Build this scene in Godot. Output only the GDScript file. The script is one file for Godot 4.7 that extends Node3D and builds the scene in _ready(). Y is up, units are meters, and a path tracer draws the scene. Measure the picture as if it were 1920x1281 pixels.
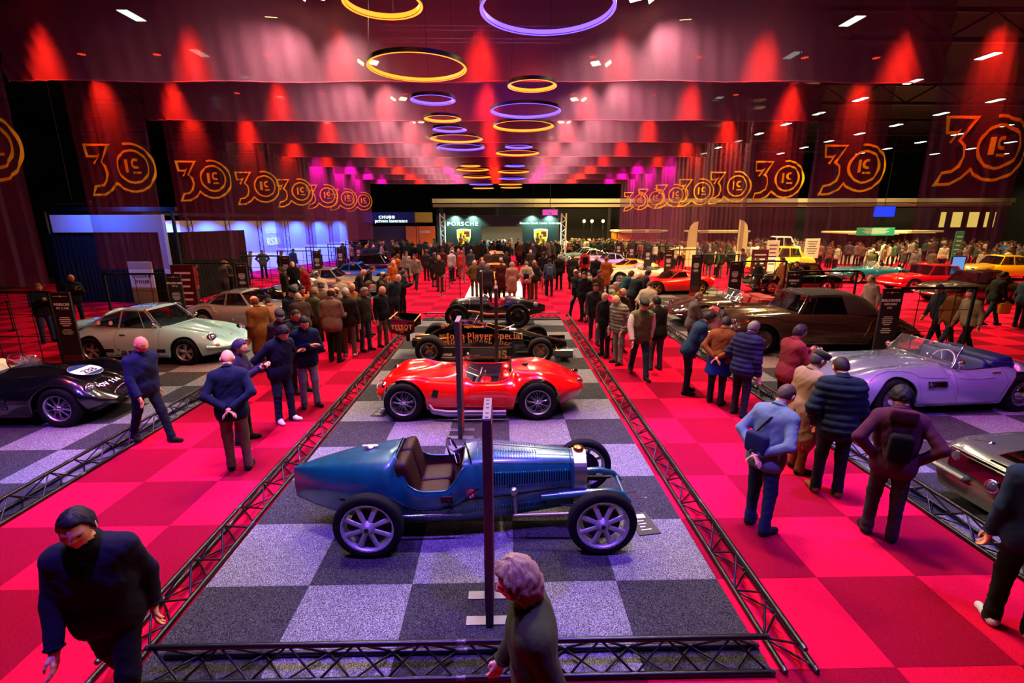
extends Node3D
# ---------------------------------------------------------------- helpers
var M := {}
var used := {}
var rng := RandomNumberGenerator.new()
var group_no := 0
const XC := -0.4            # axis of the portals and of the centre display

func V(x: float, d: float, y := 0.0) -> Vector3: return Vector3(x, y, -d)

func numbered(n: String) -> String:
	if not used.has(n):
		used[n] = 0
		return n
	used[n] += 1
	return "%s_%03d" % [n, used[n]]

func st() -> SurfaceTool:
	var s := SurfaceTool.new()
	s.begin(Mesh.PRIMITIVE_TRIANGLES)
	return s

func done(s: SurfaceTool) -> ArrayMesh:
	s.generate_normals()
	s.index()
	return s.commit()

func thing(called: String, label: String, category: String, at := Vector3.ZERO, turn := 0.0, group := "") -> Node3D:
	var o := Node3D.new()
	o.name = numbered(called)
	add_child(o)
	o.position = at
	o.rotation.y = turn
	tag(o, label, category, group)
	return o

func tag(o: Node, label: String, category: String, group := "") -> void:
	o.set_meta("label", label)
	o.set_meta("category", category)
	if group != "": o.set_meta("group", group)

func part(parent: Node, called: String, mesh, m, at := Transform3D.IDENTITY) -> MeshInstance3D:
	var o := MeshInstance3D.new()
	o.name = numbered(called) if parent == self else called
	o.mesh = done(mesh) if mesh is SurfaceTool else mesh
	if m != null: o.material_override = M[m] if m is String else m
	parent.add_child(o, true)
	o.transform = at
	return o

func struct(called: String, mesh, m, at := Transform3D.IDENTITY) -> MeshInstance3D:
	var o := part(self, called, mesh, m, at)
	o.set_meta("kind", "structure")
	return o

func twin(o: Node3D, label := "", group := "") -> Node3D:
	var c: Node3D = o.duplicate()
	c.name = numbered(String(o.name).trim_suffix("_" + String(o.name).get_slice("_", String(o.name).get_slice_count("_") - 1)) if String(o.name).right(3).is_valid_int() else String(o.name))
	add_child(c)
	if label != "": c.set_meta("label", label)
	if group != "": c.set_meta("group", group)
	return c

# ---------------------------------------------------------------- shapes added to a SurfaceTool
func flat(s: SurfaceTool) -> void: s.set_smooth_group(-1)
func smooth(s: SurfaceTool) -> void:
	group_no += 1
	s.set_smooth_group(group_no)

func tri(s: SurfaceTool, a: Vector3, b: Vector3, c: Vector3) -> void:
	s.add_vertex(a); s.add_vertex(b); s.add_vertex(c)

func quad(s: SurfaceTool, a: Vector3, b: Vector3, c: Vector3, d: Vector3) -> void:
	s.add_vertex(a); s.add_vertex(b); s.add_vertex(c)
	s.add_vertex(a); s.add_vertex(c); s.add_vertex(d)

func grid(s: SurfaceTool, rows: Array, close_u := false, close_v := false, skip = null) -> void:
	smooth(s)
	var nr := rows.size()
	for i in (nr if close_v else nr - 1):
		var r: PackedVector3Array = rows[i]
		var q: PackedVector3Array = rows[(i + 1) % nr]
		var n := r.size()
		for j in (n if close_u else n - 1):
			if skip != null and skip.call(i, j): continue
			var k := (j + 1) % n
			quad(s, r[j], r[k], q[k], q[j])

func fan(s: SurfaceTool, ring: PackedVector3Array, flip := false) -> void:
	flat(s)
	var c := Vector3.ZERO
	for p in ring: c += p
	c /= ring.size()
	for j in ring.size():
		var k := (j + 1) % ring.size()
		if flip: tri(s, c, ring[k], ring[j])
		else: tri(s, c, ring[j], ring[k])

func box(s: SurfaceTool, c: Vector3, size: Vector3, bevel := 0.0, b := Basis.IDENTITY) -> void:
	flat(s)
	var h := size / 2
	var e := minf(bevel, minf(h.x, minf(h.y, h.z)) * 0.9)
	if e <= 0.0:
		for ax in 3:
			for sg in [-1.0, 1.0]:
				var n := Vector3.ZERO; n[ax] = h[ax] * sg
				var u := Vector3.ZERO; u[(ax + 1) % 3] = h[(ax + 1) % 3] * sg
				var w := Vector3.ZERO; w[(ax + 2) % 3] = h[(ax + 2) % 3]
				quad(s, c + b * (n - u - w), c + b * (n - u + w), c + b * (n + u + w), c + b * (n + u - w))
		return
	var p := func(ax: int, x: float, y: float, z: float) -> Vector3:
		var q := Vector3(x * (h.x - e), y * (h.y - e), z * (h.z - e))
		q[ax] += e * signf(q[ax])
		return c + b * q
	for ax in 3:
		for sg in [-1.0, 1.0]:
			var t := [Vector3.ZERO, Vector3.ZERO, Vector3.ZERO, Vector3.ZERO]
			var k := 0
			for uw in [[-1, -1], [-1, 1], [1, 1], [1, -1]]:
				var q := Vector3.ZERO
				q[ax] = sg; q[(ax + 1) % 3] = uw[0] * sg; q[(ax + 2) % 3] = uw[1]
				t[k] = p.call(ax, q.x, q.y, q.z); k += 1
			quad(s, t[0], t[1], t[2], t[3])
	for ax in 3:
		var i := (ax + 1) % 3
		var j := (ax + 2) % 3
		for a in [-1.0, 1.0]:
			for d in [-1.0, 1.0]:
				var lo := Vector3.ZERO; lo[ax] = -1; lo[i] = a; lo[j] = d
				var hi := lo; hi[ax] = 1
				var q0: Vector3 = p.call(i, lo.x, lo.y, lo.z); var q1: Vector3 = p.call(i, hi.x, hi.y, hi.z)
				var q2: Vector3 = p.call(j, hi.x, hi.y, hi.z); var q3: Vector3 = p.call(j, lo.x, lo.y, lo.z)
				if a * d > 0: quad(s, q0, q1, q2, q3)
				else: quad(s, q3, q2, q1, q0)
	for x in [-1.0, 1.0]:
		for y in [-1.0, 1.0]:
			for z in [-1.0, 1.0]:
				if x * y * z > 0: tri(s, p.call(0, x, y, z), p.call(2, x, y, z), p.call(1, x, y, z))
				else: tri(s, p.call(0, x, y, z), p.call(1, x, y, z), p.call(2, x, y, z))

func frame_of(dir: Vector3) -> Basis:
	var up := Vector3.UP if absf(dir.y) < 0.9 else Vector3.RIGHT
	var x := up.cross(dir).normalized()
	return Basis(x, dir.cross(x).normalized(), dir)

func tube(s: SurfaceTool, pts: PackedVector3Array, r, sides := 8, closed := false, caps := true) -> void:
	var n := pts.size()
	var rows := []
	var side := Vector3.ZERO
	for i in n:
		var a := pts[(i - 1 + n) % n] if closed or i > 0 else pts[i]
		var c := pts[(i + 1) % n] if closed or i < n - 1 else pts[i]
		var dir := (c - a).normalized()
		if side == Vector3.ZERO: side = frame_of(dir).x
		side = (side - dir * side.dot(dir)).normalized()
		var up := dir.cross(side)
		var rad: float = r[i] if r is Array or r is PackedFloat32Array else r
		var row := PackedVector3Array()
		for k in sides:
			var t := TAU * k / sides
			row.append(pts[i] + (side * cos(t) + up * sin(t)) * rad)
		rows.append(row)
	grid(s, rows, true, closed)
	if caps and not closed:
		fan(s, rows[0])
		fan(s, rows[-1], true)

func cyl(s: SurfaceTool, a: Vector3, b: Vector3, ra: float, rb := -1.0, sides := 12) -> void:
	tube(s, PackedVector3Array([a, b]), [ra, ra if rb < 0 else rb], sides)

func lathe(s: SurfaceTool, prof: Array, at := Transform3D.IDENTITY, n := 24, hard := false) -> void:
	# prof: [radius, height along local y]
	if hard:
		for i in prof.size() - 1: lathe(s, [prof[i], prof[i + 1]], at, n)
		return
	var rows := []
	for p in prof:
		var row := PackedVector3Array()
		for k in n:
			var t := TAU * k / n
			row.append(at * Vector3(p[0] * cos(t), p[1], p[0] * sin(t)))
		rows.append(row)
	grid(s, rows, true)

func sheet(s: SurfaceTool, poly: PackedVector2Array, at: Transform3D, depth := 0.0) -> void:
	# a flat polygon in local xy, given a thickness along local z
	flat(s)
	var t := Geometry2D.triangulate_polygon(poly)
	for i in range(0, t.size(), 3):
		var a := poly[t[i]]; var b := poly[t[i + 1]]; var c := poly[t[i + 2]]
		tri(s, at * Vector3(a.x, a.y, depth), at * Vector3(c.x, c.y, depth), at * Vector3(b.x, b.y, depth))
		if depth > 0: tri(s, at * Vector3(a.x, a.y, 0), at * Vector3(b.x, b.y, 0), at * Vector3(c.x, c.y, 0))
	if depth > 0:
		for i in poly.size():
			var a := poly[i]; var b := poly[(i + 1) % poly.size()]
			quad(s, at * Vector3(a.x, a.y, 0), at * Vector3(a.x, a.y, depth), at * Vector3(b.x, b.y, depth), at * Vector3(b.x, b.y, 0))

func text_mesh(words: String, size: float, depth := 0.004, font := "Droid Sans", bold := false, align := HORIZONTAL_ALIGNMENT_CENTER) -> TextMesh:
	var t := TextMesh.new()
	var f := SystemFont.new()
	f.font_names = PackedStringArray([font])
	if bold: f.font_weight = 700
	t.font = f
	t.text = words
	t.font_size = 32
	t.pixel_size = size / 24.0
	t.depth = depth
	t.curve_step = 2.0
	t.horizontal_alignment = align
	return t

func hermite(keys: Array, x: float) -> PackedFloat32Array:
	# keys: rows [x, v1, v2 ...] in rising x; a smooth curve through each column that does not overshoot
	var n := keys.size()
	var m: int = keys[0].size()
	var out := PackedFloat32Array(); out.resize(m)
	out[0] = x
	var i := 0
	while i < n - 2 and x > keys[i + 1][0]: i += 1
	var h: float = keys[i + 1][0] - keys[i][0]
	var t := clampf((x - keys[i][0]) / h, 0, 1)
	for c in range(1, m):
		var d: float = (keys[i + 1][c] - keys[i][c]) / h
		var d0: float = d; var d1: float = d
		if i > 0:
			var e: float = (keys[i][c] - keys[i - 1][c]) / (keys[i][0] - keys[i - 1][0])
			d0 = 0.0 if e * d <= 0 else 2 * e * d / (e + d)
		if i < n - 2:
			var e: float = (keys[i + 2][c] - keys[i + 1][c]) / (keys[i + 2][0] - keys[i + 1][0])
			d1 = 0.0 if e * d <= 0 else 2 * e * d / (e + d)
		var t2 := t * t; var t3 := t2 * t
		out[c] = (2 * t3 - 3 * t2 + 1) * keys[i][c] + (t3 - 2 * t2 + t) * h * d0 + (-2 * t3 + 3 * t2) * keys[i + 1][c] + (t3 - t2) * h * d1
	return out

# ---------------------------------------------------------------- materials
func mat(key: String, c: Color, rough := 0.6, metal := 0.0, more := {}) -> StandardMaterial3D:
	var m := StandardMaterial3D.new()
	m.resource_name = key
	m.albedo_color = c
	m.roughness = rough
	m.metallic = metal
	for k in more: m.set(k, more[k])
	M[key] = m
	return m

func speckle(side: int, lo: float, hi: float, seed_no: int, blur := 0) -> ImageTexture:
	var r := RandomNumberGenerator.new(); r.seed = seed_no
	var im := Image.create(side, side, false, Image.FORMAT_RGB8)
	for y in side:
		for x in side:
			var v := lo + (hi - lo) * r.randf() * r.randf_range(0.5, 1.0)
			im.set_pixel(x, y, Color(v, v, v))
	if blur > 0:
		im.resize(side / blur, side / blur, Image.INTERPOLATE_CUBIC)
		im.resize(side, side, Image.INTERPOLATE_CUBIC)
	im.generate_mipmaps()
	return ImageTexture.create_from_image(im)

func cloud_tex(side: int, freq: float, lo: Color, hi: Color, seed_no: int) -> ImageTexture:
	var f := FastNoiseLite.new(); f.seed = seed_no; f.frequency = freq; f.fractal_octaves = 4
	var im := f.get_seamless_image(side, side)
	im.convert(Image.FORMAT_RGB8)
	for y in side:
		for x in side:
			im.set_pixel(x, y, lo.lerp(hi, im.get_pixel(x, y).r))
	return ImageTexture.create_from_image(im)

func lamp_glow(key: String, c: Color, energy: float) -> void:
	mat(key, Color(0.02, 0.02, 0.02), 0.5, 0.0, {"emission_enabled": true, "emission": c, "emission_energy_multiplier": energy})

func spot(at: Vector3, to: Vector3, c: Color, energy: float, angle: float, soft := 0.06, blend := 0.6) -> SpotLight3D:
	var l := SpotLight3D.new()
	l.name = numbered("spot_beam")
	add_child(l)
	l.position = at
	l.look_at_from_position(at, to, Vector3.UP if absf((to - at).normalized().y) < 0.98 else Vector3.RIGHT)
	l.light_color = c
	l.light_energy = energy
	l.spot_angle = angle
	l.spot_angle_attenuation = blend
	l.spot_range = 60.0
	l.spot_attenuation = 2.0
	l.light_size = soft
	l.shadow_enabled = true
	return l

func omni(at: Vector3, c: Color, energy: float, soft := 0.1) -> OmniLight3D:
	var l := OmniLight3D.new()
	l.name = numbered("lamp_light")
	add_child(l)
	l.position = at
	l.light_color = c
	l.light_energy = energy
	l.omni_range = 60.0
	l.omni_attenuation = 2.0
	l.light_size = soft
	l.shadow_enabled = true
	return l

# ---------------------------------------------------------------- materials of the hall
func make_materials() -> void:
	var pile = speckle(512, 0.12, 1.0, 11)
	var weave = speckle(256, 0.55, 1.0, 12)
	var tri = {"uv1_triplanar": true, "uv1_world_triplanar": true, "uv1_scale": Vector3(0.5, 0.5, 0.5)}
	var carpet = {"albedo_texture": pile, "metallic_specular": 0.1}
	carpet.merge(tri)
	mat("carpet_grey", Color(0.86, 0.85, 0.86), 0.95, 0, carpet)
	mat("carpet_charcoal", Color(0.46, 0.45, 0.45), 0.95, 0, carpet)
	var red = {"albedo_texture": speckle(512, 0.7, 1.0, 13), "metallic_specular": 0.08}
	red.merge(tri)
	mat("carpet_red", Color(0.93, 0.07, 0.25), 0.95, 0, red)
	mat("carpet_dark_red", Color(0.62, 0.05, 0.18), 0.95, 0, red)
	mat("slab", Color(0.12, 0.1, 0.1), 0.9)
	mat("hall_black", Color(0.035, 0.035, 0.04), 0.9)
	mat("drape_black", Color(0.03, 0.03, 0.032), 0.95)
	mat("steel_dark", Color(0.10, 0.11, 0.12), 0.6, 0.4)
	mat("truss_black", Color(0.045, 0.045, 0.055), 0.34, 0.35)
	mat("truss_silver", Color(0.75, 0.76, 0.78), 0.35, 0.8)
	mat("coupler", Color(0.3, 0.3, 0.32), 0.4, 0.8)
	mat("black_metal", Color(0.03, 0.03, 0.032), 0.42, 0.2)
	mat("black_paint", Color(0.02, 0.02, 0.022), 0.25)
	mat("rubber", Color(0.018, 0.018, 0.019), 0.8, 0, {"metallic_specular": 0.3})
	mat("chrome", Color(0.9, 0.9, 0.9), 0.08, 1.0)
	mat("alloy", Color(0.72, 0.72, 0.74), 0.3, 0.95)
	mat("dull_alloy", Color(0.5, 0.5, 0.52), 0.42, 0.85)
	mat("dark_metal", Color(0.12, 0.12, 0.13), 0.45, 0.7)
	mat("brass", Color(0.8, 0.55, 0.25), 0.3, 1.0)
	mat("white", Color(0.92, 0.92, 0.9), 0.6)
	mat("cream", Color(0.9, 0.85, 0.66), 0.7)
	mat("gold_paper", Color(0.62, 0.5, 0.18), 0.6)
	mat("black_print", Color(0.02, 0.02, 0.02), 0.6)
	mat("gold_print", Color(0.86, 0.62, 0.30), 0.45, 0.2)
	mat("white_print", Color(0.95, 0.95, 0.93), 0.6)
	mat("logo_gold", Color(1.0, 0.76, 0.12), 0.6, 0, {"backlight_enabled": true, "backlight": Color(1.0, 0.74, 0.12)})
	mat("sheer", Color(0.56, 0.27, 0.43), 0.75, 0, {"transparency": BaseMaterial3D.TRANSPARENCY_ALPHA, "backlight_enabled": true, "backlight": Color(0.6, 0.27, 0.42), "albedo_texture": weave, "uv1_triplanar": true, "uv1_scale": Vector3(1.5, 1.5, 1.5)})
	M.sheer.albedo_color.a = 0.62
	M.sheer_valance = M.sheer.duplicate()
	M.sheer_valance.albedo_color.a = 0.86
	M.sheer.albedo_color.a = 0.55
	mat("sheer_hem", Color(0.62, 0.22, 0.36), 0.8, 0, {"backlight_enabled": true, "backlight": Color(0.4, 0.1, 0.2)})
	mat("sign_board", Color(0.10, 0.06, 0.085), 0.5)
	mat("sign_red", Color(0.62, 0.06, 0.07), 0.5)
	mat("sign_wine", Color(0.30, 0.05, 0.08), 0.5)
	mat("booth_white", Color(0.82, 0.83, 0.86), 0.85, 0, {"backlight_enabled": true, "backlight": Color(0.3, 0.3, 0.32)})
	mat("booth_green", Color(0.10, 0.15, 0.14), 0.5)
	mat("booth_blue", Color(0.10, 0.18, 0.42), 0.6)
	mat("booth_yellow", Color(0.9, 0.78, 0.08), 0.6)
	mat("booth_orange", Color(0.95, 0.48, 0.04), 0.6)
	mat("booth_brown", Color(0.27, 0.24, 0.19), 0.8)
	mat("beam_cream", Color(0.72, 0.68, 0.55), 0.6)
	mat("teal_print", Color(0.1, 0.62, 0.5), 0.6)
	mat("glass", Color(0.55, 0.6, 0.62, 0.16), 0.03, 0, {"transparency": BaseMaterial3D.TRANSPARENCY_ALPHA})
	mat("dark_glass", Color(0.03, 0.03, 0.035, 0.72), 0.03, 0, {"transparency": BaseMaterial3D.TRANSPARENCY_ALPHA})
	mat("lens", Color(0.42, 0.43, 0.46), 0.08, 0.75)
	mat("red_lens", Color(0.6, 0.03, 0.02), 0.15)
	mat("amber_lens", Color(0.9, 0.35, 0.05), 0.2)
	mat("leaf", Color(0.18, 0.34, 0.08), 0.6)
	mat("floral", Color(0.9, 0.72, 0.6), 0.7)
	lamp_glow("led_amber", Color(1.0, 0.44, 0.10), 4.0)
	lamp_glow("led_violet", Color(0.33, 0.22, 1.0), 5.5)
	lamp_glow("led_red", Color(1.0, 0.22, 0.05), 9.0)
	lamp_glow("flood_glow", Color(1.0, 0.86, 0.55), 22.0)
	lamp_glow("bay_glow", Color(0.9, 1.0, 0.92), 9.0)
	lamp_glow("screen_blue", Color(0.08, 0.2, 0.9), 1.6)
	lamp_glow("screen_pink", Color(0.9, 0.2, 0.7), 1.0)
	lamp_glow("screen_pale", Color(0.45, 0.7, 1.0), 1.6)
	lamp_glow("window_glow", Color(1.0, 0.85, 0.4), 1.5)
	lamp_glow("sign_glow", Color(0.85, 1.0, 0.95), 2.2)

# ---------------------------------------------------------------- floor of one-metre carpet tiles
func is_grey(i: int, j: int) -> bool:
	if i >= -3 and i <= 1 and j >= 3 and j <= 16: return true
	if i >= -11 and i <= -7 and j >= 2 and j <= 38: return true
	if i >= 5 and i <= 10 and j >= 2 and j <= 38: return true
	return false

func make_floor() -> void:
	var s = st()
	box(s, V(6, 36, -0.156), Vector3(110, 0.3, 100))
	var f = struct("floor", s, "slab")
	var tile = BoxMesh.new()
	tile.size = Vector3(0.997, 0.008, 0.997)
	var far = {"carpet_grey": st(), "carpet_charcoal": st(), "carpet_red": st(), "carpet_dark_red": st()}
	for j in range(-2, 62):
		for i in range(-26, 46):
			var odd = (i + j) % 2 != 0
			var kind = ("carpet_grey" if odd else "carpet_charcoal") if is_grey(i, j) else ("carpet_red" if odd else "carpet_dark_red")
			var c = V(0.6 + i, 0.54 + j, -0.004)
			var near: bool = j >= 2 and j <= 14 and i >= -11 and i <= 9 and absf(i + 0.9) < (j + 3) * 1.05
			if near: part(f, "carpet_tile", tile, kind, Transform3D(Basis.IDENTITY, c))
			else: box(far[kind], c, tile.size)
	for k in far:
		var o = part(f, "far_carpet", far[k], k)
		o.set_meta("kind", "stuff")

# ---------------------------------------------------------------- black floor truss round the displays
var truss_proto := {}
func truss_segment(length: float) -> Node3D:
	var t = thing("floor_truss", "", "truss")
	var side = 0.25
	var h = 0.21
	var c = [Vector3(0, 0.03 + h, 0), Vector3(0, 0.03, side / 2), Vector3(0, 0.03, -side / 2)]
	for k in 3:
		var s = st()
		cyl(s, c[k] - Vector3(length / 2 - 0.02, 0, 0), c[k] + Vector3(length / 2 - 0.02, 0, 0), 0.0235, -1, 10)
		var chord = part(t, "chord", s, "truss_black")
		for e in [-1.0, 1.0]:
			s = st(); cyl(s, c[k] + Vector3(e * (length / 2 - 0.035), 0, 0), c[k] + Vector3(e * (length / 2 - 0.001), 0, 0), 0.026, 0.02, 10); part(chord, "coupler", s, "coupler")
	var bays = int(round(length / 0.27))
	var pitch = (length - 0.1) / bays
	for pair in [[0, 1], [0, 2], [1, 2]]:
		var s = st()
		cyl(s, c[pair[0]] - Vector3(pitch / 2, 0, 0), c[pair[1]] + Vector3(pitch / 2, 0, 0), 0.0095, -1, 6)
		var a = done(s)
		s = st()
		cyl(s, c[pair[0]] + Vector3(pitch / 2, 0, 0), c[pair[1]] - Vector3(pitch / 2, 0, 0), 0.0095, -1, 6)
		var b = done(s)
		for k in bays:
			part(t, "brace", a if k % 2 == 0 else b, "truss_black", Transform3D(Basis.IDENTITY, Vector3(-length / 2 + 0.05 + (k + 0.5) * pitch, 0, 0)))
	return t

func truss_run(a: Vector3, b: Vector3, segments: int, label: String, group: String) -> void:
	var length = a.distance_to(b) / segments
	var key = "%.2f" % length
	var turn = atan2(-(b - a).z, (b - a).x)
	for k in segments:
		var t: Node3D
		if truss_proto.has(key): t = twin(truss_proto[key])
		else:
			t = truss_segment(length)
			truss_proto[key] = t
		tag(t, label, "truss", group)
		t.position = a.lerp(b, (k + 0.5) / segments)
		t.rotation.y = turn

func make_trusses() -> void:
	var g = "black floor truss lengths edging the "
	truss_run(V(-3.05, 2.99), V(-3.05, 16.99), 7, "black triangular floor truss between the single-seaters and the aisle of magenta-lit people", g + "centre display, aisle with the crowd by the pale blue coupe")
	truss_run(V(2.31, 2.99), V(2.31, 16.99), 7, "black triangular floor truss between the central racing cars and the aisle beside the silver roadster", g + "centre display, aisle beside the silver roadster")
	truss_run(V(-2.78, 3.12), V(2.1, 3.12), 2, "black triangular floor truss closing the display in front of the blue racing car", g + "centre display before the blue car")
	truss_run(V(-2.85, 17.1), V(2.1, 17.1), 2, "black triangular floor truss behind the dark green vintage racer", g + "centre display behind the green racer")
	truss_run(V(-5.98, 4.2), V(-5.98, 18.2), 7, "black triangular floor truss in front of the dark sports car and pale blue coupe", g + "display of the pale blue coupe")
	truss_run(V(5.22, 3.6), V(5.22, 17.6), 7, "black triangular floor truss in front of the silver roadster and the convertible saloon", g + "display of the silver roadster")

# ---------------------------------------------------------------- the draped portals
func pleat(x: float, y: float, k: int) -> float:
	return 0.035 * sin(x * 13.0 + k) * (0.4 + 0.6 * sin(x * 3.1 + k * 2.0)) + 0.02 * sin(x * 31.0 + y * 0.7 + k)

func stroke(s: SurfaceTool, pts: PackedVector2Array, w: float, closed: bool, at: Callable) -> void:
	# a ribbon of printed line, laid on the cloth by at(x, y)
	var n = pts.size()
	flat(s)
	var l = []
	var r = []
	for i in n:
		var a = pts[(i - 1 + n) % n] if closed or i > 0 else pts[i]
		var c = pts[(i + 1) % n] if closed or i < n - 1 else pts[i]
		var u = (pts[i] - a).normalized() if a != pts[i] else (c - pts[i]).normalized()
		var v = (c - pts[i]).normalized() if c != pts[i] else u
		var m = (u + v).normalized().orthogonal()
		var k = clampf(1.0 / maxf(0.35, m.dot(v.orthogonal())), 1, 1.8)
		l.append(pts[i] + m * w * k / 2)
		r.append(pts[i] - m * w * k / 2)
	for i in (n if closed else n - 1):
		var j = (i + 1) % n
		quad(s, at.call(l[i]), at.call(l[j]), at.call(r[j]), at.call(r[i]))

func arc(c: Vector2, r: float, a0: float, a1: float, n: int) -> PackedVector2Array:
	var p = PackedVector2Array()
	for i in n + 1:
		var t = deg_to_rad(lerpf(a0, a1, float(i) / n))
		p.append(c + Vector2(cos(t), sin(t)) * r)
	return p

func logo(s: SurfaceTool, at: Callable) -> void:
	# the anniversary mark: an outlined 3 running into a ring round a small ring with the letters I and C over a bar
	var o = Vector2(0.30, 0.0)
	var three = PackedVector2Array([Vector2(-0.30, 0.17), Vector2(-0.44, 0.17), Vector2(-0.46, 0.36), Vector2(-0.06, 0.36), Vector2(-0.24, 0.08), Vector2(-0.17, 0.01), Vector2(-0.15, -0.12), Vector2(-0.19, -0.24), Vector2(-0.28, -0.31), Vector2(-0.40, -0.33), Vector2(-0.46, -0.48), Vector2(-0.28, -0.47), Vector2(-0.12, -0.39), Vector2(-0.03, -0.28)])
	three.insert(0, Vector2(-0.36, 0.05))
	three.insert(1, Vector2(-0.26, 0.2))
	var big = arc(o + Vector2(-0.02, -0.02), 0.40, 222, 462, 40)
	var path = PackedVector2Array(three)
	path.append_array(big)
	stroke(s, path, 0.038, false, at)
	stroke(s, arc(o, 0.27, 0, 360, 36), 0.038, true, at)
	stroke(s, PackedVector2Array([o + Vector2(-0.10, 0.12), o + Vector2(-0.10, -0.10)]), 0.05, false, at)
	stroke(s, arc(o + Vector2(0.06, 0.05), 0.065, 60, 300, 14), 0.045, false, at)
	stroke(s, PackedVector2Array([o + Vector2(-0.01, -0.10), o + Vector2(0.13, -0.10)]), 0.035, false, at)

func make_portal(k: int, d: float) -> void:
	var ends = ["magenta end of the hall", "far end"]
	var where: String = ["nearest the blue racing car", "between the first and third arches", "third along the hall", "fourth along the hall", "fifth along the hall", "sixth along the hall", "seventh along the hall", "last before the dark booth"][maxi(k, 0)] if k >= 0 else "over the blue racing car"
	var top = 7.85
	var t = thing("draped_arch", "sheer wine-red draped arch, " + where, "drape", V(XC, d), 0.0)
	var in_x = 8.95
	var out_x = 10.9
	# valance
	var rows = []
	for b in 9:
		var y = lerpf(top, 6.03, b / 8.0)
		var row = PackedVector3Array()
		for i in 141:
			var x = lerpf(-in_x, in_x, i / 140.0)
			var edge = pow(clampf((absf(x) - 6.2) / 2.7, 0, 1), 1.5)
			var z = 0.05 * sin(x * 2.3 + k) + edge * 0.05 * sin((x * signf(x) * 1.0 + y * 0.55) * 26.0) + 0.012 * sin(x * 17 + y * 2)
			row.append(Vector3(x, y + 0.02 * sin(x * 0.35), z))
		rows.append(row)
	var s = st()
	grid(s, rows)
	part(t, "valance", s, "sheer_valance")
	s = st()
	var hem = PackedVector3Array()
	for p in rows[8]: hem.append(p)
	tube(s, hem, 0.012, 5)
	part(t, "hem", s, "sheer_hem")
	# hanging banners with the mark
	for e in [-1.0, 1.0]:
		rows = []
		for b in 23:
			var y = lerpf(top, 2.14, b / 22.0)
			var row = PackedVector3Array()
			for i in 61:
				var x = lerpf(in_x, out_x, i / 60.0) * e
				row.append(Vector3(x, y, pleat(x, y, k)))
			rows.append(row)
		s = st()
		grid(s, rows)
		var banner = part(t, "banner", s, "sheer")
		s = st()
		var cx: float = e * (in_x + out_x) / 2
		var cloth = func(p: Vector2) -> Vector3:
			var q = Vector2(cx, 4.87) + p * 1.52
			return Vector3(q.x, q.y, pleat(q.x, q.y, k) + 0.02)
		logo(s, cloth)
		part(banner, "printed_mark", s, "logo_gold")
	ceiling_truss(d - 0.25, "silver aluminium ceiling truss carrying the drape " + where)

func ceiling_truss(d: float, label: String) -> void:
	var s = st()
	var r = thing("ceiling_truss", label, "truss", V(XC, d, 8.0))
	for c in [Vector2(-0.14, 0.14), Vector2(0.14, 0.14), Vector2(-0.14, -0.14), Vector2(0.14, -0.14)]:
		s = st()
		cyl(s, Vector3(-11, c.y, c.x), Vector3(11, c.y, c.x), 0.025, -1, 6)
		part(r, "chord", s, "truss_silver")
	s = st()
	for i in 62:
		var x = -11 + i * 22 / 62.0
		var w = 22 / 62.0
		var f = 1.0 if i % 2 == 0 else -1.0
		for z in [-0.14, 0.14]: cyl(s, Vector3(x, -0.14 * f, z), Vector3(x + w, 0.14 * f, z), 0.011, -1, 4)
		cyl(s, Vector3(x, -0.14, -0.14 * f), Vector3(x + w, -0.14, 0.14 * f), 0.011, -1, 4)
	part(r, "bracing", s, "truss_silver").set_meta("kind", "stuff")

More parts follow.
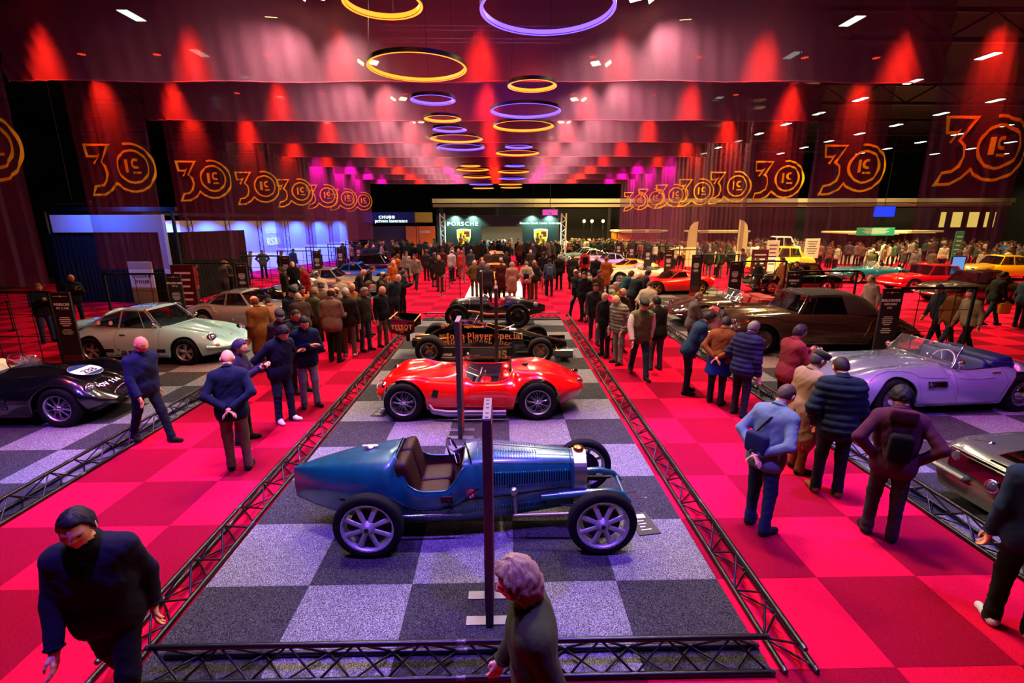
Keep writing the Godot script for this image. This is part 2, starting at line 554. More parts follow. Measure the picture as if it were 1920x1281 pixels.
# ---------------------------------------------------------------- stage lamps on the trusses
var par_proto: Node3D
var flood_proto: Node3D
func make_stage_lamps(k: int, d: float) -> void:
	var magenta = k >= 5
	for i in [-3.68, -3.0, -2.0, -1.0, 0.0, 1.0, 2.0, 3.0, 3.68]:
		var outer: bool = absf(i) > 3.2
		var p = V(XC + i * 2.7, d - 0.42, 7.45)
		if par_proto == null:
			par_proto = thing("stage_lamp", "", "lamp")
			var s = st()
			lathe(s, [[0.0, 0.16], [0.07, 0.15], [0.11, 0.06], [0.12, 0.0], [0.105, -0.005]], Transform3D.IDENTITY, 16)
			part(par_proto, "housing", s, "black_metal")
			s = st()
			tube(s, PackedVector3Array([Vector3(-0.13, 0.05, 0), Vector3(-0.13, 0.3, 0), Vector3(0, 0.44, 0), Vector3(0.13, 0.3, 0), Vector3(0.13, 0.05, 0)]), 0.012, 6)
			part(par_proto, "yoke", s, "black_metal")
			s = st()
			for a in 7:
				var c = Vector3.ZERO if a == 0 else Vector3(cos(a * TAU / 6), 0, sin(a * TAU / 6)) * 0.065
				lathe(s, [[0.0, -0.012], [0.02, -0.01], [0.026, 0.0]], Transform3D(Basis.IDENTITY, c), 10)
			part(par_proto, "led_lens", s, "led_red")
			par_proto.position = p
			tag(par_proto, "small red stage lamp glowing on the ceiling truss", "lamp", "red stage lamps")
		else:
			twin(par_proto).position = p
		var aim = V(XC + i * 2.7, d, 6.35 if outer else 5.85)
		var hue = Color(1.0, 0.22, 0.10)
		if magenta: hue = Color(1.0, 0.06, 0.75) if absi(int(i)) % 2 == 1 else Color(1.0, 0.25, 0.06)
		spot(p - Vector3(0, 0.04, 0), aim, hue, RED * (0.7 if outer else 1.0) * ((3.5 if outer else 2.2) if magenta else 1.0), 23.0 if outer else 18.0, 0.16, 1.0)
	for e in [-1.0, 1.0]:
		for h in [-1.0, 1.0, 0.0]:
			var rear: bool = h == 0.0
			var p = V(XC + e * (4.0 if rear else 2.95) + h * 0.16, d + (0.42 if rear else -0.40), 7.3)
			var aim = V(XC + e * 4.6, d + 3.6, 5.0) if rear else (V(XC + e * 7.6, d - 2.0) if h == e else V(XC + e * 1.2, d - 2.6))
			if flood_proto == null:
				flood_proto = thing("flood_lamp", "", "lamp")
				var s = st()
				box(s, Vector3(0, 0, 0.05), Vector3(0.26, 0.2, 0.09), 0.015)
				part(flood_proto, "housing", s, "black_metal")
				s = st()
				tube(s, PackedVector3Array([Vector3(-0.15, 0, 0.05), Vector3(-0.15, 0.24, 0.05), Vector3(0.15, 0.24, 0.05), Vector3(0.15, 0, 0.05)]), 0.01, 6)
				part(flood_proto, "bracket", s, "black_metal")
				s = st()
				box(s, Vector3(0, 0, -0.002), Vector3(0.22, 0.16, 0.012))
				part(flood_proto, "lamp_face", s, "flood_glow")
				tag(flood_proto, "warm white flood lamp of a pair under the ceiling truss", "lamp", "warm flood lamps")
				flood_proto.look_at_from_position(p, aim)
				s = st(); cyl(s, Vector3.ZERO, Vector3(0, 0.58, 0), 0.012, -1, 6)
				part(flood_proto, "hanger", s, "black_metal")
				flood_proto.get_node("hanger").basis = flood_proto.basis.inverse()
			else:
				var fl = twin(flood_proto)
				fl.look_at_from_position(p, aim)
				fl.get_node("hanger").basis = fl.basis.inverse()
				if rear:  # unseen third lamp, added to brighten the front of the next drape
					fl.set_meta("label", "added warm white flood lamp behind the valance, brightening the next drape")
					fl.set_meta("group", "added rear flood lamps")
					var arm = st(); tube(arm, PackedVector3Array([Vector3.ZERO, Vector3(0, 0.6, 0), Vector3(0, 0.6, 0.6)]), 0.012, 6)
					fl.get_node("hanger").mesh = done(arm)
			spot(p + (aim - p).normalized() * 0.03, aim, Color(1.0, 0.90, 0.76), FLOOD * (0.22 if rear else 1.0), 50.0 if rear else 60.0, 0.12, 1.0)

func make_violet_washes() -> void:
	# blue-violet wash lamps on the two trusses over and behind the camera
	ceiling_truss(2.45, "silver aluminium ceiling truss nearest the gallery, carrying violet lamps")
	for a in [[-7.6, 5.9, -8.6, 7.0], [-5.0, 5.9, -4.6, 7.2], [-2.3, 5.9, -1.8, 7.6], [1.4, 5.9, 1.0, 7.6], [4.2, 5.9, 3.9, 7.2], [6.8, 5.9, 7.6, 7.4], [-2.2, 2.2, -1.6, 4.2], [1.4, 2.2, 0.8, 4.2], [-6.5, 2.2, -7.4, 5.6], [5.7, 2.2, 6.6, 5.6]]:
		var p = V(a[0], a[1] + 0.14 if a[1] > 5 else 2.3, 7.45)
		var t = twin(par_proto, "blue-violet stage wash lamp above the blue racing car", "violet wash lamps")
		t.position = p
		t.get_node("led_lens").material_override = M.led_violet
		spot(p - Vector3(0, 0.04, 0), V(a[2], a[3]), Color(0.50, 0.33, 1.0), VIOLET * (0.62 if a[0] > 6 else 1.0), 27.0, 0.12, 0.7)

# ---------------------------------------------------------------- pendant rings
func make_rings() -> void:
	var rings = [[-1.44, 6.77, 0.93, "a"], [0.59, 6.92, 1.67, "v"], [-1.45, 9.33, 1.67, "a"], [0.61, 10.45, 0.93, "a"], [-1.50, 11.63, 0.95, "v"], [0.59, 12.71, 1.67, "v"], [-1.53, 13.66, 0.93, "a"], [0.62, 14.65, 1.67, "a"], [-1.50, 15.16, 0.95, "v"], [-1.46, 16.83, 1.67, "a"], [-1.47, 18.68, 1.67, "v"], [0.62, 18.54, 0.95, "v"], [0.62, 20.21, 1.67, "a"], [-1.5, 24.71, 0.93, "a"], [-1.5, 26.43, 1.67, "a"], [0.63, 24.70, 0.95, "v"], [0.63, 27.53, 1.6, "a"], [-1.5, 30.74, 1.67, "a"], [0.65, 31.86, 1.67, "v"], [-1.5, 36.78, 1.7, "v"], [-1.5, 41.0, 1.7, "a"], [0.62, 36.79, 1.67, "a"], [0.75, 40.20, 1.5, "a"]]
	var protos = {}
	for a in rings:
		var key: String = a[3] + ("big" if a[2] > 1.2 else "small")
		var amber: bool = a[3] == "a"
		var r: float = a[2] * 0.973 / 2
		var t: Node3D
		if protos.has(key): t = twin(protos[key])
		else:
			t = thing("pendant_ring", "", "pendant lamp")
			tag(t, "%s hoop pendant lamp glowing %s on thin wires" % ["wide" if a[2] > 1.2 else "small", "amber" if amber else "violet"], "pendant lamp", "%s %s ring lamps" % ["wide" if a[2] > 1.2 else "small", "amber" if amber else "violet"])
			var s = st()
			var w = 0.018
			var hgt = 0.034
			lathe(s, [[r - w, hgt], [r + w, hgt], [r + w, -hgt], [r - w, -hgt], [r - w, hgt]], Transform3D.IDENTITY, 64, true)
			part(t, "hoop", s, "black_metal")
			s = st()
			lathe(s, [[r - w - 0.003, hgt * 0.8], [r - w - 0.006, 0], [r - w - 0.003, -hgt * 0.8]], Transform3D.IDENTITY, 64)
			lathe(s, [[r - w, -hgt - 0.002], [r, -hgt - 0.006], [r + w, -hgt - 0.002]], Transform3D.IDENTITY, 64)
			part(t, "led_strip_light", s, "led_amber" if amber else "led_violet")
			for i in 3:
				var p = Vector3(cos(i * TAU / 3 + 0.6), 0, sin(i * TAU / 3 + 0.6)) * r
				s = st()
				cyl(s, p, Vector3(p.x * 0.3, 7.02, p.z * 0.3), 0.004, -1, 4)
				part(t, "wire", s, "black_metal")
			protos[key] = t
		t.position = V(a[0] * 0.973, a[1] * 0.973, 5.98)
		if a[1] < 21: omni(V(a[0] * 0.973, a[1] * 0.973, 5.9), Color(1.0, 0.5, 0.16) if amber else Color(0.36, 0.25, 1.0), 1.6 * a[2], r)

# ---------------------------------------------------------------- the hall round it
func make_hall() -> void:
	var s = st()
	box(s, V(6, 36, 13.15), Vector3(110, 0.3, 100)); struct("ceiling", s, "hall_black")
	s = st(); box(s, V(6, 86, 6.5), Vector3(110, 13.6, 0.3)); struct("wall_back", s, "hall_black")
	s = st(); box(s, V(6, -14, 6.5), Vector3(110, 13.6, 0.3)); struct("wall_front", s, "hall_black")
	s = st(); box(s, V(-49, 36, 6.5), Vector3(0.3, 13.6, 100)); struct("wall_left", s, "hall_black")
	s = st(); box(s, V(61, 36, 6.5), Vector3(0.3, 13.6, 100)); struct("wall_right", s, "hall_black")
	# roof girders and a gallery beam
	for a in 5:
		var r = thing("roof_girder", "dark steel roof girder crossing the hall high above", "girder", V(6, 24 + a * 12, 11.9), 0, "roof girders")
		for y in [-0.6, 0.6]:
			s = st(); box(s, Vector3(0, y, 0), Vector3(100, 0.2, 0.2)); part(r, "flange", s, "steel_dark")
		s = st()
		for i in 50:
			cyl(s, Vector3(-50 + i * 2, -0.55 if i % 2 == 0 else 0.55, 0), Vector3(-48 + i * 2, 0.55 if i % 2 == 0 else -0.55, 0), 0.06, -1, 5)
		part(r, "lacing", s, "steel_dark").set_meta("kind", "stuff")
	var bay: Node3D
	for a in [[-13.2, 19.9], [-13.2, 23.9], [-13.1, 27.9], [-13.1, 31.9], [-13.2, 35.8], [-13.1, 39.5], [13.0, 20.0], [13.0, 23.8], [21.9, 23.8], [21.9, 27.9], [30.5, 32.0], [21.9, 31.8], [21.9, 35.8], [30.5, 35.8], [30.6, 39.9], [21.8, 39.6], [39.4, 40.0], [21.9, 43.8], [30.5, 43.7], [39.2, 43.9], [30.5, 47.7], [22.0, 47.7], [39.6, 48.2], [48.2, 48.1], [21.9, 51.8], [30.6, 51.7], [39.7, 52.4], [48.4, 52.3], [30.7, 56.1], [22.2, 56.2], [39.5, 56.0], [48.2, 56.4], [56.0, 56.4], [13.1, 31.7], [13.0, 35.7], [4, 48], [-4, 48], [0, 56], [12, 44]]:
		if bay == null:
			bay = thing("hall_lamp", "white strip lamp hanging under the black hall roof", "lamp", Vector3.ZERO, 0, "strip lamps under the hall roof")
			s = st(); box(s, Vector3(0, 0.06, 0), Vector3(0.42, 0.1, 1.0), 0.02); part(bay, "housing", s, "dark_metal")
			s = st(); box(s, Vector3(0, 0, 0), Vector3(0.36, 0.03, 0.94)); part(bay, "lamp_face", s, "bay_glow")
			s = st()
			for e in [-0.4, 0.4]: cyl(s, Vector3(0, 0.1, e), Vector3(0, 2.4, e), 0.008, -1, 4)
			part(bay, "hanger", s, "black_metal")
			bay.position = V(a[0], a[1], 10.6)
		else: twin(bay).position = V(a[0], a[1], 10.6)
		var l = SpotLight3D.new()
		spot(V(a[0], a[1], 10.55), V(a[0], a[1]), Color(1.0, 0.86, 0.58), BAY * (2.0 if a[1] > 42 else (1.2 if a[0] < 0 else (6.0 if a[1] < 37 else 2.4))), 62.0, 0.3, 0.6)
		l.free()

# ---------------------------------------------------------------- car kit: bodies lofted through cross sections
# a key row is [x, centre y, z1, y1, crown z, crown y, widest z, widest y, sill z, sill y]; nose at +x, ground at y = 0
const NA := 9
const NB := 10
func section(B: Dictionary, x: float) -> PackedVector2Array:
	var k = hermite(B.keys, x)
	var p = [Vector2(0, k[1]), Vector2(k[2], k[3]), Vector2(k[4], k[5]), Vector2(k[6], k[7]), Vector2(k[8], k[9])]
	var m = [Vector2(k[2], 0), (p[2] - p[0]) / 2, (p[3] - p[1]) / 2, (p[4] - p[2]) / 2, p[4] - p[3]]
	var low: float = k[9]
	for a in B.get("arches", []):
		var dx = absf(x - a[0])
		if dx < a[1]: low = maxf(low, a[2] + sqrt(a[1] * a[1] - dx * dx))
	var cr = func(i: int, t: float) -> Vector2:
		var t2 = t * t
		var t3 = t2 * t
		return p[i] * (2 * t3 - 3 * t2 + 1) + m[i] * (t3 - 2 * t2 + t) + p[i + 1] * (-2 * t3 + 3 * t2) + m[i + 1] * (t3 - t2)
	var out = PackedVector2Array()
	for i in NA + 1:
		var u = 2.0 * i / NA
		out.append(cr.call(mini(int(u), 1), u - mini(int(u), 1)))
	var side = PackedVector2Array([p[2]])
	for i in range(1, 17):
		var u = 2.0 * i / 16
		var q: Vector2 = cr.call(2 + mini(int(u), 1), u - mini(int(u), 1))
		if q.y < low:
			var b = side[-1]
			side.append(b.lerp(q, clampf((b.y - low) / maxf(b.y - q.y, 1e-5), 0, 1)))
			break
		side.append(q)
	var len = [0.0]
	for i in range(1, side.size()): len.append(len[-1] + side[i].distance_to(side[i - 1]))
	var j = 0
	for i in range(1, NB + 1):
		var want: float = len[-1] * i / NB
		while j < side.size() - 2 and len[j + 1] < want: j += 1
		out.append(side[j].lerp(side[j + 1], clampf((want - len[j]) / maxf(len[j + 1] - len[j], 1e-6), 0, 1)) if side.size() > 1 else side[0])
	var e = out[-1]
	out.append(Vector2(maxf(e.x - 0.05, 0), e.y + 0.004))
	return out

func surf(B: Dictionary, x: float, t: float, side := 1.0, lift := 0.0) -> Vector3:
	var q = section(B, x)
	var u = t * (NA + NB)
	var i = mini(int(u), NA + NB - 1)
	var a = q[i].lerp(q[i + 1], u - i)
	if lift != 0.0:
		var n = (q[i + 1] - q[i]).normalized()
		a += Vector2(-n.y, n.x) * lift * (1.0 if n.x > 0 or n.y < 0 else -1.0)
	return Vector3(x, a.y, a.x * side)

func on_body(B: Dictionary, x: float, t: float, side: float, lift := 0.004) -> Transform3D:
	# a frame on the skin: local x along the car, local z out of it
	var a = surf(B, x, t, side)
	var u = (surf(B, x + 0.02, t, side) - surf(B, x - 0.02, t, side)).normalized()
	var v = (surf(B, x, t - 0.02, side) - surf(B, x, t + 0.02, side)).normalized()
	if side < 0: u = -u
	var n = u.cross(v).normalized()
	return Transform3D(Basis(u, n.cross(u), n), a + n * lift)

func shell(parent: Node, called: String, B: Dictionary, m, nx := 84) -> MeshInstance3D:
	var k: Array = B.keys
	var x0: float = k[0][0]
	var x1: float = k[-1][0]
	var xs = []
	for i in nx + 1: xs.append(lerpf(x0, x1, i / float(nx)))
	for a in B.get("arches", []):
		for e in [-1.0, 1.0]:
			xs.append(a[0] + e * a[1] * 0.999)
			xs.append(a[0] + e * a[1] * 0.96)
	if B.has("open"): xs.append_array([B.open[0], B.open[1]])
	xs.sort()
	var secs = []
	for x in xs: secs.append(section(B, x))
	var s = st()
	for side in [1.0, -1.0]:
		smooth(s)
		group_no -= 1 if side > 0 else 0
		for i in xs.size() - 1:
			var a: PackedVector2Array = secs[i]
			var b: PackedVector2Array = secs[i + 1]
			var xm: float = (xs[i] + xs[i + 1]) / 2
			for j in a.size() - 1:
				if B.has("open") and xm > B.open[0] and xm < B.open[1] and j < NA: continue
				var p = Vector3(xs[i], a[j].y, a[j].x * side)
				var q = Vector3(xs[i], a[j + 1].y, a[j + 1].x * side)
				var r = Vector3(xs[i + 1], b[j + 1].y, b[j + 1].x * side)
				var t = Vector3(xs[i + 1], b[j].y, b[j].x * side)
				if side > 0: quad(s, p, q, r, t)
				else: quad(s, t, r, q, p)
	for i in [0, xs.size() - 1]:
		var ring = PackedVector3Array()
		for q in secs[i]: ring.append(Vector3(xs[i], q.y, q.x))
		for j in range(secs[i].size() - 1, -1, -1): ring.append(Vector3(xs[i], secs[i][j].y, -secs[i][j].x))
		fan(s, ring, i == 0)
	return part(parent, called, s, m)

func rim_of(parent: Node, called: String, B: Dictionary, m, r := 0.012) -> void:
	# a bead round the cockpit opening
	var p = PackedVector3Array()
	for side in [1.0, -1.0]:
		for i in 25:
			var x: float = lerpf(B.open[0], B.open[1], (i if side > 0 else 24 - i) / 24.0)
			var q = section(B, x)[NA]
			p.append(Vector3(x, q.y, q.x * side))
	var s = st()
	tube(s, p, r, 6, true)
	part(parent, called, s, m)

func tub(parent: Node, called: String, B: Dictionary, m, floor_y: float, inset := 0.03) -> void:
	# the inside of an open cockpit
	var rows = []
	for i in 17:
		var x: float = lerpf(B.open[0], B.open[1], i / 16.0)
		var q = section(B, x)[NA]
		var row = PackedVector3Array()
		var w = maxf(q.x - inset, 0.01)
		var deep = lerpf(q.y, floor_y, sin(PI * i / 16.0) ** 0.35)
		for z in [1.0, 0.98, 0.9, 0.0, -0.9, -0.98, -1.0]:
			var y: float = q.y - 0.004 if absf(z) == 1.0 else (lerpf(q.y, deep, 0.5) if absf(z) == 0.98 else deep)
			row.append(Vector3(x, y, w * z))
		rows.append(row)
	var s = st()
	grid(s, rows)
	part(parent, called, s, m)

func skin_line(parent: Node, called: String, B: Dictionary, pts: Array, m, r := 0.004, both := true) -> void:
	# a bead, trim strip or dark tube painting panel-gap shade, through [x, t] points
	for side in ([1.0, -1.0] if both else [1.0]):
		var p = PackedVector3Array()
		for i in pts.size() - 1:
			for k in 6:
				var f = k / 6.0
				p.append(surf(B, lerpf(pts[i][0], pts[i + 1][0], f), lerpf(pts[i][1], pts[i + 1][1], f), side))
		p.append(surf(B, pts[-1][0], pts[-1][1], side))
		var s = st()
		tube(s, p, r, 5)
		part(parent, called, s, m)

func greenhouse(parent: Node, G: Array, body, glass, rise := 0.05, lo := 0.06, hi := 0.92) -> void:
	# G: half loop from front centre to rear centre, [belt x, z, y, roof x, z, y, name of the panel up to the next point]
	var skin = st()
	var panes = {}
	smooth(skin)
	var g = group_no
	for side in [1.0, -1.0]:
		for i in G.size() - 1:
			var a: Array = G[i]
			var b: Array = G[i + 1]
			var ab := Vector3(a[0], a[2], a[1] * side); var ar = Vector3(a[3], a[5], a[4] * side)
			var bb := Vector3(b[0], b[2], b[1] * side); var br = Vector3(b[3], b[5], b[4] * side)
			var kind: String = a[6]
			if kind == "roof" or kind == "pillar":
				skin.set_smooth_group(g if kind == "roof" else -1)
				if side > 0: quad(skin, ab, ar, br, bb)
				else: quad(skin, bb, br, ar, ab)
			else:
				var key = kind + ("" if kind == "windshield" or kind == "rear_window" else ("_a" if side > 0 else "_b"))
				if not panes.has(key):
					panes[key] = st()
				var p: SurfaceTool = panes[key]
				flat(p)
				flat(skin)
				for v in [[0.0, lo, skin], [lo, hi, p], [hi, 1.0, skin]]:
					var q0 := ab.lerp(ar, v[0]); var q1 = ab.lerp(ar, v[1])
					var r0 := bb.lerp(br, v[0]); var r1 = bb.lerp(br, v[1])
					if side > 0: quad(v[2], q0, q1, r1, r0)
					else: quad(v[2], r0, r1, q1, q0)
			skin.set_smooth_group(g)
			var last = [ar, br]
			for f in [0.8, 0.5, 0.0]:
				var h: float = rise * (1.0 - f * f)
				var c0 := Vector3(ar.x, ar.y + h * minf(1.0, absf(ar.z) * 4), ar.z * f); var c1 = Vector3(br.x, br.y + h * minf(1.0, absf(br.z) * 4), br.z * f)
				if side > 0: quad(skin, last[0], c0, c1, last[1])
				else: quad(skin, last[1], c1, c0, last[0])
				last = [c0, c1]
	part(parent, "roof", skin, body)
	for k in panes: part(parent, k.trim_suffix("_a").trim_suffix("_b"), panes[k], glass)

var wheel_cache := {}
func cached(key: String, make) -> ArrayMesh:
	if not wheel_cache.has(key):
		var s = st()
		make.call(s)
		wheel_cache[key] = done(s)
	return wheel_cache[key]

func wheel(parent: Node, x: float, z: float, r: float, w: float, kind: String, paint = "alloy", turn := 0.0) -> void:
	# local y is the axle and points outwards
	var out = 1.0 if z > 0 else -1.0
	var basis = Basis(Vector3.UP, turn) * Basis(Vector3(1, 0, 0), Vector3(0, 0, out), Vector3(0, -out, 0))
	var key = "%s %.3f %.3f" % [kind, r, w]
	var rr = r * {"wire": 0.66, "racer": 0.72, "bugatti": 0.76, "fuchs": 0.63, "disc": 0.66, "slick": 0.62, "five": 0.66}[kind]
	var hw = w / 2
	var tire = cached(key + "tire", func(s): lathe(s, [[rr, hw * 0.7], [rr + 0.01, hw * 0.92], [lerpf(rr, r, 0.5), hw], [r * 0.965, hw * 0.86], [r, hw * 0.6], [r * 1.002, 0], [r, -hw * 0.6], [r * 0.965, -hw * 0.86], [lerpf(rr, r, 0.5), -hw], [rr, -hw * 0.7]], Transform3D.IDENTITY, 40))
	var o = part(parent, "wheel", tire, "rubber", Transform3D(basis, Vector3(x, r, z)))
	if kind == "bugatti" or kind == "racer" or kind == "slick":
		part(o, "tread", cached(key + "tread", func(s):
			for e in ([-0.3, 0.0, 0.3] if kind != "slick" else [-0.42, 0.42]): lathe(s, [[r * 0.99, hw * (e - 0.13)], [r * 1.006, hw * (e - 0.10)], [r * 1.006, hw * (e + 0.10)], [r * 0.99, hw * (e + 0.13)]], Transform3D.IDENTITY, 40)), "rubber")
	part(o, "rim", cached(key + "rim", func(s):
		lathe(s, [[rr * 1.0, hw * 0.98], [rr * 0.98, hw * 1.0], [rr * 0.93, hw * 0.9], [rr * 0.9, hw * 0.55], [rr * 0.88, -hw * 0.6], [rr * 1.0, -hw * 0.8]], Transform3D.IDENTITY, 36)), paint)
	part(o, "brake_drum", cached(key + "drum", func(s):
		lathe(s, [[0.0, -hw * 0.15], [rr * 0.7, -hw * 0.2], [rr * 0.72, -hw * 0.9], [0, -hw * 0.95]], Transform3D.IDENTITY, 24)), "dark_metal")
	if kind == "wire" or kind == "racer":
		part(o, "spokes", cached(key + "spokes", func(s):
			var n = 36 if kind == "wire" else 30
			for i in n:
				var a = TAU * i / n
				var b = a + (0.5 if i % 2 == 0 else -0.5)
				var lip = hw * (0.55 if i % 4 < 2 else -0.2)
				tube(s, PackedVector3Array([Vector3(cos(a) * rr * 0.9, lip, sin(a) * rr * 0.9), Vector3(cos(b) * rr * 0.17, hw * (0.8 if i % 4 < 2 else 0.35), sin(b) * rr * 0.17)]), 0.0035, 4, false, false)), paint)
		part(o, "hub_nut", cached(key + "nut", func(s):
			lathe(s, [[rr * 0.2, hw * 0.2], [rr * 0.2, hw * 0.75], [rr * 0.13, hw * 0.9], [rr * 0.1, hw * 1.12], [0, hw * 1.15]], Transform3D.IDENTITY, 16)
			box(s, Vector3(0, hw * 1.06, 0), Vector3(rr * 0.5, 0.016, 0.022), 0.005)), "chrome" if kind == "wire" else "dark_metal")
	elif kind == "bugatti":
		for i in 8:
			part(o, "spoke", cached(key + "spoke", func(s):
				var rows = []
				for f in [0.16, 0.3, 0.6, 0.92]:
					var hh: float = lerpf(0.026, 0.031, f)
					var y = hw * lerpf(0.75, 0.5, f)
					rows.append(PackedVector3Array([Vector3(rr * f, y, -hh), Vector3(rr * f, y + 0.008, -hh * 0.6), Vector3(rr * f, y + 0.008, hh * 0.6), Vector3(rr * f, y, hh), Vector3(rr * f, y - 0.02, 0)]))
				grid(s, rows, true)), paint, Transform3D(Basis(Vector3.UP, TAU * (i + 0.5) / 8), Vector3.ZERO))
		part(o, "hub", cached(key + "hub", func(s):
			lathe(s, [[rr * 0.30, hw * 0.5], [rr * 0.29, hw * 0.78], [rr * 0.2, hw * 0.9], [rr * 0.17, hw * 1.25], [rr * 0.12, hw * 1.35], [0, hw * 1.36]], Transform3D.IDENTITY, 20)), paint)
		part(o, "hub_nut", cached(key + "nut", func(s): lathe(s, [[rr * 0.11, hw * 1.3], [rr * 0.09, hw * 1.42], [0, hw * 1.42]], Transform3D.IDENTITY, 6)), "dark_metal")
		part(o, "rivets", cached(key + "rivets", func(s):
			for i in 32: lathe(s, [[0.006, hw * 0.9], [0.004, hw * 1.0], [0, hw * 1.01]], Transform3D(Basis.IDENTITY, Vector3(cos(TAU * i / 32) * rr * 0.955, 0, sin(TAU * i / 32) * rr * 0.955)), 5)), "dark_metal")
	elif kind == "fuchs" or kind == "five":
		part(o, "wheel_disc", cached(key + "disc", func(s): lathe(s, [[0, hw * 0.3], [rr * 0.5, hw * 0.25], [rr * 0.9, hw * 0.1]], Transform3D.IDENTITY, 24)), "black_paint")
		for i in 5:
			part(o, "spoke", cached(key + "spoke", func(s):
				var rows = []
				for f in [[0.12, 0.10, 0.55], [0.3, 0.17, 0.75], [0.6, 0.25 if kind == "fuchs" else 0.16, 0.7], [0.85, 0.2, 0.55], [0.95, 0.08, 0.4]]:
					var c: float = f[1] * rr
					rows.append(PackedVector3Array([Vector3(rr * f[0], hw * f[2] - 0.015, -c), Vector3(rr * f[0], hw * f[2], -c * 0.7), Vector3(rr * f[0], hw * f[2] + 0.006, 0), Vector3(rr * f[0], hw * f[2], c * 0.7), Vector3(rr * f[0], hw * f[2] - 0.015, c)]))
				grid(s, rows)), paint, Transform3D(Basis(Vector3.UP, TAU * (i + 0.25) / 5), Vector3.ZERO))
		part(o, "hub_cap", cached(key + "cap", func(s): lathe(s, [[rr * 0.17, hw * 0.5], [rr * 0.16, hw * 0.8], [0, hw * 0.85]], Transform3D.IDENTITY, 14)), "alloy")
	elif kind == "disc":
		part(o, "wheel_disc", cached(key + "disc", func(s): lathe(s, [[rr * 0.45, hw * 0.62], [rr * 0.62, hw * 0.5], [rr * 0.8, hw * 0.62], [rr * 0.93, hw * 0.75]], Transform3D.IDENTITY, 28)), paint)
		part(o, "hub_cap", cached(key + "cap", func(s): lathe(s, [[rr * 0.52, hw * 0.6], [rr * 0.48, hw * 0.8], [rr * 0.3, hw * 1.0], [0, hw * 1.06]], Transform3D.IDENTITY, 24)), "chrome")
		part(o, "slots", cached(key + "slots", func(s):
			for i in 10: box(s, Vector3(cos(TAU * i / 10) * rr * 0.72, hw * 0.6, sin(TAU * i / 10) * rr * 0.72), Vector3(0.012, 0.012, 0.04), 0.004, Basis(Vector3.UP, -TAU * i / 10))), "black_paint")
	else:
		part(o, "wheel_disc", cached(key + "disc", func(s): lathe(s, [[0, hw * 0.1], [rr * 0.3, hw * 0.0], [rr * 0.55, -hw * 0.1], [rr * 0.9, -hw * 0.2]], Transform3D.IDENTITY, 24)), "dull_alloy")
		for i in 4:
			part(o, "spoke", cached(key + "spoke", func(s): box(s, Vector3(rr * 0.42, hw * 0.05, 0), Vector3(rr * 0.6, 0.03, 0.05), 0.01)), "brass", Transform3D(Basis(Vector3.UP, TAU * (i + 0.5) / 4), Vector3.ZERO))
		part(o, "hub_nut", cached(key + "nut", func(s): lathe(s, [[rr * 0.2, hw * 0.0], [rr * 0.16, hw * 0.35], [0, hw * 0.36]], Transform3D.IDENTITY, 8)), "brass")
	mark_small(o)

func mark_small(t: Node) -> void:
	for o in t.get_children():
		if String(o.name).get_slice("_", 0) in ["rivets", "spokes", "slots", "tread"]: o.set_meta("kind", "stuff")

func under_pan(parent: Node, x0: float, x1: float, hw: float, y0: float, y1: float) -> void:
	var s = st()
	box(s, Vector3((x0 + x1) / 2, (y0 + y1) / 2, 0), Vector3(x1 - x0, y1 - y0, hw * 2), 0.03)
	part(parent, "chassis", s, "black_paint")

func pad(s: SurfaceTool, c: Vector3, size: Vector3, tilt := 0.0, puff := 0.03) -> void:
	# a rounded cushion
	var rows = []
	var b = Basis(Vector3.BACK, tilt)
	for i in 9:
		var v = lerpf(-PI / 2, PI / 2, i / 8.0)
		var row = PackedVector3Array()
		for j in 20:
			var u = TAU * j / 20
			var e = 0.35
			var q = Vector3(signf(cos(u)) * pow(absf(cos(u)), e) * pow(absf(cos(v)), e), signf(sin(v)) * pow(absf(sin(v)), e), signf(sin(u)) * pow(absf(sin(u)), e) * pow(absf(cos(v)), e))
			row.append(c + b * (q * size / 2))
		rows.append(row)
	grid(s, rows, true)

func steering_wheel(parent: Node, at: Vector3, r: float, tilt: float, m, spokes := 4) -> void:
	var b = Basis(Vector3.BACK, tilt)
	var s = st()
	var p = PackedVector3Array()
	for i in 28: p.append(at + b * Vector3(0, sin(TAU * i / 28) * r, cos(TAU * i / 28) * r))
	tube(s, p, 0.012, 6, true)
	var o = part(parent, "steering_wheel", s, m)
	s = st()
	for i in spokes: cyl(s, at, at + b * Vector3(0, sin(TAU * (i + 0.5) / spokes) * r, cos(TAU * (i + 0.5) / spokes) * r), 0.006, -1, 5)
	cyl(s, at, at + b * Vector3(0.35, 0, 0), 0.016, -1, 8)
	part(o, "column", s, "alloy")

func lamp_round(parent: Node, called: String, at: Vector3, dir: Vector3, r: float, glass = "lens", ring = "chrome") -> void:
	var xf = Transform3D(frame_of(dir.normalized()) * Basis(Vector3.RIGHT, PI / 2), at)
	var s = st()
	lathe(s, [[0, 0.03], [r * 0.6, 0.022], [r * 0.92, 0.0]], xf, 20)
	var o = part(parent, called, s, glass)
	s = st()
	lathe(s, [[r * 0.9, 0.004], [r, 0.01], [r * 1.06, 0.0], [r * 1.04, -0.06]], xf, 20)
	part(o, "bezel", s, ring)

func paint(key: String, c: Color, rough := 0.22, coat := 1.0, metal := 0.0) -> void:
	mat(key, c, rough, metal, {"clearcoat_enabled": coat > 0, "clearcoat": coat, "clearcoat_roughness": 0.04})

func lettering(parent: Node, called: String, words: String, size: float, xf: Transform3D, m, font := "Droid Sans", bold := true, squeeze := 1.0) -> MeshInstance3D:
	return part(parent, called, text_mesh(words, size, 0.003, font, bold), m, xf * Transform3D(Basis.from_scale(Vector3(squeeze, 1, 1)), Vector3.ZERO))

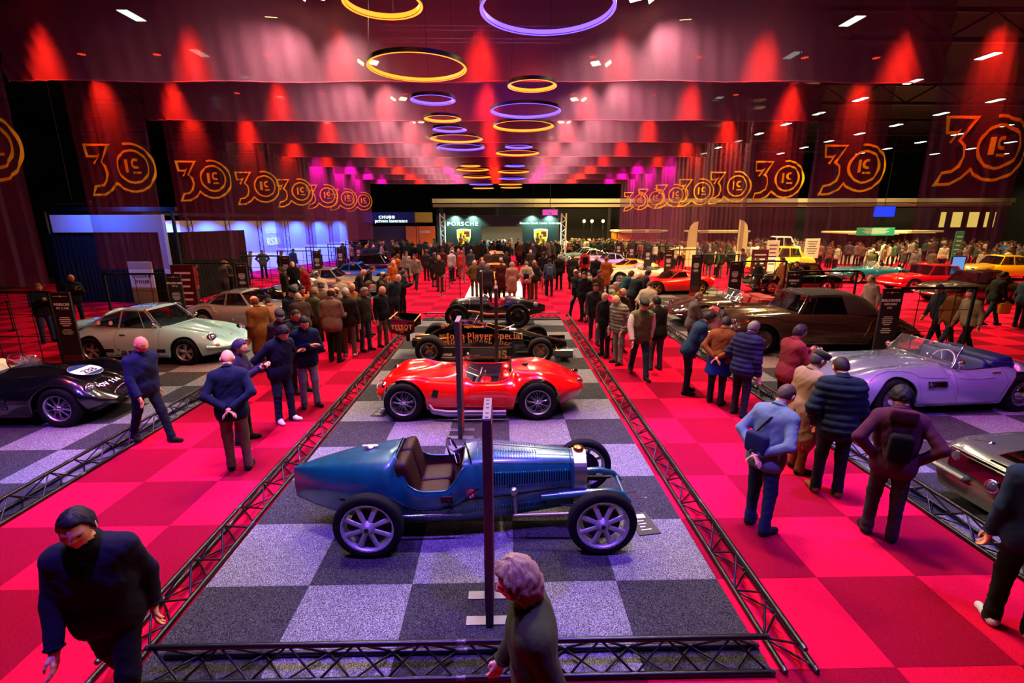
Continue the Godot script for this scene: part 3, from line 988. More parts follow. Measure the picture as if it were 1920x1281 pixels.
# ---------------------------------------------------------------- blue grand prix car with eight-spoke alloy wheels
func make_blue_racer() -> void:
	mat("racer_blue", Color(0.015, 0.33, 0.37), 0.33, 0.2, {"clearcoat_enabled": true, "clearcoat": 0.7, "clearcoat_roughness": 0.15, "albedo_texture": cloud_tex(256, 0.02, Color(0.55, 0.75, 0.7), Color(1, 1, 1), 5), "uv1_triplanar": true, "uv1_scale": Vector3(0.9, 0.9, 0.9)})
	mat("leather_brown", Color(0.21, 0.075, 0.045), 0.55, 0, {"metallic_specular": 0.3, "albedo_texture": cloud_tex(256, 0.03, Color(0.45, 0.4, 0.4), Color(1, 1, 1), 6), "uv1_triplanar": true, "uv1_scale": Vector3(2, 2, 2)})
	mat("cast_alloy", Color(0.66, 0.65, 0.64), 0.42, 0.6)
	mat("nickel", Color(0.78, 0.74, 0.66), 0.28, 0.95)
	var t = thing("racing_car", "blue vintage two-seat grand prix car with eight-spoke alloy wheels and brown leather cockpit", "car", V(-0.19, 5.08))
	var B = {"keys": [
		[-2.2, 0.72, 0.012, 0.715, 0.025, 0.69, 0.045, 0.52, 0.03, 0.36],
		[-1.9, 0.81, 0.07, 0.80, 0.15, 0.755, 0.21, 0.56, 0.16, 0.31],
		[-1.45, 0.91, 0.13, 0.905, 0.28, 0.82, 0.36, 0.58, 0.31, 0.27],
		[-1.06, 0.975, 0.17, 0.965, 0.36, 0.84, 0.43, 0.59, 0.39, 0.25],
		[-0.99, 0.985, 0.10, 0.98, 0.24, 0.94, 0.43, 0.59, 0.39, 0.25],
		[-0.93, 0.98, 0.16, 0.94, 0.33, 0.85, 0.435, 0.58, 0.39, 0.25],
		[-0.83, 0.9, 0.2, 0.8, 0.405, 0.69, 0.44, 0.55, 0.39, 0.25],
		[-0.67, 0.86, 0.2, 0.76, 0.425, 0.625, 0.445, 0.53, 0.39, 0.25],
		[-0.45, 0.86, 0.2, 0.76, 0.42, 0.63, 0.44, 0.53, 0.38, 0.25],
		[-0.32, 0.9, 0.2, 0.85, 0.39, 0.74, 0.43, 0.56, 0.38, 0.25],
		[-0.24, 0.965, 0.2, 0.93, 0.335, 0.86, 0.41, 0.59, 0.37, 0.25],
		[-0.12, 0.975, 0.17, 0.955, 0.31, 0.86, 0.395, 0.59, 0.36, 0.26],
		[0.40, 0.935, 0.14, 0.92, 0.25, 0.83, 0.32, 0.59, 0.30, 0.28],
		[0.98, 0.875, 0.1, 0.86, 0.17, 0.79, 0.22, 0.59, 0.21, 0.32]], "open": [-0.99, -0.24]}
	shell(t, "body", B, "racer_blue", 96)
	rim_of(t, "cockpit_bead", B, "racer_blue", 0.011)
	tub(t, "cockpit_lining", B, "leather_brown", 0.42, 0.02)
	var s = st()
	pad(s, Vector3(-0.87, 0.70, 0.19), Vector3(0.16, 0.48, 0.37), 0.25)
	part(t, "seat_back", s, "leather_brown")
	s = st(); pad(s, Vector3(-0.87, 0.70, -0.19), Vector3(0.16, 0.48, 0.37), 0.25); part(t, "seat_back", s, "leather_brown")
	s = st(); pad(s, Vector3(-0.63, 0.48, 0.19), Vector3(0.44, 0.14, 0.37), 0.08); part(t, "seat", s, "leather_brown")
	s = st(); pad(s, Vector3(-0.63, 0.48, -0.19), Vector3(0.44, 0.14, 0.37), 0.08); part(t, "seat", s, "leather_brown")
	s = st(); box(s, Vector3(-0.25, 0.74, 0), Vector3(0.02, 0.3, 0.64), 0.01); part(t, "dashboard", s, "dull_alloy")
	steering_wheel(t, Vector3(-0.40, 0.80, -0.17), 0.17, 0.45, "black_paint")
	# scuttle screen, fuel cap, straps
	s = st(); tube(s, PackedVector3Array([Vector3(-0.20, 0.95, 0.16), Vector3(-0.23, 1.07, 0.18), Vector3(-0.19, 1.06, 0.33), Vector3(-0.16, 0.90, 0.31)]), 0.008, 6, true)
	var scr = part(t, "windscreen", s, "dark_metal")
	s = st()
	for i in 7: cyl(s, Vector3(-0.21 + 0.005 * i, 0.95 - i * 0.006, 0.17 + i * 0.019), Vector3(-0.225 + 0.005 * i, 1.06, 0.185 + i * 0.019), 0.0025, -1, 4)
	for i in 5: cyl(s, Vector3(-0.20, 0.95 + i * 0.022, 0.17), Vector3(-0.17, 0.92 + i * 0.026, 0.31), 0.0025, -1, 4)
	part(scr, "wire_mesh", s, "alloy")
	s = st(); lathe(s, [[0.06, 0.0], [0.055, 0.025], [0.04, 0.045], [0, 0.05]], Transform3D(Basis.IDENTITY, Vector3(-1.32, 0.925, 0.0)), 16); box(s, Vector3(-1.32, 0.97, 0), Vector3(0.19, 0.02, 0.035), 0.008)
	part(t, "fuel_cap", s, "nickel")
	for x in [-0.10, 0.94]:
		skin_line(t, "bonnet_strap" if x < 0.5 else "bonnet_seam", B, [[x, 0.0], [x, 0.96]], "dark_metal" if x > 0.5 else "racer_blue", 0.007)
	skin_line(t, "bonnet_hinge", B, [[-0.08, 0.0], [0.5, 0.0], [0.96, 0.0]], "dark_metal", 0.005, false)
	skin_line(t, "bonnet_hinge", B, [[-0.08, 0.44], [0.5, 0.44], [0.96, 0.44]], "dark_metal", 0.005)
	# louvres: each a raised fin
	var fin := st(); pad(fin, Vector3.ZERO, Vector3(0.013, 0.16, 0.022)); var fin_mesh = done(fin)
	var lid := st(); pad(lid, Vector3.ZERO, Vector3(0.014, 0.075, 0.014)); var lid_mesh = done(lid)
	for side in [1.0, -1.0]:
		for band in [[0.0, 0.93, 0.545, 0.655], [-0.66, 0.66, 0.885, 0.925]]:
			var slot = []
			for i in 21:
				var row = PackedVector3Array()
				for v in [0.0, 0.5, 1.0]: row.append(on_body(B, lerpf(band[0], band[1], i / 20.0), lerpf(band[2], band[3], v), side, 0.002).origin)
				slot.append(row)
			var ss = st(); grid(ss, slot); part(t, "slot_shade", ss, "black_paint")  # flat black strip on the skin, painting the shade of the louvre slots
		for i in 33: part(t, "louvre", fin_mesh, "racer_blue", on_body(B, 0.02 + i * 0.0275, 0.60, side, 0.003))
		for row in [0.14, 0.29]:
			for i in 16: part(t, "bonnet_louvre", lid_mesh, "racer_blue", on_body(B, 0.10 + i * 0.03, row, side, 0.002))
		for i in 40: part(t, "undertray_louvre", lid_mesh, "racer_blue", on_body(B, -0.62 + i * 0.032, 0.90, side, 0.003))
		skin_line(t, "chassis_rail", B, [[-1.6, 0.80], [-0.7, 0.78], [0.3, 0.76], [0.95, 0.72]], "dark_metal", 0.014)
	# nickel radiator shell
	var shape = PackedVector2Array()
	for i in 21:
		var a = lerpf(-0.15, PI + 0.15, i / 20.0)
		shape.append(Vector2(cos(a) * 0.225, 0.66 + sin(a) * 0.235))
	shape.append(Vector2(-0.18, 0.33)); shape.append(Vector2(0, 0.31)); shape.append(Vector2(0.18, 0.33))
	s = st(); sheet(s, shape, Transform3D(Basis(Vector3(0, 0, -1), Vector3(0, 1, 0), Vector3(1, 0, 0)), Vector3(0.98, 0, 0)), 0.14)
	var rad = part(t, "radiator_shell", s, "nickel")
	var inner = PackedVector2Array()
	for q in shape: inner.append(Vector2(q.x * 0.84, 0.62 + (q.y - 0.62) * 0.84))
	s = st(); sheet(s, inner, Transform3D(Basis(Vector3(0, 0, -1), Vector3(0, 1, 0), Vector3(1, 0, 0)), Vector3(1.115, 0, 0)), 0.012)
	part(rad, "radiator_core", s, "dark_metal")
	s = st(); lathe(s, [[0.06, 0], [0.062, 0.03], [0.05, 0.045], [0, 0.05]], Transform3D(Basis.IDENTITY, Vector3(1.05, 0.89, 0)), 12)
	part(rad, "radiator_cap", s, "brass")
	# frame horns, axles, springs, rods
	for z in [0.24, -0.24]:
		s = st()
		tube(s, PackedVector3Array([Vector3(0.6, 0.46, z * 1.2), Vector3(1.1, 0.48, z), Vector3(1.35, 0.50, z), Vector3(1.52, 0.46, z), Vector3(1.62, 0.36, z)]), [0.045, 0.045, 0.04, 0.034, 0.022], 8)
		part(t, "frame_horn", s, "racer_blue")
		s = st()
		for k in 4: box(s, Vector3(1.2, 0.38 - k * 0.014, z * 1.25), Vector3(0.75 - k * 0.14, 0.012, 0.045), 0.003)
		part(t, "leaf_spring", s, "dark_metal")
	s = st(); tube(s, PackedVector3Array([Vector3(1.56, 0.42, -0.26), Vector3(1.56, 0.42, 0.26)]), 0.02, 8); part(t, "cross_tube", s, "racer_blue")
	s = st(); tube(s, PackedVector3Array([Vector3(1.22, 0.36, -0.6), Vector3(1.22, 0.31, -0.3), Vector3(1.22, 0.31, 0.3), Vector3(1.22, 0.36, 0.6)]), 0.03, 10); part(t, "front_axle", s, "chrome")
	s = st(); tube(s, PackedVector3Array([Vector3(-1.22, 0.36, -0.6), Vector3(-1.22, 0.36, 0.6)]), [0.05, 0.05], 10); part(t, "rear_axle", s, "dark_metal")
	s = st(); tube(s, PackedVector3Array([Vector3(1.5, 0.40, 0.1), Vector3(1.72, 0.40, 0.1), Vector3(1.72, 0.32, 0.1), Vector3(1.84, 0.32, 0.1)]), 0.012, 6); part(t, "starting_handle", s, "nickel")
	for z in [0.47, -0.47]:
		s = st(); cyl(s, Vector3(0.30, 0.36, z), Vector3(1.16, 0.42, z * 1.12), 0.017, -1, 8); part(t, "drag_link", s, "nickel")
		s = st(); cyl(s, Vector3(0.30, 0.60, z * 0.78), Vector3(0.32, 0.36, z), 0.02, 0.014, 8); lathe(s, [[0, 0.03], [0.04, 0.02], [0.045, -0.02]], Transform3D(Basis(Vector3.RIGHT, PI / 2 * signf(z)), Vector3(0.30, 0.60, z * 0.84)), 14); part(t, "steering_arm", s, "nickel")
		s = st(); cyl(s, Vector3(-1.15, 0.37, z * 1.04), Vector3(-0.25, 0.39, z), 0.014, -1, 8); part(t, "brake_rod", s, "chrome")
		s = st(); cyl(s, Vector3(-0.42, 0.40, z), Vector3(-0.10, 0.66, z * 0.94), 0.011, -1, 6); lathe(s, [[0, 0.02], [0.016, 0.01], [0.016, -0.01], [0, -0.02]], Transform3D(Basis.IDENTITY, Vector3(-0.09, 0.67, z * 0.94)), 8); part(t, "brake_lever", s, "dark_metal")
		s = st(); box(s, Vector3(-0.42, 0.55, z * 0.96), Vector3(0.13, 0.09, 0.02), 0.01); part(t, "leather_pocket", s, "leather_brown")
	# round red badge
	for side in [1.0]:
		var xf = on_body(B, -0.16, 0.72, side, 0.006)
		s = st(); lathe(s, [[0.055, 0], [0.05, 0.004], [0, 0.004]], xf * Transform3D(Basis(Vector3.RIGHT, PI / 2), Vector3.ZERO), 20)
		var badge = part(t, "badge", s, "sign_red")
		lettering(badge, "badge_text", "21", 0.035, xf * Transform3D(Basis.IDENTITY, Vector3(0, -0.018, 0.005)), "white_print")
	for i in 14:
		s = st(); lathe(s, [[0.008, 0.0], [0.006, 0.005], [0, 0.006]], on_body(B, -1.1 + i * 0.07, 0.8, 1.0, 0.0) * Transform3D(Basis(Vector3.RIGHT, PI / 2), Vector3.ZERO), 6); part(t, "rivet", s, "nickel")
	for x in [-1.22, 1.22]:
		for z in [0.62, -0.62]: wheel(t, x, z, 0.362, 0.13, "bugatti", "cast_alloy", 0.0)

# ---------------------------------------------------------------- red open sports racer
func make_red_racer() -> void:
	paint("racer_red", Color(0.86, 0.035, 0.04), 0.16)
	mat("grey_trim", Color(0.34, 0.33, 0.33), 0.6)
	var t = thing("sports_racer", "red open 1950s sports racing car with wire wheels and twin side exhaust pipes", "car", V(-0.57, 8.72), PI)
	var B = {"keys": [
		[-2.05, 0.552, 0.1, 0.547, 0.2, 0.534, 0.28, 0.47, 0.2, 0.38],
		[-1.92, 0.612, 0.2, 0.608, 0.36, 0.586, 0.47, 0.5, 0.38, 0.33],
		[-1.6, 0.732, 0.28, 0.728, 0.5, 0.706, 0.66, 0.526, 0.58, 0.27],
		[-1.18, 0.81, 0.32, 0.801, 0.56, 0.81, 0.745, 0.552, 0.72, 0.24],
		[-0.85, 0.827, 0.3, 0.818, 0.53, 0.792, 0.72, 0.543, 0.7, 0.21],
		[-0.74, 0.827, 0.2, 0.827, 0.4, 0.81, 0.71, 0.534, 0.69, 0.2],
		[-0.66, 0.801, 0.3, 0.801, 0.56, 0.715, 0.705, 0.526, 0.69, 0.2],
		[-0.4, 0.758, 0.3, 0.758, 0.6, 0.672, 0.7, 0.517, 0.68, 0.2],
		[-0.05, 0.758, 0.3, 0.758, 0.6, 0.672, 0.7, 0.517, 0.68, 0.2],
		[0.1, 0.81, 0.3, 0.801, 0.5, 0.741, 0.7, 0.517, 0.68, 0.2],
		[0.2, 0.81, 0.3, 0.792, 0.53, 0.715, 0.695, 0.517, 0.68, 0.2],
		[0.7, 0.737, 0.32, 0.682, 0.55, 0.741, 0.71, 0.517, 0.68, 0.2],
		[1, 0.702, 0.3, 0.639, 0.56, 0.797, 0.74, 0.543, 0.72, 0.22],
		[1.25, 0.659, 0.26, 0.605, 0.55, 0.788, 0.74, 0.543, 0.72, 0.24],
		[1.52, 0.573, 0.22, 0.536, 0.52, 0.672, 0.68, 0.517, 0.6, 0.28],
		[1.66, 0.504, 0.18, 0.476, 0.42, 0.543, 0.56, 0.48, 0.46, 0.32],
		[1.74, 0.45, 0.12, 0.43, 0.22, 0.46, 0.3, 0.42, 0.24, 0.35]],
		"arches": [[1.18, 0.40, 0.34], [-1.18, 0.40, 0.34]], "open": [-0.74, 0.1]}
	shell(t, "body", B, "racer_red", 90)
	rim_of(t, "cockpit_bead", B, "racer_red", 0.014)
	tub(t, "cockpit_lining", B, "grey_trim", 0.30, 0.03)
	under_pan(t, -1.55, 1.5, 0.52, 0.22, 0.45)
	var s = st()
	for z in [0.28, -0.28]:
		s = st(); pad(s, Vector3(-0.58, 0.55, z), Vector3(0.16, 0.44, 0.42), 0.3); pad(s, Vector3(-0.34, 0.38, z), Vector3(0.44, 0.14, 0.42), 0.1)
		part(t, "seat", s, "racer_red")
	steering_wheel(t, Vector3(-0.12, 0.68, -0.28), 0.18, 0.4, "alloy", 3)
	s = st(); cyl(s, Vector3(-0.2, 0.4, 0), Vector3(-0.24, 0.68, 0), 0.01); lathe(s, [[0, 0.03], [0.026, 0], [0, -0.03]], Transform3D(Basis.IDENTITY, Vector3(-0.24, 0.69, 0)), 10); part(t, "gear_lever", s, "chrome")
	# wrap-round plastic screen on each side of the cockpit
	var rows = []
	for i in 19:
		var a = lerpf(-1.35, 1.35, i / 18.0)
		var x = 0.26 - 0.42 * (1 - cos(a)) * 0.9
		var z = sin(a) * 0.54
		rows.append(PackedVector3Array([Vector3(x, section(B, clampf(x, 0.1, 0.3))[5].y - 0.02, z), Vector3(x - 0.09, 0.94 - 0.08 * absf(sin(a)) ** 3, z * 0.93)]))
	s = st(); grid(s, rows); var wind = part(t, "windscreen", s, "glass")
	var top = PackedVector3Array()
	for r in rows: top.append(r[1])
	s = st(); tube(s, top, 0.006, 5); part(wind, "screen_edge", s, "chrome")
	for e in [-1.0, 1.0]:
		s = st(); lathe(s, [[0.0, 0.03], [0.07, 0.02], [0.085, 0.0], [0.06, -0.05], [0, -0.07]], Transform3D(Basis(Vector3.BACK, 1.2), Vector3(0.1, 0.86, 0.5 * e)), 14); part(t, "mirror", s, "chrome") if e > 0 else null
		lamp_round(t, "headlamp", Vector3(1.56, 0.59, 0.53 * e), Vector3(1, 0.12, 0.1 * e), 0.095)
		lamp_round(t, "fog_lamp", Vector3(1.66, 0.43, 0.42 * e), Vector3(1, 0, 0.15 * e), 0.06)
		lamp_round(t, "tail_lamp", Vector3(-2.0, 0.6, 0.3 * e), Vector3(-1, 0.1, 0.4 * e), 0.045, "red_lens")
		lamp_round(t, "reversing_lamp", Vector3(-2.02, 0.46, 0.28 * e), Vector3(-1, 0, 0.4 * e), 0.035)
		# side vent
		var xf = on_body(B, 0.62, 0.72, e, 0.004)
		s = st(); box(s, xf.origin, Vector3(0.1, 0.13, 0.012), 0.006, xf.basis * Basis(Vector3.BACK, 0.25 * e)); part(t, "side_vent", s, "black_paint")
		skin_line(t, "door_seam", B, [[0.02, 0.5], [0.02, 0.9], [-0.5, 0.93], [-0.62, 0.9], [-0.62, 0.52]], "dark_metal", 0.003)
		for k in 2:
			s = st()
			tube(s, PackedVector3Array([Vector3(0.78, 0.34 - k * 0.03, 0.62 * e), Vector3(0.66, 0.22 - k * 0.04, 0.74 * e), Vector3(0.4, 0.19 - k * 0.05, 0.76 * e), Vector3(-0.62, 0.19 - k * 0.05, 0.76 * e)]), 0.036, 10)
			part(t, "exhaust_pipe", s, "dull_alloy")
	skin_line(t, "bonnet_seam", B, [[0.22, 0.0], [0.22, 0.36], [0.7, 0.32], [1.45, 0.2]], "dark_metal", 0.003)
	skin_line(t, "boot_seam", B, [[-1.1, 0.0], [-1.15, 0.3], [-1.6, 0.42], [-1.85, 0.2], [-1.88, 0.0]], "dark_metal", 0.003)
	s = st(); lathe(s, [[0.06, 0], [0.06, 0.02], [0.04, 0.035], [0, 0.035]], Transform3D(Basis.IDENTITY, Vector3(-0.98, 0.825, 0.0)), 16); part(t, "fuel_cap", s, "dark_metal")
	for x in [0.62, 0.35]:
		s = st(); box(s, Vector3(x, section(B, x)[1].y + 0.008, 0.1), Vector3(0.09, 0.012, 0.035), 0.005); part(t, "bonnet_catch", s, "dark_metal")
	# oval grille
	s = st()
	var oval = PackedVector3Array()
	for i in 24: oval.append(Vector3(1.755, 0.42 + sin(TAU * i / 24) * 0.09, cos(TAU * i / 24) * 0.26))
	tube(s, oval, 0.012, 6, true); part(t, "grille_surround", s, "chrome")
	for x in [1.18, -1.18]:
		for z in [0.66, -0.66]: wheel(t, x, z, 0.345, 0.17, "wire", "alloy")

# ---------------------------------------------------------------- black and gold formula car
func make_formula_car() -> void:
	paint("gloss_black", Color(0.012, 0.012, 0.013), 0.12)
	var t = thing("formula_car", "black and gold ground-effect formula car with number 15 and broad slick tyres", "car", V(-0.44, 12.45))
	# narrow tub, side pods, nose and wings; nose at +x
	var N = {"keys": [
		[-1.5, 0.55, 0.06, 0.55, 0.12, 0.53, 0.15, 0.45, 0.14, 0.30], [-1.0, 0.80, 0.09, 0.79, 0.19, 0.70, 0.24, 0.5, 0.24, 0.2], [-0.55, 0.93, 0.1, 0.92, 0.2, 0.80, 0.27, 0.55, 0.27, 0.16],
		[-0.1, 0.86, 0.12, 0.85, 0.22, 0.78, 0.28, 0.55, 0.28, 0.14], [0.02, 0.84, 0.1, 0.84, 0.2, 0.80, 0.28, 0.55, 0.28, 0.14], [0.3, 0.8, 0.1, 0.8, 0.24, 0.72, 0.28, 0.52, 0.28, 0.14], [0.62, 0.74, 0.1, 0.74, 0.2, 0.70, 0.27, 0.5, 0.27, 0.14], [0.75, 0.72, 0.1, 0.715, 0.2, 0.66, 0.26, 0.48, 0.26, 0.15],
		[1.3, 0.56, 0.09, 0.555, 0.19, 0.50, 0.23, 0.38, 0.23, 0.17], [1.9, 0.40, 0.08, 0.395, 0.15, 0.37, 0.18, 0.3, 0.17, 0.2], [2.12, 0.33, 0.06, 0.33, 0.11, 0.32, 0.13, 0.28, 0.12, 0.22]], "open": [0.02, 0.62]}
	shell(t, "body", N, "gloss_black", 60)
	tub(t, "cockpit_lining", N, "black_metal", 0.3, 0.02)
	rim_of(t, "cockpit_bead", N, "gold_print", 0.008)
	steering_wheel(t, Vector3(0.42, 0.66, 0), 0.13, 0.4, "black_paint", 3)
	var s = st()
	for e in [-1.0, 1.0]:
		var P = PackedVector2Array([Vector2(-1.15, 0.12), Vector2(0.72, 0.12), Vector2(0.78, 0.2), Vector2(0.66, 0.44), Vector2(-0.3, 0.52), Vector2(-1.15, 0.46)])
		s = st(); sheet(s, P, Transform3D(Basis.IDENTITY, Vector3(0, 0, 0.26 if e > 0 else -0.82)), 0.56)
		var pod = part(t, "side_pod", s, "gloss_black")
		s = st(); box(s, Vector3(-0.2, 0.09, 0.83 * e), Vector3(1.95, 0.06, 0.03), 0.008); part(pod, "side_skirt", s, "black_metal")
		for y in [0.15, 0.405]:
			s = st(); box(s, Vector3(-0.24, y, 0.822 * e), Vector3(1.75, 0.012, 0.006)); part(pod, "pinstripe", s, "gold_print")
		s = st(); box(s, Vector3(-0.2, 0.845, 0.2 * e), Vector3(0.0, 0.0, 0.0)); 
		var face = Basis.IDENTITY if e > 0 else Basis(Vector3.UP, PI)
		lettering(pod, "race_number", "15", 0.21, Transform3D(face, Vector3(0.42 if e > 0 else 0.36, 0.20, 0.824 * e)), "gold_print", "Droid Serif", true, 0.8)
		lettering(t, "sponsor_text", "John Player Special", 0.165, Transform3D(face * Basis(Vector3.RIGHT, -0.28), Vector3(-0.02 * e, 0.56, 0.305 * e)), "gold_print", "Droid Serif", true, 0.92)
		lettering(t, "driver_name", "Nigel Mansell", 0.055, Transform3D(face * Basis(Vector3.RIGHT, -0.5), Vector3(-0.3, 0.80, 0.255 * e)), "gold_print", "Droid Serif")
		lettering(t, "supplier_text", "NGK", 0.09, Transform3D(face * Basis(Vector3.RIGHT, -0.2), Vector3(-1.08, 0.56, 0.25 * e)), "gold_print")
		lettering(pod, "supplier_plate_text", "MICHELIN", 0.06, Transform3D(face, Vector3(-0.98, 0.22, 0.824 * e)), "white_print", "Droid Sans", true, 0.8)
		s = st(); box(s, Vector3(0.66, 0.61, 0.29 * e), Vector3(0.05, 0.1, 0.12), 0.02); part(t, "mirror", s, "gloss_black")
		# suspension arms
		for a in [[1.38, 1.0], [-1.38, -0.8]]:
			s = st()
			for h in [0.22, 0.46]:
				cyl(s, Vector3(a[1] + 0.15, h, 0.2 * e), Vector3(a[0], h, 0.66 * e), 0.013, -1, 6)
				cyl(s, Vector3(a[1] - 0.2, h, 0.2 * e), Vector3(a[0], h, 0.66 * e), 0.013, -1, 6)
			part(t, "suspension_arm", s, "dark_metal")
		# front wing
		s = st(); box(s, Vector3(1.98, 0.20, 0.5 * e), Vector3(0.34, 0.03, 0.62), 0.012, Basis(Vector3.BACK, 0.16)); var fw = part(t, "front_wing", s, "black_metal")
		s = st(); box(s, Vector3(1.96, 0.22, 0.82 * e), Vector3(0.46, 0.2, 0.02), 0.008); part(fw, "end_plate", s, "gloss_black")
		s = st(); box(s, Vector3(1.96, 0.31, 0.832 * e), Vector3(0.44, 0.012, 0.004)); part(fw, "pinstripe", s, "gold_print")
		s = st(); box(s, Vector3(1.83, 0.245, 0.5 * e), Vector3(0.012, 0.012, 0.6)); part(fw, "pinstripe", s, "gold_print")
		lettering(fw, "sponsor_text", "JPS", 0.08, Transform3D(Basis(Vector3.UP, -PI / 2) * Basis(Vector3.RIGHT, -PI / 2), Vector3(2.0, 0.235, 0.5 * e)), "gold_print", "Droid Serif")
	# engine, gearbox and rear wing
	s = st(); box(s, Vector3(-1.25, 0.36, 0), Vector3(0.8, 0.3, 0.4), 0.05); box(s, Vector3(-1.7, 0.32, 0), Vector3(0.5, 0.22, 0.22), 0.04); part(t, "engine", s, "dark_metal")
	for e in [-1.0, 1.0]:
		s = st(); tube(s, PackedVector3Array([Vector3(-0.95, 0.5, 0.24 * e), Vector3(-1.3, 0.48, 0.3 * e), Vector3(-1.9, 0.46, 0.16 * e)]), 0.035, 8); part(t, "exhaust_pipe", s, "brass")
	for i in 8:
		s = st(); lathe(s, [[0.03, 0], [0.042, 0.1], [0.035, 0.1]], Transform3D(Basis.IDENTITY, Vector3(-0.75 - (i % 4) * 0.13, 0.72, 0.07 if i < 4 else -0.07)), 10); part(t, "intake_trumpet", s, "brass")
	s = st(); tube(s, PackedVector3Array([Vector3(-0.35, 0.8, 0.17), Vector3(-0.2, 1.05, 0.12), Vector3(-0.2, 1.05, -0.12), Vector3(-0.35, 0.8, -0.17)]), 0.02, 8); part(t, "roll_hoop", s, "chrome")
	s = st(); box(s, Vector3(-2.05, 0.62, 0), Vector3(0.1, 0.5, 0.04), 0.01); part(t, "wing_post", s, "dark_metal")
	s = st()
	var foil = []
	for i in 13:
		var u = i / 12.0
		foil.append(PackedVector3Array([Vector3(-1.86 - u * 0.5, 0.86 + 0.14 * u * u, -0.5), Vector3(-1.86 - u * 0.5, 0.86 + 0.14 * u * u, 0.5)]))
	grid(s, foil)
	var rw = part(t, "rear_wing", s, "gloss_black")
	for e in [-1.0, 1.0]:
		s = st(); sheet(s, PackedVector2Array([Vector2(-1.78, 0.72), Vector2(-1.78, 1.0), Vector2(-2.40, 1.06), Vector2(-2.46, 0.98), Vector2(-2.40, 0.72), Vector2(-2.0, 0.64)]), Transform3D(Basis.IDENTITY, Vector3(0, 0, 0.49 * e + (0.0 if e > 0 else -0.03))), 0.03)
		part(rw, "end_plate", s, "gloss_black")
		var face = Basis.IDENTITY if e > 0 else Basis(Vector3.UP, PI)
		lettering(rw, "sponsor_text", "TISSOT", 0.12, Transform3D(face, Vector3(-2.1, 0.86, 0.523 * e)), "gold_print")
		lettering(rw, "sponsor_text", "watches", 0.055, Transform3D(face, Vector3(-2.1, 0.79, 0.523 * e)), "gold_print")
		s = st(); box(s, Vector3(-2.1, 0.73, 0.522 * e), Vector3(0.1, 0.055, 0.004)); part(rw, "flag_mark", s, "sign_red")
	for q in [[-2.4, 1.06], [-1.78, 1.0]]:
		s = st(); box(s, Vector3(q[0], q[1], 0), Vector3(0.03, 0.03, 0.98), 0.01); part(rw, "wing_edge", s, "gold_print")
	for z in [0.76, -0.76]:
		wheel(t, -1.38, z, 0.345, 0.42, "slick", "alloy")
		wheel(t, 1.38, z * 1.02, 0.31, 0.28, "slick", "alloy")

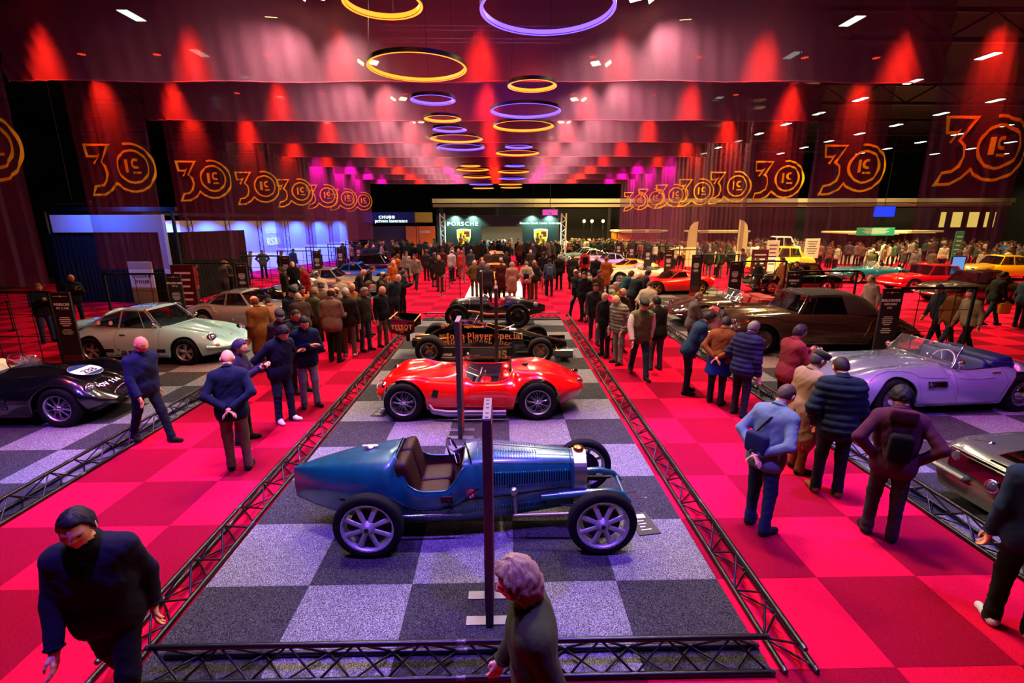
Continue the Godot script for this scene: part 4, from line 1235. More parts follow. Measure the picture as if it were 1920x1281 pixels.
# ---------------------------------------------------------------- dark green narrow racer
func make_green_racer() -> void:
	mat("racer_green", Color(0.018, 0.04, 0.045), 0.25, 0.1, {"clearcoat_enabled": true, "clearcoat": 0.8, "clearcoat_roughness": 0.08})
	mat("copper", Color(0.75, 0.5, 0.36), 0.35, 0.9)
	var t = thing("vintage_racer", "dark green single-seat vintage racing car with pointed tail and black wire wheels", "car", V(-0.5, 16.3), PI)
	var B = {"keys": [
		[-1.95, 0.66, 0.01, 0.66, 0.02, 0.64, 0.03, 0.55, 0.02, 0.45], [-1.5, 0.8, 0.08, 0.795, 0.16, 0.75, 0.22, 0.58, 0.17, 0.36], [-0.95, 0.95, 0.14, 0.94, 0.26, 0.86, 0.33, 0.6, 0.28, 0.28], [-0.62, 0.98, 0.12, 0.975, 0.24, 0.92, 0.36, 0.6, 0.31, 0.26],
		[-0.54, 0.97, 0.15, 0.9, 0.32, 0.75, 0.36, 0.58, 0.32, 0.26], [-0.35, 0.9, 0.2, 0.8, 0.35, 0.66, 0.37, 0.55, 0.32, 0.26], [-0.12, 0.9, 0.2, 0.8, 0.34, 0.70, 0.36, 0.56, 0.32, 0.26], [0.0, 0.96, 0.14, 0.94, 0.27, 0.86, 0.35, 0.58, 0.31, 0.26],
		[0.4, 0.93, 0.12, 0.92, 0.23, 0.84, 0.30, 0.58, 0.27, 0.28], [0.9, 0.89, 0.11, 0.88, 0.2, 0.8, 0.255, 0.58, 0.23, 0.3], [1.12, 0.84, 0.1, 0.83, 0.18, 0.76, 0.22, 0.56, 0.2, 0.32], [1.24, 0.72, 0.06, 0.715, 0.11, 0.68, 0.14, 0.55, 0.12, 0.4]], "open": [-0.62, 0.0]}
	shell(t, "body", B, "racer_green", 70)
	rim_of(t, "cockpit_bead", B, "racer_green", 0.012)
	tub(t, "cockpit_lining", B, "sign_red", 0.4, 0.02)
	var s = st()
	s = st(); pad(s, Vector3(-0.48, 0.7, 0), Vector3(0.14, 0.45, 0.5), 0.2); part(t, "seat", s, "sign_red")
	steering_wheel(t, Vector3(-0.06, 0.95, 0), 0.2, 0.45, "black_paint")
	for x in [0.25, 0.6, 0.95]: skin_line(t, "bonnet_strap", B, [[x, 0.0], [x, 0.8]], "brass" if x == 0.6 else "leather_brown", 0.008)
	var lid := st(); pad(lid, Vector3.ZERO, Vector3(0.02, 0.08, 0.014)); var lm = done(lid)
	for side in [1.0, -1.0]:
		for i in 18: part(t, "louvre", lm, "racer_green", on_body(B, 0.12 + i * 0.045, 0.3, side, 0.002))
		var xf = on_body(B, -1.62, 0.5, side, 0.006)
		s = st(); lathe(s, [[0.09, 0], [0.085, 0.004], [0, 0.004]], xf * Transform3D(Basis(Vector3.RIGHT, PI / 2), Vector3.ZERO), 20); part(t, "tail_roundel", s, "dull_alloy")
		lettering(t, "race_number", "8", 0.2, on_body(B, -1.02, 0.25, side, 0.01), "white_print")
		s = st(); tube(s, PackedVector3Array([Vector3(0.8, 0.52, 0.27 * side), Vector3(0.4, 0.5, 0.36 * side), Vector3(0.0, 0.42, 0.42 * side), Vector3(-0.7, 0.44, 0.44 * side), Vector3(-1.4, 0.56, 0.42 * side)]), [0.04, 0.04, 0.045, 0.04, 0.035], 8); part(t, "exhaust_pipe", s, "copper")
		s = st(); box(s, Vector3(1.0, 0.42, 0.3 * side), Vector3(0.7, 0.03, 0.04), 0.008); part(t, "leaf_spring", s, "dark_metal")
	s = st(); cyl(s, Vector3(1.0, 0.4, -0.6), Vector3(1.0, 0.4, 0.6), 0.03); part(t, "front_axle", s, "dark_metal")
	s = st(); cyl(s, Vector3(-1.0, 0.4, -0.6), Vector3(-1.0, 0.4, 0.6), 0.05); part(t, "rear_axle", s, "dark_metal")
	s = st(); lathe(s, [[0.05, 0], [0.05, 0.03], [0, 0.04]], Transform3D(Basis.IDENTITY, Vector3(1.0, 0.87, 0)), 12); part(t, "radiator_cap", s, "brass")
	for x in [1.0, -1.0]:
		for z in [0.6, -0.6]: wheel(t, x, z, 0.40, 0.14, "racer", "black_metal")

# ---------------------------------------------------------------- cars of the side displays and of the hall beyond
func seats(t: Node, x: float, y: float, w: float, m, back := 0.55) -> void:
	for z in [w, -w]:
		var s = st()
		pad(s, Vector3(x, y + back / 2, z), Vector3(0.16, back, w * 1.5), 0.22)
		pad(s, Vector3(x + 0.26, y + 0.02, z), Vector3(0.5, 0.16, w * 1.5), 0.08)
		part(t, "seat", s, m)

func bumper(t: Node, called: String, pts: Array, r: float, m = "chrome") -> void:
	var p = PackedVector3Array()
	for q in pts: p.append(Vector3(q[0], q[2], q[1]))
	for i in range(pts.size() - 1, -1, -1):
		if pts[i][1] > 0.01: p.append(Vector3(pts[i][0], pts[i][2], -pts[i][1]))
	p.reverse()
	var s = st()
	var half = PackedVector3Array()
	for q in p: half.append(q)
	# run from one side round the centre to the other
	var ordered = PackedVector3Array()
	for i in range(pts.size() - 1, -1, -1): ordered.append(Vector3(pts[i][0], pts[i][2], pts[i][1]))
	for i in pts.size():
		if pts[i][1] > 0.01: ordered.append(Vector3(pts[i][0], pts[i][2], -pts[i][1]))
	tube(s, ordered, r, 8)
	part(t, called, s, m)

func rear_engined_coupe(label: String, body_paint, at: Vector3, turn: float, full := false, size := 1.0, group := "") -> Node3D:
	var t = thing("coupe", label, "car", at, turn, group)
	t.scale = Vector3.ONE * size
	var B = {"keys": [
		[-2.06, 0.52, 0.2, 0.52, 0.45, 0.50, 0.60, 0.45, 0.5, 0.32], [-1.9, 0.70, 0.3, 0.69, 0.55, 0.64, 0.72, 0.52, 0.66, 0.27], [-1.5, 0.85, 0.35, 0.84, 0.58, 0.76, 0.81, 0.54, 0.78, 0.22], [-1.07, 0.94, 0.4, 0.93, 0.62, 0.81, 0.84, 0.55, 0.82, 0.2],
		[-0.3, 0.93, 0.4, 0.92, 0.65, 0.84, 0.80, 0.56, 0.79, 0.19], [0.5, 0.92, 0.4, 0.91, 0.64, 0.84, 0.79, 0.56, 0.79, 0.19], [0.85, 0.88, 0.33, 0.84, 0.62, 0.82, 0.79, 0.55, 0.79, 0.19], [1.2, 0.80, 0.33, 0.755, 0.6, 0.79, 0.80, 0.54, 0.8, 0.2],
		[1.55, 0.71, 0.3, 0.67, 0.58, 0.735, 0.77, 0.52, 0.75, 0.22], [1.8, 0.61, 0.3, 0.58, 0.55, 0.62, 0.71, 0.48, 0.66, 0.26], [1.95, 0.50, 0.28, 0.49, 0.48, 0.48, 0.62, 0.43, 0.54, 0.3], [2.03, 0.42, 0.2, 0.42, 0.36, 0.41, 0.48, 0.39, 0.42, 0.33]],
		"arches": [[1.17, 0.365, 0.31], [-1.10, 0.375, 0.31]]}
	shell(t, "body", B, body_paint, 70)
	under_pan(t, -1.9, 1.85, 0.58, 0.2, 0.5)
	greenhouse(t, [
		[0.80, 0.0, 0.90, 0.25, 0.0, 1.29, "windshield"], [0.76, 0.3, 0.89, 0.23, 0.28, 1.285, "windshield"], [0.58, 0.60, 0.84, 0.16, 0.47, 1.27, "pillar"], [0.50, 0.64, 0.83, 0.10, 0.50, 1.262, "side_window"], [0.20, 0.655, 0.83, 0.0, 0.52, 1.27, "pillar"], [0.175, 0.655, 0.83, -0.02, 0.52, 1.27, "side_window"],
		[-0.42, 0.66, 0.84, -0.35, 0.53, 1.27, "pillar"], [-0.46, 0.66, 0.84, -0.40, 0.53, 1.265, "side_window"], [-1.08, 0.58, 0.87, -0.86, 0.49, 1.12, "pillar"], [-1.28, 0.52, 0.88, -0.90, 0.44, 1.15, "rear_window"], [-1.45, 0.28, 0.89, -0.95, 0.25, 1.18, "rear_window"], [-1.49, 0.0, 0.89, -0.96, 0.0, 1.18, "roof"]], body_paint, "dark_glass", 0.04, 0.05, 0.93)
	for e in [1.0, -1.0]:
		lamp_round(t, "headlamp", Vector3(1.76, 0.64, 0.57 * e), Vector3(0.85, 0.5, 0.12 * e), 0.11)
		var s = st(); box(s, Vector3(1.86, 0.47, 0.60 * e), Vector3(0.1, 0.06, 0.16), 0.02, Basis(Vector3.UP, 0.5 * e)); part(t, "indicator", s, "amber_lens")
	for x in [1.17, -1.10]:
		for z in [0.70, -0.70]: wheel(t, x, z, 0.315, 0.2, "fuchs", "alloy")
	if not full: return t
	seats(t, -0.25, 0.42, 0.34, "black_metal", 0.62)
	steering_wheel(t, Vector3(0.25, 0.86, -0.34), 0.18, 0.4, "black_paint", 3)
	# duck-tail spoiler
	var rows = []
	for i in 9:
		var u = i / 8.0
		var row = PackedVector3Array()
		for j in 13:
			var z = lerpf(-0.6, 0.6, j / 12.0)
			row.append(Vector3(-1.42 - u * 0.62, 0.865 - 0.1 * u * (1 - u) + (0.03 if u > 0.9 else 0.0) - 0.12 * absf(z) ** 2.5, z))
		rows.append(row)
	for i in 4:
		var row = PackedVector3Array()
		for j in 13:
			var z = lerpf(-0.6, 0.6, j / 12.0)
			row.append(Vector3(-2.04 + 0.04 * i, lerpf(0.86, 0.64, i / 3.0) - 0.12 * absf(z) ** 2.5, z))
		rows.append(row)
	var s = st(); grid(s, rows); part(t, "duck_tail_spoiler", s, body_paint)
	bumper(t, "front_bumper", [[2.05, 0.0, 0.40], [2.03, 0.35, 0.40], [1.94, 0.6, 0.41], [1.7, 0.76, 0.43]], 0.045, body_paint)
	s = st(); box(s, Vector3(2.09, 0.40, 0), Vector3(0.02, 0.035, 0.9), 0.008); part(t, "bumper_strip", s, "chrome")
	skin_line(t, "door_seam", B, [[0.55, 0.46], [0.58, 0.7], [0.56, 0.97]], "dark_metal", 0.003)
	skin_line(t, "door_seam", B, [[-0.45, 0.46], [-0.5, 0.7], [-0.42, 0.97]], "dark_metal", 0.003)
	skin_line(t, "bonnet_seam", B, [[0.84, 0.0], [0.84, 0.30], [1.4, 0.27], [1.88, 0.2]], "dark_metal", 0.003)
	skin_line(t, "sill_trim", B, [[-0.72, 0.985], [0.78, 0.985]], "chrome", 0.012)
	for e in [1.0, -1.0]:
		var xf = on_body(B, -0.3, 0.60, e, 0.012)
		s = st(); box(s, xf.origin, Vector3(0.15, 0.025, 0.02), 0.008, xf.basis); part(t, "door_handle", s, "chrome")
		for q in [[-0.62, 0.2], [0.62, 0.2]]:
			xf = on_body(B, q[0], 0.88, e, 0.003)
			s = st(); box(s, xf.origin, Vector3(q[1], 0.085, 0.003), 0.0, xf.basis); part(t, "side_stripe", s, "black_print")
		lettering(t, "side_script", "Carrera", 0.16, on_body(B, 0.0, 0.915, e, 0.003), "black_print", "Droid Serif", true, 1.3)
		s = st(); tube(s, PackedVector3Array([Vector3(0.56, 0.86, 0.61 * e), Vector3(0.36, 1.06, 0.57 * e), Vector3(0.15, 1.275, 0.49 * e)]), 0.012, 6); part(t, "screen_trim", s, "chrome")
		s = st(); lathe(s, [[0, 0.03], [0.06, 0.02], [0.07, 0.0], [0, -0.05]], Transform3D(Basis(Vector3.BACK, 1.3), Vector3(0.48, 0.95, 0.72 * e)), 14); part(t, "mirror", s, "chrome")
		s = st(); cyl(s, Vector3(0.66, 0.92, 0.1 * e), Vector3(0.62, 0.96, 0.42 * e), 0.006, -1, 5); part(t, "wiper", s, "black_paint")
	for q in [-0.62, -0.92]:
		s = st(); lathe(s, [[0.05, 0], [0, 0.002]], Transform3D(Basis(Vector3.RIGHT, PI / 2 - 0.3), Vector3(q, 0.97, 0.645)), 16); part(t, "window_sticker", s, "white_print")
	s = st(); box(s, Vector3(1.84, 0.60, 0), Vector3(0.05, 0.012, 0.04), 0.004); part(t, "bonnet_crest", s, "brass")
	return t

func grand_tourer(label: String, body_paint, at: Vector3, turn: float, full := false, size := 1.0, group := "", stretch := 0.0) -> Node3D:
	# low fastback with a long bonnet
	var t = thing("coupe", label, "car", at, turn, group)
	t.scale = Vector3.ONE * size
	var q = stretch
	var B = {"keys": [
		[-2.22, 0.56, 0.2, 0.56, 0.45, 0.54, 0.6, 0.5, 0.5, 0.36], [-2.0, 0.70, 0.3, 0.69, 0.55, 0.65, 0.74, 0.54, 0.66, 0.30], [-1.55, 0.83, 0.36, 0.82, 0.6, 0.76, 0.84, 0.56, 0.82, 0.25], [-1.1, 0.88, 0.4, 0.87, 0.64, 0.82, 0.86, 0.57, 0.84, 0.22], [-0.4, 0.88, 0.4, 0.87, 0.66, 0.80, 0.83, 0.57, 0.81, 0.2], [0.4, 0.87, 0.4, 0.86, 0.64, 0.79, 0.82, 0.57, 0.8, 0.2],
		[0.9, 0.85, 0.34, 0.82, 0.6, 0.80, 0.84, 0.57, 0.82, 0.21], [1.3, 0.82, 0.3, 0.78, 0.58, 0.82, 0.85, 0.57, 0.83, 0.22], [1.75 + q, 0.72, 0.28, 0.69, 0.55, 0.73, 0.78, 0.55, 0.72, 0.26], [2.05 + q, 0.60, 0.25, 0.58, 0.5, 0.58, 0.66, 0.5, 0.56, 0.32], [2.22 + q, 0.50, 0.2, 0.50, 0.38, 0.48, 0.48, 0.44, 0.4, 0.36]],
		"arches": [[1.22, 0.38, 0.34], [-1.22, 0.38, 0.34]]}
	shell(t, "body", B, body_paint, 64)
	under_pan(t, -2.0, 1.9, 0.6, 0.22, 0.5)
	greenhouse(t, [
		[0.46, 0.0, 0.88, 0.0, 0.0, 1.25, "windshield"], [0.42, 0.3, 0.87, -0.02, 0.28, 1.245, "windshield"], [0.26, 0.60, 0.82, -0.1, 0.46, 1.22, "pillar"], [0.20, 0.63, 0.81, -0.15, 0.48, 1.215, "side_window"], [-0.52, 0.66, 0.81, -0.5, 0.50, 1.215, "pillar"], [-0.58, 0.66, 0.81, -0.56, 0.50, 1.21, "side_window"],
		[-1.10, 0.60, 0.84, -0.86, 0.46, 1.10, "pillar"], [-1.22, 0.54, 0.86, -0.92, 0.42, 1.10, "rear_window"], [-1.45, 0.28, 0.87, -1.0, 0.24, 1.12, "rear_window"], [-1.5, 0.0, 0.87, -1.02, 0.0, 1.12, "roof"]], body_paint, "dark_glass", 0.05, 0.05, 0.9)
	for e in [1.0, -1.0]: lamp_round(t, "headlamp", Vector3(2.0 + q, 0.61, 0.5 * e), Vector3(0.95, 0.2, 0.1 * e), 0.095)
	for x in [1.22, -1.22]:
		for z in [0.71, -0.71]: wheel(t, x, z, 0.335, 0.17, "wire" if stretch > 0 else "disc", "alloy" if stretch > 0 else body_paint)
	bumper(t, "front_bumper", [[2.28 + q, 0.0, 0.42], [2.24 + q, 0.4, 0.42], [1.98 + q, 0.74, 0.44]], 0.035)
	if not full: return t
	seats(t, -0.55, 0.4, 0.34, "sign_red", 0.6)
	steering_wheel(t, Vector3(0.0, 0.84, -0.34), 0.19, 0.4, "cream", 2)
	skin_line(t, "wing_eyebrow", B, [[0.8, 0.66], [1.2, 0.60], [1.6, 0.66]], body_paint, 0.022)
	skin_line(t, "wing_eyebrow", B, [[-1.65, 0.66], [-1.2, 0.60], [-0.72, 0.66]], body_paint, 0.022)
	skin_line(t, "door_seam", B, [[0.2, 0.5], [0.2, 0.8], [0.05, 0.86], [-0.5, 0.86], [-0.62, 0.78], [-0.62, 0.5]], "dark_metal", 0.003)
	for e in [1.0, -1.0]:
		for i in 4:
			var xf = on_body(B, 0.42 + i * 0.0, 0.62 + i * 0.06, e, 0.01)
			var s = st(); box(s, xf.origin, Vector3(0.22, 0.012, 0.012), 0.004, xf.basis); part(t, "wing_vent_bar", s, "chrome")
		var xf2 = on_body(B, -0.2, 0.80, e, 0.008)
		var s2 = st(); box(s2, xf2.origin, Vector3(0.07, 0.10, 0.01), 0.006, xf2.basis); part(t, "door_badge", s2, "chrome")
	return t

func roadster(label: String, body_paint, at: Vector3, turn: float, full := false, size := 1.0, group := "", lining := "grey_trim") -> Node3D:
	var t = thing("roadster", label, "car", at, turn, group)
	t.scale = Vector3.ONE * size
	var B = {"keys": [
		[-2.2, 0.55, 0.2, 0.55, 0.45, 0.53, 0.58, 0.48, 0.5, 0.36], [-2.0, 0.68, 0.3, 0.675, 0.55, 0.65, 0.72, 0.54, 0.64, 0.3], [-1.6, 0.82, 0.36, 0.815, 0.62, 0.78, 0.82, 0.58, 0.78, 0.25], [-1.2, 0.90, 0.36, 0.90, 0.64, 0.865, 0.85, 0.6, 0.83, 0.22], [-1.12, 0.91, 0.2, 0.91, 0.42, 0.89, 0.85, 0.6, 0.83, 0.22],
		[-1.02, 0.88, 0.3, 0.87, 0.58, 0.86, 0.845, 0.6, 0.83, 0.21], [-0.75, 0.84, 0.3, 0.84, 0.66, 0.81, 0.83, 0.59, 0.81, 0.2], [-0.2, 0.84, 0.3, 0.84, 0.67, 0.795, 0.82, 0.58, 0.8, 0.2], [0.12, 0.86, 0.3, 0.86, 0.62, 0.82, 0.82, 0.58, 0.8, 0.2], [0.2, 0.90, 0.2, 0.9, 0.5, 0.86, 0.82, 0.58, 0.8, 0.2], [0.3, 0.91, 0.36, 0.88, 0.62, 0.82, 0.82, 0.58, 0.8, 0.2],
		[0.8, 0.89, 0.36, 0.85, 0.62, 0.82, 0.83, 0.58, 0.81, 0.21], [1.3, 0.85, 0.34, 0.80, 0.61, 0.825, 0.85, 0.58, 0.83, 0.22], [1.75, 0.74, 0.3, 0.70, 0.58, 0.73, 0.78, 0.56, 0.72, 0.26], [2.02, 0.63, 0.25, 0.61, 0.5, 0.60, 0.66, 0.5, 0.58, 0.32], [2.18, 0.54, 0.2, 0.53, 0.38, 0.52, 0.5, 0.46, 0.44, 0.36]],
		"arches": [[1.24, 0.40, 0.34], [-1.24, 0.40, 0.34]], "open": [-1.12, 0.2]}
	shell(t, "body", B, body_paint, 84)
	tub(t, "cockpit_lining", B, lining, 0.42, 0.04)
	under_pan(t, -2.0, 1.9, 0.6, 0.22, 0.4)
	seats(t, -0.62, 0.42, 0.34, lining, 0.5)
	steering_wheel(t, Vector3(-0.02, 0.88, -0.34), 0.2, 0.4, "white", 3)
	# windscreen frame and glass
	var rows = []
	for i in 17:
		var a = lerpf(-1.0, 1.0, i / 16.0)
		var x = 0.34 - 0.20 * a * a
		rows.append(PackedVector3Array([Vector3(x, 0.90 - 0.07 * a * a, a * 0.66), Vector3(x - 0.24, 1.20 - 0.03 * a * a, a * 0.58)]))
	var s := st(); grid(s, rows); var w = part(t, "windshield", s, "glass")
	var loop = PackedVector3Array()
	for r in rows: loop.append(r[0])
	for i in range(rows.size() - 1, -1, -1): loop.append(rows[i][1])
	s = st(); tube(s, loop, 0.014, 6, true); part(w, "screen_frame", s, "chrome")
	for e in [1.0, -1.0]: lamp_round(t, "headlamp", Vector3(1.98, 0.63, 0.52 * e), Vector3(0.95, 0.2, 0.1 * e), 0.095)
	for x in [1.24, -1.24]:
		for z in [0.71, -0.71]: wheel(t, x, z, 0.345, 0.19, "disc", "dull_alloy" if full else "alloy")
	if not full: return t
	s = st(); pad(s, Vector3(-1.0, 0.89, 0), Vector3(0.42, 0.16, 1.22), 0.0); pad(s, Vector3(-0.9, 0.84, 0.56), Vector3(0.5, 0.13, 0.2), 0.1); pad(s, Vector3(-0.9, 0.84, -0.56), Vector3(0.5, 0.13, 0.2), 0.1); part(t, "folded_hood_cover", s, lining)
	s = st(); pad(s, Vector3(0.1, 0.84, 0), Vector3(0.14, 0.12, 1.24), 0.2); part(t, "dashboard", s, "lens")
	rim_of(t, "cockpit_trim", B, "chrome", 0.009)
	skin_line(t, "door_seam", B, [[0.12, 0.5], [0.14, 0.7], [0.08, 0.97]], "dark_metal", 0.003)
	skin_line(t, "door_seam", B, [[-0.82, 0.5], [-0.84, 0.7], [-0.72, 0.97]], "dark_metal", 0.003)
	skin_line(t, "bonnet_seam", B, [[0.34, 0.0], [0.36, 0.34], [1.2, 0.32], [1.95, 0.22]], "dark_metal", 0.003)
	skin_line(t, "body_crease", B, [[1.7, 0.60], [1.24, 0.57], [0.8, 0.6], [0.2, 0.62], [-0.6, 0.62]], body_paint, 0.012)
	for e in [1.0, -1.0]:
		var xf = on_body(B, 0.52, 0.70, e, 0.004)
		s = st(); box(s, xf.origin, Vector3(0.38, 0.1, 0.01), 0.004, xf.basis); var vent = part(t, "side_vent", s, "black_paint")
		s = st(); tube(s, PackedVector3Array([xf * Vector3(-0.19, -0.05, 0.01), xf * Vector3(0.17, -0.05, 0.01), xf * Vector3(0.19, -0.03, 0.01), xf * Vector3(0.19, 0.03, 0.01), xf * Vector3(0.17, 0.05, 0.01), xf * Vector3(-0.19, 0.05, 0.01)]), 0.007, 5, true); part(vent, "vent_surround", s, "chrome")
		for i in 10:
			s = st(); box(s, xf * Vector3(-0.17 + (i % 5) * 0.05, -0.023 if i < 5 else 0.023, 0.008), Vector3(0.032, 0.034, 0.012), 0.004, xf.basis); part(vent, "vent_slat", s, "chrome")
		s = st(); lathe(s, [[0.034, 0], [0.03, 0.006], [0, 0.007]], xf * Transform3D(Basis(Vector3.RIGHT, PI / 2), Vector3(0.13 * -1.0, 0, 0.008)), 18); part(vent, "roundel", s, "booth_blue")
		xf = on_body(B, -0.66, 0.56, e, 0.014)
		s = st(); box(s, xf.origin, Vector3(0.17, 0.022, 0.02), 0.008, xf.basis); part(t, "door_handle", s, "chrome")
		s = st(); lathe(s, [[0, 0.02], [0.05, 0.015], [0.06, 0.0], [0.03, -0.06], [0, -0.06]], Transform3D(Basis(Vector3.BACK, 1.4), Vector3(0.02, 0.93, 0.72 * e)), 14); cyl(s, Vector3(0.04, 0.82, 0.7 * e), Vector3(0.04, 0.92, 0.72 * e), 0.01); part(t, "mirror", s, "chrome")
		s = st(); box(s, Vector3(2.12, 0.50, 0.26 * e), Vector3(0.1, 0.12, 0.42), 0.04, Basis(Vector3.UP, 0.25 * e)); part(t, "grille", s, "dark_metal")
	bumper(t, "front_bumper", [[2.22, 0.0, 0.38], [2.2, 0.4, 0.38], [1.98, 0.76, 0.42]], 0.03)
	return t

func dark_sports_car() -> void:
	paint("paint_dark_green", Color(0.03, 0.045, 0.05), 0.18)
	var t = thing("sports_racer", "dark green open sports racer with white number 233 disc on its bonnet", "car", V(-8.82, 8.58), 0.02)
	var B = {"keys": [
		[-2.0, 0.60, 0.15, 0.6, 0.3, 0.58, 0.42, 0.5, 0.36, 0.36], [-1.6, 0.80, 0.3, 0.79, 0.55, 0.75, 0.72, 0.55, 0.66, 0.28], [-1.2, 0.88, 0.34, 0.87, 0.58, 0.86, 0.79, 0.58, 0.76, 0.24], [-0.95, 0.88, 0.2, 0.88, 0.45, 0.85, 0.78, 0.57, 0.76, 0.22], [-0.8, 0.85, 0.3, 0.83, 0.56, 0.78, 0.76, 0.56, 0.74, 0.21],
		[-0.4, 0.80, 0.3, 0.8, 0.60, 0.74, 0.75, 0.55, 0.73, 0.2], [-0.12, 0.84, 0.3, 0.83, 0.58, 0.79, 0.75, 0.55, 0.73, 0.2], [-0.02, 0.90, 0.2, 0.9, 0.44, 0.86, 0.75, 0.55, 0.73, 0.2], [0.2, 0.90, 0.32, 0.86, 0.55, 0.78, 0.75, 0.55, 0.73, 0.2], [0.7, 0.86, 0.34, 0.80, 0.56, 0.85, 0.78, 0.57, 0.75, 0.21], [1.15, 0.80, 0.32, 0.74, 0.56, 0.90, 0.80, 0.58, 0.77, 0.23],
		[1.5, 0.70, 0.3, 0.66, 0.55, 0.80, 0.76, 0.55, 0.68, 0.27], [1.8, 0.56, 0.28, 0.54, 0.5, 0.58, 0.66, 0.48, 0.54, 0.31], [1.98, 0.44, 0.2, 0.43, 0.36, 0.43, 0.46, 0.4, 0.38, 0.33]],
		"arches": [[1.22, 0.40, 0.35], [-1.22, 0.40, 0.35]], "open": [-0.95, -0.02]}
	shell(t, "body", B, "paint_dark_green", 80)
	rim_of(t, "cockpit_bead", B, "chrome", 0.01)
	tub(t, "cockpit_lining", B, "cream", 0.4)
	under_pan(t, -1.8, 1.7, 0.55, 0.2, 0.5)
	seats(t, -0.66, 0.44, 0.3, "cream", 0.5)
	steering_wheel(t, Vector3(-0.22, 0.88, -0.3), 0.2, 0.4, "black_paint", 4)
	var s = st()
	for e in [1.0, -1.0]:
		lamp_round(t, "headlamp", Vector3(1.70, 0.64, 0.55 * e), Vector3(0.9, 0.35, 0.15 * e), 0.10)
		s = st(); lathe(s, [[0.02, 0], [0, 0.012]], Transform3D(frame_of(Vector3(1, 0, 0.3 * e).normalized()) * Basis(Vector3.RIGHT, PI / 2), Vector3(1.76, 0.4, 0.56 * e)), 10); part(t, "side_lamp", s, "lens")
		skin_line(t, "wing_seam", B, [[0.1, 0.42], [0.7, 0.36], [1.2, 0.33], [1.75, 0.36]], "dark_metal", 0.005)
		var xf = on_body(B, 0.30, 0.80, e, 0.005)
		s = st(); box(s, xf.origin, Vector3(0.28, 0.2, 0.01), 0.004, xf.basis); var vent = part(t, "side_vent", s, "black_paint")
		for i in 5:
			s = st(); box(s, xf * Vector3(0, -0.07 + i * 0.035, 0.01), Vector3(0.26, 0.008, 0.008), 0.002, xf.basis); part(vent, "vent_bar", s, "chrome")
	# bonnet disc
	var disc = st()
	var xf3 = on_body(B, 1.2, 0.02, 1.0, 0.012)
	xf3 = Transform3D(Basis(Vector3.BACK, -0.24) * Basis(Vector3.UP, PI / 2) * Basis(Vector3.RIGHT, -PI / 2), Vector3(1.22, 0.825, 0.02))
	sheet(disc, arc(Vector2.ZERO, 0.25, 0, 355, 40), xf3, 0.004)
	var number_disc = part(t, "number_disc", disc, "white_print")
	for q in [[25.0, 155.0], [215.0, 325.0]]:
		disc = st(); sheet(disc, arc(Vector2(0, 0), 0.245, q[0], q[1], 20), xf3 * Transform3D(Basis.IDENTITY, Vector3(0, 0, 0.003)), 0.003); part(number_disc, "blue_segment", disc, "booth_blue")
	lettering(number_disc, "race_number", "233", 0.13, xf3 * Transform3D(Basis.IDENTITY, Vector3(0, -0.06, 0.007)), "black_print")
	# registration letters painted on the nose
	var nose = Transform3D(Basis(Vector3.BACK, -0.52) * Basis(Vector3.UP, PI / 2) * Basis(Vector3.RIGHT, -PI / 2), Vector3(1.70, 0.63, 0.18))
	lettering(t, "registration", "POV 114", 0.10, nose, "white_print")
	# grille with chrome bars
	s = st()
	var loop = PackedVector3Array()
	for i in 24: loop.append(Vector3(1.93 + 0.05 * sin(TAU * i / 24) * -1.0, 0.46 + sin(TAU * i / 24) * 0.12, cos(TAU * i / 24) * 0.36))
	tube(s, loop, 0.012, 6, true); var gr = part(t, "grille_surround", s, "chrome")
	for i in 11:
		s = st(); cyl(s, Vector3(1.96, 0.36, -0.3 + i * 0.06), Vector3(1.90, 0.56, -0.3 + i * 0.06), 0.006, -1, 5); part(gr, "grille_bar", s, "chrome")
	# low screens
	for z in [0.3, -0.3]:
		var rows = []
		for i in 9:
			var a = lerpf(-1, 1, i / 8.0)
			rows.append(PackedVector3Array([Vector3(0.08 - 0.1 * a * a, 0.88, z + a * 0.24), Vector3(-0.03 - 0.1 * a * a, 1.03 - 0.05 * a * a, z + a * 0.22)]))
		s = st(); grid(s, rows); part(t, "aero_screen", s, "glass")
	for x in [1.22, -1.22]:
		for z in [0.66, -0.66]: wheel(t, x, z, 0.35, 0.16, "wire", "alloy")

